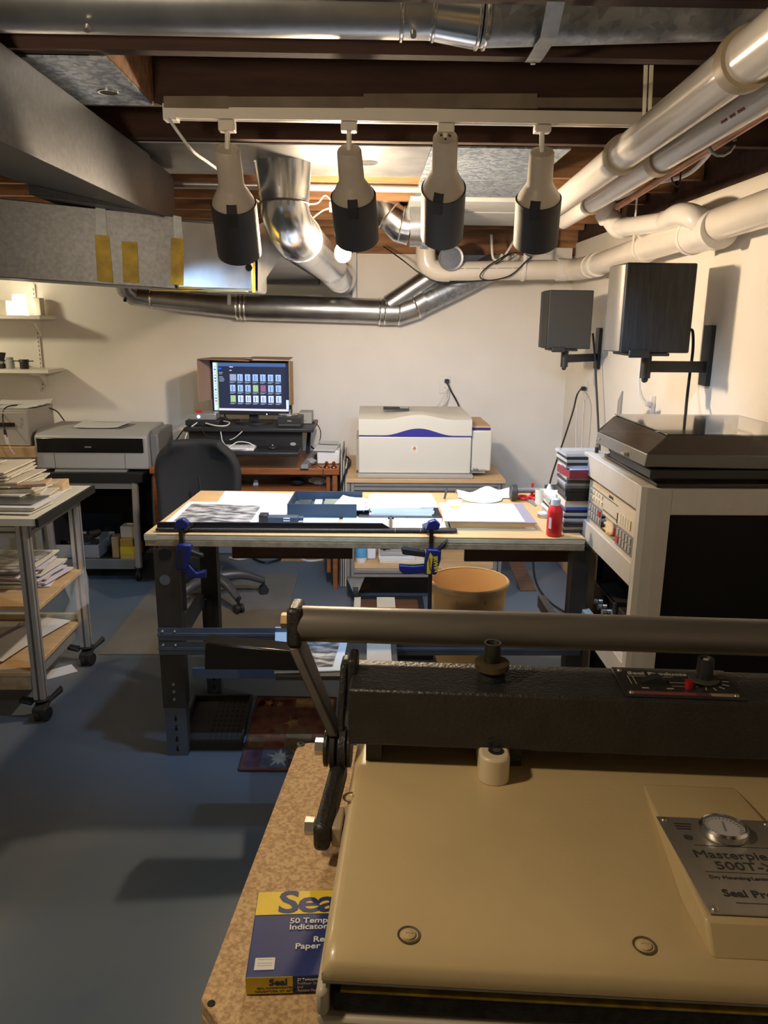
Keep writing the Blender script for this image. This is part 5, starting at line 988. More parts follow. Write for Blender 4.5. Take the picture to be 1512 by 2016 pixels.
# headphones + scissors at back right of bench
hp=thing('headphones','grey headphones lying at the back right of the bench','headphones')
c=P(1052,974,z=z+.03); cz=z
B().tube([V(c.x+.085*math.cos(t*math.pi/14),c.y+.02+.05*math.sin(t*math.pi/14),cz+.035) for t in range(15)],.011,10).obj('headband',greypl,hp)
for s in (-1,1): B().cyl((c.x+.085*s-.012*s,c.y+.015,cz+.036),(c.x+.085*s+.014*s,c.y+.015,cz+.036),.034,n=20).obj('ear_cup',steeld,hp,bev=.004)
sc2=thing('scissors','scissors with red handles lying in front of the headphones','scissors')
q_=P(1040,985,z=z)
def ringh(cx,cy,r1,r2): return [V(cx+r1*math.cos(t*math.pi/8),cy+r2*math.sin(t*math.pi/8),z+.008) for t in range(17)]
B().tube(ringh(q_.x-.018,q_.y+.02,.022,.03),.006,8).obj('handle',redp,sc2); B().tube(ringh(q_.x+.035,q_.y+.03,.022,.03),.006,8).obj('handle',redp,sc2); B().box((q_.x+.02,q_.y+.045,z+.003),(q_.x+.03,q_.y+.052,z+.065)).obj('upright_grip',redp,sc2)
B().hexa([(q_.x-.01,q_.y-.005,z+.001),(q_.x+.02,q_.y-.005,z+.001),(q_.x+.012,q_.y-.11,z+.001),(q_.x+.006,q_.y-.11,z+.001),(q_.x-.01,q_.y-.005,z+.006),(q_.x+.02,q_.y-.005,z+.006),(q_.x+.012,q_.y-.11,z+.004),(q_.x+.006,q_.y-.11,z+.004)]).obj('blade',greypl,sc2)
# translucent bag on the bench back
def bag(u,v): 
    x=P(896,970,z=z).x+(P(1012,970,z=z).x-P(896,970,z=z).x)*u; y=FL.y-.13+.11*v
    return V(x,y,z+.003+.042*math.sin(math.pi*v)*(.55+.45*math.sin(u*9)*math.cos(u*4+v*3)))
B().grid(bag,24,8).thing('plastic_bag',M('frosted_bag',(.66,.62,.60),.4,alpha=.9),'crumpled translucent bag at the back edge of the bench','bag',solid=.001)
# ================================================================ WASTE BIN
bn=thing('waste_bin','tan plastic waste bin behind the workbench, right of the blue clamp','bin')
Yb=3.47; zc=P(922,1142,y=Yb).z; bx0,bx1=P(846,1142,y=Yb).x,P(1001,1142,y=Yb).x; rr=(bx1-bx0)/2; c=V((bx0+bx1)/2,Yb,0)
with at_frame(Matrix.Translation(c)):
    B().lathe([(.001,.003),(rr*.80,.003),(rr*.945,zc-.012),(rr*.945,zc),(rr*.985,zc+.003),(rr*.99,zc-.006),(rr*1.0,zc-.02),(rr*.97,zc-.028),(rr*.955,zc-.02),(rr*.815,.0),(.001,.0)][:1]+[(rr*.79,.004),(rr*.93,zc-.02),(rr*.96,zc+.004),(rr*1.0,zc),(rr*1.0,zc-.022),(rr*.955,zc-.026),(rr*.81,.0),(.002,.0)],n=48,caps=False).obj('body',binm,bn)
    B().lathe([(rr*.95,zc+.005),(rr*.985,zc+.007),(rr*1.012,zc+.002),(rr*1.015,zc-.010),(rr*1.002,zc-.018)],n=48,caps=False).obj('rim',M('tan_rim_highlight',(.82,.60,.36),.4),bn)  # rim paler than the body, a highlight put into its colour
    for a in (-115,-72): B().box((rr*.93*math.cos(R_(a))-.003,rr*.952*math.sin(R_(a)),zc-.06),(rr*.93*math.cos(R_(a))+.003,rr*.952*math.sin(R_(a))+.006,zc-.04)).obj('moulding_mark',tanr,bn)
cord('floor_cable',[P(1050,1105,z=.006),P(1052,1130,z=.006),P(1062,1160,z=.006),P(1085,1187,z=.006),P(1115,1206,z=.006),P(1150,1222,z=.006)],.006,cable,'black cable curving over the floor near the right wall')
for pts,mt,lab in ((((452,1098),(470,1101),(490,1098)),cablew,'short white cable loop on the floor under the desk, left'),(((498,1099),(520,1107),(545,1103),(556,1097)),cable,'dark cable loop on the floor under the desk, middle'),(((588,1098),(605,1104),(628,1103),(642,1098)),cablew,'pale cable loop on the floor under the desk, right')):
    cord('floor_cable',[P(a,b,z=.008) for a,b in pts],.008,mt,lab)
a,c=P(556,1097,z=.003),P(640,1105,z=.003); B().box((a.x,c.y,.001),(c.x,c.y+.12,.004)).thing('floor_cardboard',card,'flat brown cardboard piece on the floor under the desk','cardboard')
a,c=P(690,1159,z=.002),P(728,1153,z=.002); B().box((a.x,a.y-.02,.001),(c.x,c.y+.03,.0025)).thing('tape_scrap',card,'brown tape scrap on the floor beside the scanner cart caster','tape')
e,t=P(1040,1163,z=.0),P(1008,1100,y=4.9); B().hexa([e+V(-.05,-.01,.003),e+V(.05,-.01,.003),e+V(.05,.03,.003),e+V(-.05,.03,.003),t+V(-.06,.26,.1),t+V(.03,.26,.1),t+V(.03,.285,.1),t+V(-.06,.285,.1)]).thing('dark_plank',dkwood,'dark plank leaning toward the back wall behind the tan bin','plank')
q_=P(1084,958,z=ZT+.03); B().cbox((q_.x,min(q_.y,FL.y-.06),ZT+.024),(.07,.04,.046)).thing('power_adapter',blackm,'black power adapter at the back right corner of the bench','adapter',bev=.004)
# ================================================================ FLOOR THINGS
B().box((-1.315,3.50,.001),(P(582,1150,z=0).x,4.75,.004)).thing('chair_mat',M('vinyl_mat',(.145,.14,.13),.45,var=.1,scale=4),'dull tan vinyl chair mat on the floor under the office chair','mat')
rg=thing('floor_rug','dark red patchwork rug with leaf pattern on the floor under the bench','rug')
r0_=[P(470,1518,z=.001),P(650,1520,z=.001),P(662,1376,z=.001),P(508,1374,z=.001)]
rugmats=[M('rug_dark_red',(.10,.022,.016),.95,col2=(.17,.07,.035),scale=22,bump=.4,bscale=300),M('rug_olive',(.10,.075,.03),.95,col2=(.16,.10,.05),scale=25,bump=.4,bscale=300),M('rug_plum',(.065,.03,.06),.95,var=.3,scale=20,bump=.4,bscale=300),M('rug_slate',(.06,.075,.11),.95,var=.3,scale=20,bump=.4,bscale=300),M('rug_gold',(.28,.16,.06),.95,var=.3,scale=30),M('rug_grey_leaf',(.27,.27,.25),.95,var=.2,scale=30),M('rug_red',(.20,.028,.022),.95,var=.3,scale=22)]
def rp(u,v): return r0_[0].lerp(r0_[1],u).lerp(r0_[3].lerp(r0_[2],u),v)
b=B(); zz=V(0,0,.006); b.mat(0); b.hexa([rp(0,0),rp(1,0),rp(1,1),rp(0,1),rp(0,0)+zz,rp(1,0)+zz,rp(1,1)+zz,rp(0,1)+zz])
def patch(u0,v0,u1,v1,mi,h=.0066): b.mat(mi); b.face([rp(u0,v0)+V(0,0,h),rp(u1,v0)+V(0,0,h),rp(u1,v1)+V(0,0,h),rp(u0,v1)+V(0,0,h)])
patch(.03,.03,.22,.26,2);patch(.22,.03,.97,.26,3);patch(.03,.27,.22,.40,1);patch(.22,.27,.45,.97,0);patch(.45,.27,.75,.55,1);patch(.75,.27,.97,.7,0);patch(.03,.62,.22,.97,0);patch(.45,.56,.75,.82,0);patch(.03,.84,.45,.97,6);patch(.5,.84,.97,.97,4);patch(.03,.41,.22,.61,0)
def leaf(u,v,s,mi,rot=0,h=.0072):
    b.mat(mi); pts=[]
    for k in range(20):
        a=rot+k*math.pi/10; r=s*(1 if k%4==0 else .62 if k%2==0 else .42); pts.append(rp(u+r*math.cos(a)*1.2,v+r*math.sin(a))+V(0,0,h))
    b.face(pts)
leaf(.42,.14,.13,5,.3);leaf(.62,.16,.10,5,.9);leaf(.16,.90,.07,4);leaf(.30,.88,.06,4,.5);leaf(.5,.6,.10,4,.7);leaf(.36,.5,.09,1,.2);leaf(.12,.33,.06,1,.2)
b.obj('pile',rugmats,rg)
e=B().tube([rp(0,0)+V(0,0,.005),rp(1,0)+V(0,0,.005),rp(1,1)+V(0,0,.005),rp(0,1)+V(0,0,.005),rp(0,0)+V(0,0,.005)],.005,6); e.obj('bound_edge',M('rug_edge',(.06,.03,.04),.9),rg)
# black boot tray
k=[P(352,1476,z=.002),P(476,1476,z=.002),P(497,1380,z=.002),P(384,1380,z=.002)]
bt=thing('rubber_tray','black rubber tray with square holes beside the rug under the bench','tray')
def kp(u,v,h=0): return k[0].lerp(k[1],u).lerp(k[3].lerp(k[2],u),v)+V(0,0,h)
bm_=M('black_rubber_matt',(.018,.018,.018),.6)
B().hexa([kp(0,0),kp(1,0),kp(1,1),kp(0,1),kp(0,0,.012),kp(1,0,.012),kp(1,1,.012),kp(0,1,.012)]).obj('base',bm_,bt)
for u0,v0,u1,v1 in ((0,0,1,.035),(0,.965,1,1),(0,.035,.03,.965),(.97,.035,1,.965)): B().hexa([kp(u0,v0,.0122),kp(u1,v0,.0122),kp(u1,v1,.0122),kp(u0,v1,.0122),kp(u0,v0,.032),kp(u1,v0,.032),kp(u1,v1,.032),kp(u0,v1,.032)]).obj('rim',bm_,bt)
b=B()
for i in range(6):
    for j in range(9): u=.44+i*.085; v=.08+j*.1; b.face([kp(u,v,.0126),kp(u+.045,v,.0126),kp(u+.045,v+.06,.0126),kp(u,v+.06,.0126)])
b.obj('square_hole',dark,bt)
# ================================================================ LEFT CART
ct=thing('print_cart','aluminium cart with black-edged top, shelves and castors, piled with prints','cart')
xR=-1.345; Yn,Yf=2.90,3.42; xL=-2.55; ztop=.865
n0,f0=P(70,1030,y=2.86),P(168,952,y=3.47)
ztop=P(70,1022,y=2.86).z
xE=n0.x
B().box((xL,2.86,ztop-.028),(xE,3.47,ztop)).obj('top',M('cream_laminate',(.62,.60,.50),.5),ct); B().box((xE+.0005,2.855,ztop-.032),(xE+.014,3.475,ztop+.001)).obj('black_edge',M('black_edging',(.006,.006,.006),.7),ct)
b0=.085
xn,xf=P(50,1200,y=Yn).x,P(166,1100,y=Yf).x
xp=(xn+xf)/2
for y in (Yn,Yf): extr(ct,V(xp,y,b0),V(xp,y,ztop-.0335),.042,'leg'); extr(ct,V(xL+.1,y,b0),V(xL+.1,y,ztop-.0335),.042,'leg')
extr(ct,V(xp,Yn+.022,ztop-.058),V(xp,Yf-.022,ztop-.058),.042); 
for y in (Yn,Yf): extr(ct,V(xL+.122,y,ztop-.058),V(xp-.022,y,ztop-.058),.042)
zm=P(120,1150,y=3.2).z; zm=P(165,1118,y=3.42).z; zlw=P(155,1222,y=3.42).z
B().box((xL+.06,Yn+.03,zm-.018),(xp+.018,Yf+.03,zm)).obj('middle_shelf',ply,ct,bev=.002)
B().box((xL+.06,Yn-.03,zlw-.02),(xp-.022,Yf+.03,zlw)).obj('lower_shelf',ply,ct,bev=.003); B().box((xL+.06,Yn-.03,zlw-.075),(xp-.024,Yn-.012,zlw-.0205)).obj('front_skirt',mdfd,ct); B().box((xp-.06,Yn,zlw-.08),(xp-.04,Yf,zlw-.0205)).obj('under_rail',alu,ct)
B().box((xL+.06,Yf+.005,zlw+.001),(xp-.022,Yf+.03,zlw+.03)).obj('back_lip',mdfe,ct)
for y in (Yn,Yf):
    for x in (xp,xL+.1):
        b=B().mat(0)
        for a in (35,150,270):
            dx,dy=math.cos(R_(a)),math.sin(R_(a)); 
        b.lathe([(.03,b0-.012),(.034,b0-.002)],Matrix.Translation((x,y,0)),16)
        for s in (-1,1): b.cyl((x+s*.006+.01,y-.03,.031),(x+s*.028+.01,y-.036,.031),.030,n=18)
        b.hexa([(x-.02,y-.06,.04),(x+.035,y-.06,.04),(x+.035,y+.01,.06),(x-.02,y+.01,.06),(x-.02,y-.055,.06),(x+.035,y-.055,.06),(x+.03,y+.02,b0-.012),(x-.02,y+.02,b0-.012)])
        b.hexa([(x-.085,y-.02,.070),(x-.03,y-.03,.062),(x-.03,y+.02,.062),(x-.085,y+.02,.070),(x-.085,y-.02,.085),(x-.03,y-.03,.074),(x-.03,y+.02,.074),(x-.085,y+.02,.085)])
        b.hexa([(x+.03,y-.01,.06),(x+.07,y+.05,.085),(x+.05,y+.075,.085),(x+.015,y+.02,.06),(x+.03,y-.01,.072),(x+.072,y+.05,.105),(x+.05,y+.077,.105),(x+.015,y+.02,.072)])
        b.obj('caster',rubber,ct,bev=.004)
# piles on the cart
def pile(n,cx,cy,z,wr,hr,rr,mats,nm,lab,grp,th=.004,dxy=.03,curl=.012,dsh=.006):
    for k in range(n):
        w_,h_=random.uniform(*wr),random.uniform(*hr); t=random.uniform(th*.6,th*1.3)
        sheet(nm,lab,rot_rect(cx+random.uniform(-dxy,dxy)-dsh*k,cy+random.uniform(-dxy,dxy)+.0*k,w_,h_,random.uniform(*rr)),z,t,mats[k%len(mats)],'print',grp,curl=curl if k>n*.5 else .002)
        z+=t+.0022
    return z
zt=ztop+.001
with at_frame(T(-1.48,3.37,zt,8)):
    for k,lab in enumerate(('lower tan slim box at the far corner of the cart top','upper tan slim box at the far corner of the cart top')): B().box((-.10+.01*k,-.06,.019*k),(.13,.06,.018+.019*k)).thing('slim_box',M('tan_card',(.55,.40,.22),.7),lab,'box',bev=.001)
zz=pile(17,-1.56,3.27,zt,(.36,.44),(.26,.33),(-12,10),[papc,foil,papc,pap,papc,foil],'print_envelope','cream envelope or sleeve in the big pile on the cart top','prints piled on the cart top',.005,.016,.004,.010)
sheet('print_sleeve','shiny clear print sleeve on top of the cart pile',rot_rect(-1.80,3.22,.42,.28,-8),zz,.004,foil,'print',None,curl=.01); sheet('top_envelope','white envelope topmost at left of the cart pile',rot_rect(-2.0,3.27,.42,.26,8),zz+.012,.012,pap,'envelope',None)
sheet('white_card','white card sticking out toward the cart right edge',[P(60,1000,z=zt)[:2],P(110,980,z=zt)[:2],P(140,960,z=zt)[:2],P(70,975,z=zt)[:2]],zt+.001,.002,pap,'card')
PC=P(0,988,z=zt+.02); zq=pile(4,PC.x,PC.y-.03,zt+.004,(.34,.40),(.16,.2),(-6,10),[papc,pap],'loose_print','cream backing sheet under the dark print on cart front','backing sheets at cart front',.004,.015,.004)
sheet('photo_print','dark charcoal print in a sleeve at the cart top front',rot_rect(PC.x,PC.y,.34,.15,-4),zq,.003,photod,'print',None,curl=.006)
sheet('crumpled_wrap','crumpled brown wrapping paper in the middle of the cart pile',rot_rect(PC.x-.02,PC.y+.11,.36,.06,-2),zq+.035,.012,M('tan_wrap',(.42,.28,.18),.8,var=.3,scale=18,bump=.6,bscale=14),'paper',None,curl=.02)
sheet('red_card','small red and dark card near the cart edge',[P(62,990,z=zt)[:2],P(96,984,z=zt)[:2],P(96,979,z=zt)[:2],P(66,982,z=zt)[:2]],zt+.004,.004,M('red_brown_card',(.30,.07,.05),.5),'card')
zz=pile(14,-1.56,3.26,zm+.002,(.36,.44),(.22,.28),(-12,14),[pap,papc,M('lilac_paper',(.58,.54,.60),.8)],'loose_print','loose paper in the pile on the cart middle shelf','papers on the cart middle shelf',.005,.025,.004)
sheet('photo_print','grey photo print on top of the middle shelf pile',rot_rect(-1.66,3.22,.46,.30,-6),zz,.004,photo,'print',None,curl=.008)
B().box((-2.2,2.95,zm+.003),(-1.62,3.12,zm+.05)).thing('dark_portfolio',M('dark_portfolio_board',(.03,.027,.024),.6),'dark flat portfolio case at the front of the cart middle shelf','portfolio',bev=.004)
sheet('grey_board','large grey mount board on the cart lower shelf',rot_rect(-1.92,3.15,.62,.44,3),zlw+.002,.004,beiged,'board')
sheet('violet_sheet','violet-edged sheet under white prints on the cart lower shelf',rot_rect(-1.58,3.22,.12,.40,-14),zlw+.008,.002,M('violet_paper',(.20,.15,.28),.7),'paper'); 
for k,(x,y,a) in enumerate(((-1.52,3.22,-16),(-1.56,3.04,-10),(-1.585,2.96,-8))): sheet('white_print',['long white sheet on the cart lower shelf, rearmost','white sheet in the middle of the cart lower shelf','white sheet nearest the front of the cart lower shelf'][k],rot_rect(x,y,.16,(.40,.18,.12)[k],a),zlw+.0115+k*.004,.003,pap,'paper')
sheet('rolled_sheet','white sheet lying on the floor under the print cart',rot_rect(-1.46,3.28,.22,.09,38),.002,.003,pap,'paper')
# plastic bag hanging off the middle shelf
def pb(u,v):
    x0=P(128,1130,y=3.32).x; return V(xp+.03+.035*math.sin(u*7+v*3)*v,3.16+.24*u,zm+.012-.17*v*(1-.35*abs(u-.45))+.01*math.sin(u*13))
B().grid(pb,18,12).thing('clear_bag',M('clear_film',(.9,.9,.92),.08,alpha=.10,spec=.9),'clear plastic bag hanging off the cart middle shelf','bag',solid=.0008)
# ================================================================ AUDIO RACK
RXf=.775; RXb=1.29; Rn,Rf=2.085,2.72; RT=1.15
rk=thing('audio_rack','tall grey metal equipment rack beside the workbench, turntable on top','rack')
def zr_(px,py): return P(px,py,x=RXf).z
zt1=zr_(1160,938); m1=zr_(1143,1017); m2=zr_(1143,1057); q1=zr_(1133,1182)
yl=Rf-.035; yr=2.15
B().box((RXf,yr,zt1),(RXf+.03,yl,RT)).obj('top_bar',rackm,rk,bev=.002); B().box((RXf,yr,m2),(RXf+.03,yl,m1)).obj('middle_bar',rackm,rk,bev=.002); B().box((RXf,yr,q1-.08),(RXf+.03,yl,q1)).obj('lower_bar',rackm,rk,bev=.002); B().box((RXf,yr,.04),(RXf+.03,yl,.14)).obj('base_bar',rackm,rk,bev=.002)
B().box((RXf,yl+.0005,0.002),(RXf+.03,Rf,RT)).obj('post',rackm,rk,bev=.002)
B().prism([(RXf,yr-.001,.002),(RXf+.03,yr-.001,.002),(RXf+.075,yr-.001,.002),(RXf+.075,Rn,.002),(RXf+.038,Rn,.002),(RXf+.012,Rn+.018,.002),(RXf,Rn+.034,.002)],(0,0,RT-.002)).obj('corner_post',rackm,rk,sharp=8)
B().box((RXf+.0755,Rn+.001,RT-.075),(RXb-.045,Rn+.03,RT)).obj('side_bar',rackm,rk,bev=.002); B().box((RXf+.0755,Rn+.001,.03),(RXb-.045,Rn+.03,.12)).obj('side_bar',rackm,rk,bev=.002)
B().box((RXb-.044,Rn,.002),(RXb,Rn+.06,RT)).obj('post',rackm,rk,bev=.002); B().box((RXb-.04,Rf-.04,.002),(RXb,Rf,RT)).obj('post',rackm,rk)
B().box((RXf+.0755,Rn+.012,.1205),(RXb-.045,Rn+.018,RT-.0755)).obj('side_panel',M('rack_smoked_panel',(.003,.003,.003),.5,spec=.2),rk)
B().box((RXf+.031,Rn+.04,RT-.012),(RXb-.001,Rf-.001,RT-.001)).obj('top_panel',beiged,rk)
B().box((RXf+.0305,yl-.028,.15),(RXf+.06,yl,zt1)).obj('inner_rail',tanr,rk); B().box((RXf+.031,Rf-.012,.15),(RXb-.041,Rf-.002,RT-.013)).obj('far_panel',M('rack_dark',(.01,.01,.01),.7),rk); B().box((RXb-.012,Rn+.061,.15),(RXb-.002,Rf-.041,RT-.013)).obj('back_panel',M('rack_dark',(.01,.01,.01),.7),rk)
B().box((RXf+.062,Rn+.07,m2-.0),(RXb-.013,Rf-.045,m2+.012)).obj('shelf',M('rack_dark',(.01,.01,.01),.7),rk)
# tape deck in upper bay
tdz0,tdz1=m1+.004,zt1-.006
td=thing('tape_deck','cream-faced audio deck with black key panels in the rack upper bay','audio deck')
fx=RXf+.008; ya,yb=yr+.008,yl-.032
B().box((fx,ya,m1+.001),(fx+.012,yb,zt1-.012)).obj('faceplate',M('cream_faceplate',(.60,.53,.42),.4),td,bev=.001); B().box((fx+.0125,ya+.01,m2+.0125),(fx+.35,yb-.01,zt1-.014)).obj('body',blackm,td)
hz=zt1-.013-m1; YY=lambda u:yb-(yb-ya)*u; ZZ=lambda v:m1+.001+hz*v
def pan(u0,v0,u1,v1,mt,nm,th=.002): return B().box((fx-th,YY(u1),ZZ(v0)),(fx-.0001,YY(u0),ZZ(v1))).obj(nm,mt,td)
pan(.03,.10,.34,.52,greypl,'key_panel'); pan(.66,.06,.98,.48,greypl,'key_panel'); pan(.345,.10,.655,.46,M('mirror_window',(.75,.74,.70),.06,1.0),'tape_window')
for r in range(2):
    for c in range(5): pan(.06+c*.056,.34-r*.17,.095+c*.056,.46-r*.17,greyl if (r,c)!=(0,4) else redp,'key',.005); pan(.69+c*.056,.30-r*.17,.725+c*.056,.43-r*.17,greyl if (r,c)!=(1,0) else redp,'key',.005)
for r in range(2):
    for c in range(5): pan(.05+c*.06,.76-r*.14,.095+c*.06,.83-r*.14,M('cream_key',(.66,.60,.48),.4),'key',.004)
for k in range(5): pan(.70+k*.045,.56,.735+k*.045,.76,M('cream_key',(.66,.60,.48),.4),'slider',.003)
pan(.35,.55,.66,.56,blackm,'line'); pan(.655,.50,.662,.72,blackm,'line'); pan(.1,.86,.655,.867,blackm,'line')
text('lettering','REVOX',.014,basis(V(fx-.0006,YY(.46),ZZ(.90)),V(0,-1,0),V(0,0,1)),blackm,td)
# devices in lower bay
am=thing('amplifier','black audio box with mirrored front in the rack lower bay','amplifier')
z0=q1-.08; 
B().box((RXf+.062,2.42,q1-.16),(RXf+.34,yl-.02,q1-.005+.10)).obj('body',blackm,am); B().box((RXf+.055,2.43,q1-.02),(RXf+.0615,yl-.03,q1+.085)).obj('mirrored_front',M('mirror_front',(.35,.33,.30),.08,1.0),am); B().box((RXf+.052,2.425,q1+.086),(RXf+.0615,yl-.025,q1+.094)).obj('chrome_trim',seam,am); B().box((RXf+.052,2.425,q1-.03),(RXf+.0615,2.432,q1+.085)).obj('chrome_trim',seam,am)
for k,yy in enumerate((2.60,2.55,2.50)): B().cyl((RXf+.054,yy,q1+.03),(RXf+.04,yy,q1+.03),.010,n=16).obj('knob',nickel,am)
B().box((RXf+.062,2.165,q1-.16),(RXf+.34,2.405,q1+.085)).thing('black_device',M('matt_black_case',(.016,.016,.016),.45),'plain black box nearest the camera in the rack lower bay','device',bev=.004)
B().box((RXf+.061,Rn+.07,q1-.172),(RXb-.013,Rf-.045,q1-.1605)).obj('shelf',M('rack_dark',(.01,.01,.01),.7),rk)
# ---- isolation slab + turntable
B().box((RXf+.035,Rn+.015,RT+.001),(RXb-.005,Rf-.12,RT+.013)).thing('isolation_slab',M('black_slab',(.012,.012,.012),.25),'thin black slab between the rack top and turntable','slab',bev=.002)
tt=thing('turntable','black turntable with smoked dust cover on top of the rack','turntable')
fxp=RXf-.003; pz0,pz1=1.203,1.238; py0,py1=2.105,2.585; pxb=1.25
zs=RT+.014
B().hexa([(fxp,py0,pz0+.006),(pxb,py0,pz0-.0),(pxb,py1,pz0-.0),(fxp,py1,pz0+.0),(fxp+.004,py0,pz1+.008),(pxb,py0,pz1),(pxb,py1,pz1),(fxp+.004,py1,pz1+.002)]).obj('plinth',M('turntable_grey',(.13,.127,.122),.45),tt,bev=.003)
B().box((fxp+.02,py0+.004,pz0-.03),(pxb-.01,py1-.1,pz0-.002)).obj('lower_chassis',blackm,tt,bev=.004)
for x,y in ((fxp+.05,py1-.05),(fxp+.06,py0+.05),(pxb-.09,py0+.06),(pxb-.09,py1-.06)): B().lathe([(.024,0),(.024,.006),(.012,.012),(.018,.022),(.018,pz0-.002-zs)],Matrix.Translation((x,y,zs)),18).obj('foot',rubber,tt)
cz1=1.302; sl=.055
b=B()
for (y0_,y1_) in ((py0+.003,py0+.007),(py1-.007,py1-.003)): b.prism([(fxp+.006,y0_,pz1+.009),(pxb,y0_,pz1+.002),(pxb,y0_,cz1-.004),(fxp+sl+.012,y0_,cz1-.004),(fxp+sl,y0_,cz1-.009)],(0,y1_-y0_,0))
b.hexa([(fxp+.006,py0+.007,pz1+.009),(fxp+.010,py0+.007,pz1+.009),(fxp+.010,py1-.007,pz1+.006),(fxp+.006,py1-.007,pz1+.006),(fxp+sl,py0+.007,cz1-.008),(fxp+sl+.006,py0+.007,cz1-.008),(fxp+sl+.006,py1-.007,cz1-.008),(fxp+sl,py1-.007,cz1-.008)])
b.obj('dust_cover_side',M('smoked_side',(.060,.045,.034),.15,alpha=.85,coat=.5),tt)
B().box((fxp+sl,py0+.002,cz1-.0035),(pxb,py1-.002,cz1)).obj('dust_cover_top',M('smoked_top',(.06,.055,.05),.02,alpha=.55,coat=1.0,spec=1.0),tt,bev=.002)
B().cyl((1.02,2.35,pz1+.001),(1.02,2.35,pz1+.018),.15,n=44).obj('platter',rubber,tt); B().tube([V(1.19,2.52,pz1+.03),V(1.185,2.35,pz1+.032),V(1.14,2.25,pz1+.03)],.005,8).obj('tonearm',nickel,tt); B().cyl((1.19,2.52,pz1+.001),(1.19,2.52,pz1+.045),.022,n=18).obj('arm_base',blackm,tt)
B().box((fxp-.012,2.25,pz0+.014),(fxp+.001,2.285,pz0+.022)).obj('speed_lever',nickel,tt); B().box((fxp-.001,2.54,pz0+.016),(fxp+.002,2.555,pz0+.022)).obj('badge',nickel,tt)
B().box((pxb-.06,py1-.03,pz1+.003),(pxb-.01,py1+.004,cz1-.01)).obj('hinge',blackm,tt)
ib=thing('cable_tip','small black and silver pen standing at the rack far corner','pen'); q_=P(1165,880,y=2.69); B().cyl((q_.x+.02,2.695,RT+.001),(q_.x+.02,2.695,RT+.02),.007,n=10).obj('barrel',blackm,ib); B().cyl((q_.x+.02,2.695,RT+.02),(q_.x+.02,2.695,RT+.033),.006,n=10).obj('tip',nickel,ib)
# ================================================================ PARTICLE BOARD STAND
bz=.85
bt=thing('board_table','particle board table carrying the mounting press, in the foreground','table')
p_fl,p_nl=P(588,1460,z=bz),P(378,2012,z=bz)
dv=(p_fl-p_nl).normalized(); du=V(dv.y,-dv.x,0); ln=(p_fl-p_nl).length
p_nr=p_nl+du*1.32; p_fr=p_fl+du*1.32
b=B(); rc=.02
corner=[p_nl+du*.03,p_nr,p_fr,p_fl+du*.022,p_fl+du*.006-dv*.006,p_fl-dv*.022,p_nl+dv*.03]
b.prism([V(p.x,p.y,bz-.022) for p in corner],(0,0,.022)); b.obj('board',chip,bt,bev=.0025)
B().prism([V(p.x,p.y,bz-.046) for p in corner],(0,0,.0235)).obj('under_board',chip,bt,bev=.002)
for a,c in ((.06,.06),(1.26,.06),(.06,ln-.08),(1.26,ln-.08)):
    p=p_nl+du*a+dv*c; B().cbox((p.x,p.y,(bz-.047)/2+.001),(.06,.06,bz-.049)).obj('leg',dkwood,bt)
for px,py in ((592,1466),(416,1976)): q_=P(px,py,z=bz); B().lathe([(.0045,0),(.0045,.0012)],Matrix.Translation((q_.x,q_.y,bz-.0003)),14).obj('screw_hole',dark,bt); B().lathe([(.0045,.0003),(.0075,.0006),(.006,.0022),(.0045,.0018)],Matrix.Translation((q_.x,q_.y,bz)),16,False).obj('screw_rim',steeld,bt) if py<1500 else None
# ================================================================ INDICATOR STRIP BOX
q0,q1,q2=P(481,1956,z=bz),P(512,1757,z=bz+.025),P(481,1922,z=bz+.025)
bh=.024
A0=P(480,1955,z=bz+.001); 
T0=P(484,1926,z=bz+bh); T1=P(509,1758,z=bz+bh)
by=(T1-T0).normalized(); bxv=V(by.y,-by.x,0); bl=(T1-T0).length
sbx=thing('strip_box','blue and yellow card box of indicator strips on the particle board','box')
fm=basis(V(T0.x,T0.y,bz+.001),bxv,by)
bwid=.115
with at_frame(fm):
    B().box((0,0,0),(bwid,bl,bh)).obj('carton',navy,sbx,bev=.001)
    B().box((.0003,bl*.70,bh+.0001),(bwid-.0003,bl-.0006,bh+.0004)).obj('yellow_band',yell,sbx)
    B().box((-.0004,-.0005,.001),(bwid*.46,-.0001,bh-.0002)).obj('yellow_front',yell,sbx); B().box((-.0005,0,.001),(-.0001,bl,bh-.001)).obj('yellow_edge',navy,sbx)
    z_=bh+.0005
    E_=lambda x,y:Matrix.Translation((x,y,z_))
    text('lettering','Seal',.053,E_(.027,bl*.722),navy,sbx,bold=.0010,sx=1.15,space=.9)
    for s,y in (('50 Temperature',.585),('Indicator Strips',.51)): text('lettering',s,.0118,E_(.044,bl*y),pap,sbx,bold=.0002,sx=1.1)
    for s,x,y in (('Release',.074,.36),('Paper Sheets',.053,.285)): text('lettering',s,.0118,E_(x,bl*y),pap,sbx,bold=.0002,sx=1.1)
    B().box((.008,bl*.07,bh+.0001),(.031,bl*.20,bh+.0005)).obj('price_sticker',pap,sbx)
    b=B()
    for y in (.18,.14,.115): b.box((.011,bl*y-.0004,bh+.0005),(.028,bl*y+.0003,bh+.0007))
    b.obj('sticker_print',greyl,sbx)
    F=lambda x,zv:basis(V(x,-.0006,zv),V(1,0,0),V(0,0,1))
    text('lettering','Seal',.012,F(.026,.0125),navy,sbx,bold=.0004,sx=1.1); text('lettering','SEAL INCORPORATED',.0036,F(.012,.0075),navy,sbx,sx=1.15); text('lettering','NAUGATUCK, CT. 06770',.0036,F(.010,.0030),navy,sbx,sx=1.15)
    for k,s in enumerate(('50 Temperature','Indicator Strips','and','Release Paper')): text('lettering',s,.0046,F(.058,.0175-k*.0048),pap,sbx)
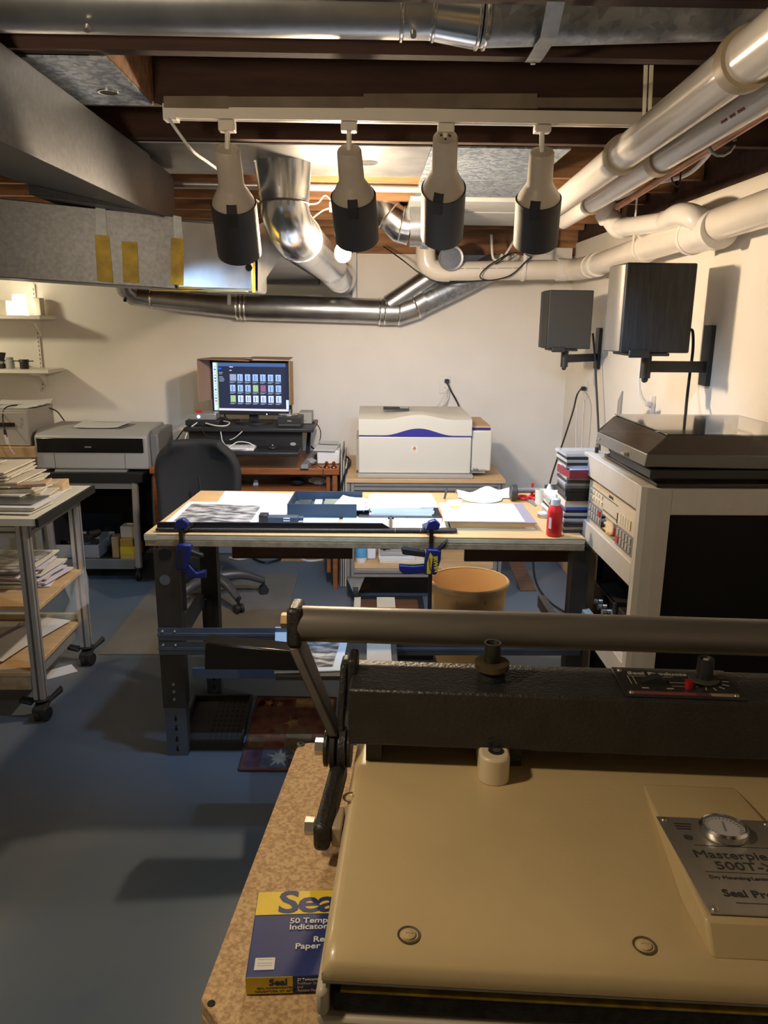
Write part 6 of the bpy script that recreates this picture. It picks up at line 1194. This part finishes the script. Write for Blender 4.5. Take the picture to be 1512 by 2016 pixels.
# ================================================================ DRY MOUNTING PRESS
pr=thing('mounting_press','heavy cream and black dry mounting press in the foreground','press')
PO=V(-.047,.673,bz); th=-4.2
c_,s_=math.cos(R_(th)),math.sin(R_(th))
pm=T(PO.x,PO.y,bz,th); pmi=pm.inverted()
def L(px,py,**k): return pmi@P(px,py,**k)
PW=2*L(1355,1545,z=bz+.1).x
with at_frame(pm):
    zt=.100; u0=.0; vb=.54
    # lower pan
    b=B(); r=.016
    outer=[(u0-.006,.0),(u0-.006+.012,-.008),(PW,-.008),(PW+.006,0),(PW+.006,vb),(u0-.006,vb)]
    b.prism([V(x,y,.012) for x,y in outer],(0,0,.016)); b.obj('lower_pan',M('cream_pan',(.48,.42,.32),.4,var=.05,scale=6),pr,bev=.004)
    b=B(); b.box((u0-.006,-.008,.0285),(u0+.008,vb,.062)); b.box((PW-.008,-.008,.0285),(PW+.006,vb,.062)); b.box((u0+.008,vb-.02,.0285),(PW-.008,vb,.062)); b.obj('pan_wall',M('cream_pan',(.48,.42,.32),.4),pr,bev=.006)
    for x,y in ((.08,.05),(PW-.08,.05),(.08,vb-.05),(PW-.08,vb-.05)): B().cyl((x,y,.0005),(x,y,.0115),.02,n=16).obj('foot',rubber,pr)
    B().box((u0+.012,.001,.0285),(PW-.012,vb-.03,.054)).obj('felt_pad',M('dark_felt',(.022,.022,.020),.95,var=.4,scale=60,bump=.6,bscale=260),pr,bev=.003)
    B().box((u0+.020,.0005,.0545),(PW-.02,vb-.03,.0580)).obj('yellow_sheet',M('yellow_felt_edge',(.36,.25,.03),.8,var=.3,scale=50),pr)
    B().box((u0+.004,.004,.0615),(PW-.004,vb-.03,.066)).obj('platen',M('platen_metal',(.045,.04,.035),.4,.5),pr)
    B().box((u0+.001,-.001,.0665),(PW-.001,vb-.025,.0685)).obj('platen_trim',nickel,pr)
    # upper housing with crown
    NU,NV=40,16
    def hz(u,v):
        z=zt-.012*max(0,(.03-v)/.03)**2-.010*max(0,(.012-u)/.012)**2-.010*max(0,(u-PW+.012)/.012)**2
        return z
    us=[0,.004,.009,.015]+[.015+(PW-.03)*i/NU for i in range(1,NU)]+[PW-.015,PW-.009,PW-.004,PW]; vs_=[0,.005,.012,.021,.032]+[.032+(vb-.06)*i/NV for i in range(1,NV+1)]
    b=B(); g=[[b.v((u,v,hz(u,v))) for v in vs_] for u in us]; lo=[[b.v((u,v,.069)) for v in vs_] for u in us]
    for i in range(len(us)-1):
        for j in range(len(vs_)-1): b.f([g[i][j],g[i+1][j],g[i+1][j+1],g[i][j+1]]); 
        b.f([lo[i][0],lo[i+1][0],g[i+1][0],g[i][0]]); b.f([lo[i][-1],g[i][-1],g[i+1][-1],lo[i+1][-1]])
    for j in range(len(vs_)-1): b.f([lo[0][j],g[0][j],g[0][j+1],lo[0][j+1]]); b.f([lo[-1][j],lo[-1][j+1],g[-1][j+1],g[-1][j]])
    b.obj('upper_housing',creamp,pr,sharp=60)
    # raised wedge carrying the name plate
    W=lambda px,py,h=0:L(px,py,z=bz+zt+h)
    w0=W(1262,1545); w1=W(1402,1888); wR=PW-w0.x; hgt=.030
    pA=W(1312,1628,.022); pB=W(1390,1792,.034)
    cxm=PW/2
    def mir(p): return V(2*cxm-p.x,p.y,p.z)
    bl_=V(w0.x,w0.y,zt-.001); blf=V(w1.x,w1.y,zt-.002); tp=V(w0.x+.006,w0.y+.004,zt); tf=V(w1.x-.002,pB.y-.008,zt+.030)
    blm=W(1336,1766); blm.z=zt-.001; b=B(); pts=[bl_,tp,tf,blf,blm]; L4=[b.v(p) for p in pts]; R4=[b.v(mir(p)) for p in pts]
    b.f([L4[0],L4[1],R4[1],R4[0]]); b.f([L4[1],L4[2],R4[2],R4[1]]); b.f([L4[2],L4[3],R4[3],R4[2]]); 
    for Q in (L4,R4): b.f([Q[0],Q[1],Q[2]]); b.f([Q[0],Q[2],Q[4]]); b.f([Q[4],Q[2],Q[3]])
    b.f([L4[0],R4[0],R4[4],R4[3],L4[3],L4[4]])
    b.obj('plate_wedge',creamp,pr,bev=.006)
    # name plate on sloping face
    sx_=V(1,0,0); sy_=(tp-tf).normalized()
    o=tf.lerp(tp,.02)+V(.006,0,.0012); slen=(tp-tf).length
    plw=2*(cxm-o.x); nm=basis(o,sx_,sy_)
    pm_=M('brushed_plate',(.40,.37,.32),.38,.7,var=.06,scale=40,stretch=(1,.1,1))
    ink=M('plate_ink',(.035,.032,.03),.5)
    with at_frame(nm):
        plh=slen*.66
        B().box((0,0,0),(plw,plh,.0014)).obj('name_plate',pm_,pr,bev=.0005)
        for x,y in ((.008,.008),(.008,plh-.008),(plw-.008,.008),(plw-.008,plh-.008)): B().sphere((x,y,.0014),.0046,10,(1,1,.6)).obj('rivet',nickel,pr)
        gx,gy=.070,plh-.036
        gx=plw/2
        B().lathe([(.029,.001),(.030,.004),(.030,.010),(.027,.013),(.0255,.012)],Matrix.Translation((gx,gy,.001)),36,False).obj('gauge_bezel',seam,pr); B().lathe([(.0005,.009),(.026,.009)],Matrix.Translation((gx,gy,.001)),36,False).obj('gauge_face',M('gauge_face',(.55,.52,.52),.4),pr)
        B().lathe([(.0005,.0125),(.0256,.0125)],Matrix.Translation((gx,gy,.001)),36,False).obj('gauge_glass',M('gauge_glass',(.8,.8,.85),.03,alpha=.18,spec=1.0),pr)
        b=B()
        for k in range(22): a=R_(-40+k*12.4); b.bar((gx+.019*math.cos(a),gy+.019*math.sin(a),.0103),(gx+.024*math.cos(a),gy+.024*math.sin(a),.0103),.0008,.0004)
        b.obj('gauge_ticks',ink,pr); B().bar((gx-.001,gy-.010,.0108),(gx+.003,gy+.013,.0108),.0014,.0005).obj('gauge_needle',ink,pr)
        tx=lambda x,y:Matrix.Translation((x,y,.0017))
        for y in (.110,.064): B().box((.028 if y>.1 else .022,plh*y/.165-.0004,.0014),(plw-.02,plh*y/.165+.0004,.0018)).obj('rule_line',ink,pr)
        k_=plh/.165
        text('lettering','Masterpiece',.0185*k_,tx(plw/2,.088*k_),ink,pr,bold=.0,align='CENTER',sx=1.0); text('lettering','500T-X',.0185*k_,tx(plw/2,.069*k_),ink,pr,bold=.0001,align='CENTER',sx=1.05)
        text('lettering','Dry Mounting/Laminating Press',.0068*k_,tx(plw/2,.053*k_),ink,pr,align='CENTER',sx=1.0); text('lettering','Seal Products',.0145*k_,tx(plw/2,.026*k_),ink,pr,bold=.0003,align='CENTER',sx=1.0); B().box((plw*.24,.0165*k_,.0014),(plw*.76,.0175*k_,.0017)).obj('fine_print',ink,pr)
        B().lathe([(.004,0),(.0055,0),(.0055,.0004),(.004,.0004)],Matrix.Translation((.026,.124*k_,.0015)),20,False).obj('approval_mark',ink,pr); text('lettering','CSA',.0035,tx(.0228,.1228*k_),ink,pr,bold=.0002)
        for k in range(3): B().box((.018,(.150-k*.005)*k_,.0014),(.040-.002*k,(.152-k*.005)*k_,.0017)).obj('fine_print',ink,pr)
    # screws in recesses
    for px,py in ((805,1841),(1269,1862),(692,1566)):
        q_=W(px,py); q_.z=hz(q_.x,q_.y)
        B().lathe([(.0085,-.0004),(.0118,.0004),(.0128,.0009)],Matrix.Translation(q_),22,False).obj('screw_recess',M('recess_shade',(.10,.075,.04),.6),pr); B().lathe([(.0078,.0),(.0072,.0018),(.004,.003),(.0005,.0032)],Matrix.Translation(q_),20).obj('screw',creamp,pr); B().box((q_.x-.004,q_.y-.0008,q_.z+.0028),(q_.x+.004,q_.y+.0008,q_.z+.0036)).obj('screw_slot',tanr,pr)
    # hinge lug
    q_=W(974,1549); lug=[(q_.x+.022*math.cos(R_(a)),q_.y+.018+.018*math.sin(R_(a))) for a in range(180,361,20)]+[(q_.x+.022,q_.y+.085),(q_.x-.022,q_.y+.085)]
    b=B(); b.prism([V(x,y,zt-.002) for x,y in lug],(0,0,.044)); b.obj('lift_lug',M('cream_lug',(.66,.56,.38),.38),pr,bev=.004)
    B().lathe([(.0005,.0002),(.0105,.0004),(.0115,.001)],Matrix.Translation((q_.x+.002,q_.y+.026,zt+.0422)),22,False).obj('lug_hole',dark,pr); B().lathe([(.0005,.0012),(.006,.001)],Matrix.Translation((q_.x+.003,q_.y+.026,zt+.0425)),16,False).obj('lug_screw',nickel,pr)
    m2=V(2*cxm-q_.x,q_.y,0); b=B(); b.prism([V(2*cxm-x,y,zt-.002) for x,y in lug],(0,0,.044)); b.obj('lift_lug',M('cream_lug',(.66,.56,.38),.38),pr,bev=.004)
    # cross beam
    v0=L(685,1357,z=bz+.228).y; v1=L(695,1297,z=bz+.228).y
    u_l=L(685,1357,z=bz+.228).x
    zb0=max(zt+.02,L(690,1466,y=(pm@V(u_l,v0,0)).y).z); 
    bt0,bt1=zb0,.228
    b=B().hexa([(u_l,v0,bt0),(PW-u_l,v0,bt0),(PW-u_l,v1,bt0),(u_l,v1,bt0),(u_l,v0,bt1),(PW-u_l,v0,bt1),(PW-u_l,v1,bt1),(u_l,v1,bt1)]); b.obj('cross_beam',ironm,pr,bev=.004)
    for uu in (.03,PW/2-.25,PW/2+.25,PW-.03): B().box((uu-.012,v0+.02,zt+.001),(uu+.012,v1-.02,bt0-.0005)).obj('pressure_pad',ironm,pr)
    B().box((.012,v1-.012,zt+.0015),(PW-.012,v1-.004,bt0-.0005)).obj('light_block_plate',ironm,pr)  # unseen plate added to block light leaking under the beam from behind
    # pressure adjusting screw on beam
    Wb=lambda px,py:L(px,py,z=bz+bt1)
    q_=Wb(970,1352)
    q_.y=(v0+v1)/2
    for uu in (q_.x,PW-q_.x):
        M_=Matrix.Translation((uu,q_.y,bt1))
        B().lathe([(.021,.0005),(.021,.010),(.017,.011),(.017,.016)],M_,26).obj('screw_collar',ironm,pr); B().lathe([(.023,.0165),(.026,.018),(.026,.027),(.023,.0285),(.012,.0285)],M_,28).obj('lock_nut',M('bronze_nut',(.12,.09,.05),.4,.6),pr); B().lathe([(.0115,.0285),(.0125,.030),(.0125,.058),(.0105,.058),(.0085,.052),(.0005,.052)],M_,24).obj('adjusting_screw',M('black_knurl',(.03,.029,.026),.4,.3),pr)
    # control panel
    a=Wb(1198,1318); c=Wb(1238,1372); d_=Wb(1466,1377); e_=Wb(1425,1325)
    cx0,cx1=Wb(1218,1345).x,Wb(1446,1350).x; cy0,cy1=v0+.006,v1-.004
    cp0=V(cx0,cy0,bt1+.0004); cw_,chh=cx1-cx0,cy1-cy0
    with at_frame(Matrix.Translation(cp0)):
        B().box((0,0,0),(cw_,chh,.0022)).obj('control_panel',M('control_plate',(.035,.034,.032),.3,.3),pr,bev=.0006)
        pk=M('panel_print',(.42,.40,.36),.5)
        B().box((.012,.006,.0022),(cw_*.60,.015,.0026)).obj('red_band',M('dull_red_band',(.22,.055,.055),.4),pr); B().box((cw_*.60,.006,.0022),(cw_*.72,.015,.0026)).obj('red_band',M('dull_brown_band',(.10,.04,.03),.4),pr); B().box((cw_*.72,.006,.0022),(cw_-.012,.015,.0026)).obj('pale_band',M('dull_tan_band',(.30,.22,.17),.4),pr)
        text('lettering','Seal Products',.0125,Matrix.Translation((.02,chh-.024,.0024)),pk,pr,bold=.0003,sx=1.3); B().box((.02,chh-.030,.0022),(.085,chh-.029,.0025)).obj('rule_line',pk,pr)
        rk_=cw_*.30; B().box((rk_-.020,chh*.40,.0022),(rk_+.018,chh*.40+.016,.005)).obj('switch_frame',blackm,pr); B().prism([(rk_-.018,chh*.40+.001,.005),(rk_+.016,chh*.40+.001,.005),(rk_+.016,chh*.40+.001,.008),(rk_+.006,chh*.40+.001,.014)],(0,.014,0)).obj('rocker_switch',blackm,pr)
        for k in range(2): B().box((rk_-.034+.007*k,chh*.40,.0022),(rk_-.033+.007*k,chh*.40+.028,.0025)).obj('panel_mark',pk,pr)
        for y in (.36,.48): B().box((rk_+.024,chh*y,.0022),(rk_+.05,chh*y+.001,.0025)).obj('panel_mark',pk,pr)
        B().box((rk_-.022,chh*.26,.0022),(rk_-.012,chh*.26+.003,.0025)).obj('panel_mark',pk,pr); B().box((rk_+.014,chh*.26,.0022),(rk_+.024,chh*.26+.003,.0025)).obj('panel_mark',pk,pr)
        B().cyl((cw_*.575,chh*.33,.0022),(cw_*.575,chh*.33,.014),.0065,n=18).obj('pilot_lamp',M('red_lens',(.32,.015,.02),.2),pr)
        kx,ky=cw_*.755,chh*.62
        B().lathe([(.020,.0022),(.022,.004),(.0215,.006),(.013,.007)],Matrix.Translation((kx,ky,0)),30).obj('dial_skirt',M('olive_black',(.06,.057,.045),.4),pr); B().lathe([(.0125,.007),(.0115,.038),(.0095,.038),(.008,.034),(.0005,.034)],Matrix.Translation((kx,ky,0)),24).obj('dial_knob',blackm,pr); B().cyl((kx,ky,.034),(kx,ky,.0362),.004,n=12).obj('dial_screw',tanr,pr)
        b=B()
        for a in range(-170,80,24): b.bar((kx+.026*math.cos(R_(a+20)),ky+.026*math.sin(R_(a+20)),.0024),(kx+.036*math.cos(R_(a+20)),ky+.034*math.sin(R_(a+20)),.0024),.0012,.0004)
        b.obj('dial_marks',pk,pr)
        for x,y in ((.010,.010),(cw_-.012,.010),(.010,chh-.012)): B().sphere((x,y,.0022),.004,8,(1,1,.7)).obj('panel_screw',nickel,pr)
        B().cyl((cw_-.03,chh-.014,.0022),(cw_-.03,chh-.014,.008),.005,n=12).obj('panel_button',blackm,pr)
    # handle bar and arms
    hc=L(590,1227,y=1.16); hz_=hc.z
    hr=L(1512,1259,y=1.12)
    B().cyl((hc.x,hc.y,hz_),(PW-hc.x,hc.y,hz_),.0285,n=32).obj('handle_bar',tubem,pr)
    hub=L(645,1470,y=1.08)
    for sgn,x in ((1,hc.x-.006),(-1,PW-hc.x+.006)):
        xx=x; o=-.010*sgn
        B().hexa([(xx-.011,hc.y-.032,hz_-.030),(xx+.011,hc.y-.032,hz_-.030),(xx+.011,hc.y+.032,hz_-.030),(xx-.011,hc.y+.032,hz_-.030),(xx-.011,hc.y-.026,hz_+.034),(xx+.011,hc.y-.026,hz_+.034),(xx+.011,hc.y+.026,hz_+.034),(xx-.011,hc.y+.026,hz_+.034)]).obj('handle_bracket',ironm,pr,bev=.006)
        B().lathe([(.013,0),(.013,.012)],axis_frame(V(xx-.011*sgn,hc.y,hz_+.004),V(xx-.03*sgn,hc.y,hz_+.004)),6).obj('handle_bolt',brass,pr)
        ex=hub.x+.012 if sgn>0 else PW-hub.x-.012
        lo=V(ex,hub.y,hub.z+.03); hi=V(xx,hc.y,hz_-.03)
        B().hexa([lo+V(-.008,-.024,0),lo+V(.008,-.024,0),lo+V(.008,.012,0),lo+V(-.008,.012,0),hi+V(-.009,-.030,0),hi+V(.009,-.030,0),hi+V(.009,.028,0),hi+V(-.009,.028,0)]).obj('lever_arm',M('worn_black_iron',(.045,.036,.026),.5,.3,var=.3,scale=25),pr,bev=.003)
        B().hexa([lo+V(.009*sgn-.006,-.01,0),lo+V(.009*sgn+.006,-.01,0),lo+V(.009*sgn+.006,.05,0),lo+V(.009*sgn-.006,.05,0),lo+V(.012*sgn-.006,.02,.10),lo+V(.012*sgn+.006,.02,.10),lo+V(.012*sgn+.006,.06,.10),lo+V(.012*sgn-.006,.06,.10)]).obj('link_plate',ironm,pr,bev=.004)
        B().box((min(ex+.02*sgn,ex+.034*sgn),hub.y-.005,hub.z+.09),(max(ex+.02*sgn,ex+.034*sgn),hub.y+.04,hub.z+.15)).obj('link_plate',ironm,pr,bev=.004)
        for k,(dx,rr,wd,mt) in enumerate(((-.016,.030,.006,ironm),(-.006,.034,.008,rubber),(.006,.034,.012,ironm),(.020,.030,.006,ironm))): 
            c=V(ex+dx*sgn,hub.y,hub.z); B().cyl(c,c+V(wd*sgn,0,0),rr,n=28).obj('pivot_disc',mt,pr,bev=.001)
        c=V(ex-.017*sgn,hub.y,hub.z); B().lathe([(.013,0),(.013,.014)],axis_frame(c,c+V(-1*sgn,0,0)),6).obj('pivot_bolt',nickel,pr)
        lb=L(637,1620,z=bz+.055); lx_=lb.x if sgn>0 else PW-lb.x
        B().hexa([(lx_-.012,lb.y-.03,.028),(lx_+.012,lb.y-.03,.028),(ex+.020,hub.y,.05),(ex-.004,hub.y,.05),(lx_-.012,lb.y-.03,.068),(lx_+.012,lb.y-.03,.068),(ex+.020,hub.y,hub.z-.01),(ex-.004,hub.y,hub.z-.01)]).obj('side_link',ironm,pr,bev=.008)
        c=V(lx_-.0125*sgn,lb.y-.004,.052); B().lathe([(.0125,0),(.0125,.013)],axis_frame(c,c+V(-1*sgn,0,0)),6).obj('link_bolt',nickel,pr)
        B().box((min(lx_+.013*sgn,lx_+.028*sgn),lb.y-.02,.03),(max(lx_+.013*sgn,lx_+.028*sgn),lb.y+.03,.062)).obj('side_boss',M('cream_boss',(.42,.33,.22),.4),pr,bev=.003)
        B().box((min(ex+.026*sgn,ex+.05*sgn),v0+.02,bt0+.01),(max(ex+.026*sgn,ex+.05*sgn),v0+.07,bt1-.01)).obj('beam_end',ironm,pr,bev=.003)
# ================================================================ LIGHT
def lamp(kind,name,loc,energy,col,**k):
    l=bpy.data.lights.new(name,kind); l.energy=energy; l.color=col
    for a,v in k.items(): setattr(l,a,v)
    o=bpy.data.objects.new(name,l); COL.objects.link(o); o.location=loc; return o
for i,(p,d) in enumerate(SPOTS):
    o=lamp('SPOT','spot_lamp',p,EN_SPOT[i],(.42,.66,1.0),spot_size=R_(108),spot_blend=.5,shadow_soft_size=.03)
    o.rotation_euler=d.to_track_quat('-Z','Y').to_euler()
# ceiling bulb in the room behind the photographer, left
lamp('POINT','room_lamp',(-.62,.72,1.86),EN_ROOM,(1.0,.80,.56),shadow_soft_size=.05)
lamp('POINT','far_left_lamp',(-2.9,4.2,1.95),EN_LEFT,(1.0,.90,.62),shadow_soft_size=.06)
lamp('POINT','shelf_glow',(P(38,600,y=5.03).x,5.03-.0,P(38,600,y=5.03).z),EN_SHELF,(1,.86,.62),shadow_soft_size=.03)
w=bpy.data.worlds.new('world'); bpy.context.scene.world=w; w.use_nodes=True; w.node_tree.nodes['Background'].inputs[0].default_value=(.5,.55,.65,1); w.node_tree.nodes['Background'].inputs[1].default_value=.02
# ---------------------------------------------------------------- put each Empty at the base of its parts
for o in ROOTS:
    if o.type=='EMPTY':
        ps=[c.matrix_local@v.co for c in o.children if c.type=='MESH' for v in c.data.vertices]
        if ps:
            b0=V((min(p.x for p in ps)+max(p.x for p in ps))/2,(min(p.y for p in ps)+max(p.y for p in ps))/2,min(p.z for p in ps))
            for c in o.children: c.matrix_parent_inverse=Matrix.Translation(-b0)
            o.location=b0
    else:
        vs=[v.co for v in o.data.vertices]; b0=V((min(p.x for p in vs)+max(p.x for p in vs))/2,(min(p.y for p in vs)+max(p.y for p in vs))/2,min(p.z for p in vs))
        o.data.transform(Matrix.Translation(-b0)); o.location=b0
sc=bpy.context.scene; sc.view_settings.view_transform='Standard'; sc.view_settings.look='None'; sc.view_settings.exposure=EXPO; sc.view_settings.gamma=1.0
try: sc.view_settings.use_curve_mapping=False
except Exception: pass
sc.cycles.max_bounces=8; sc.cycles.transparent_max_bounces=12; sc.cycles.sample_clamp_indirect=6; sc.cycles.use_denoising=True
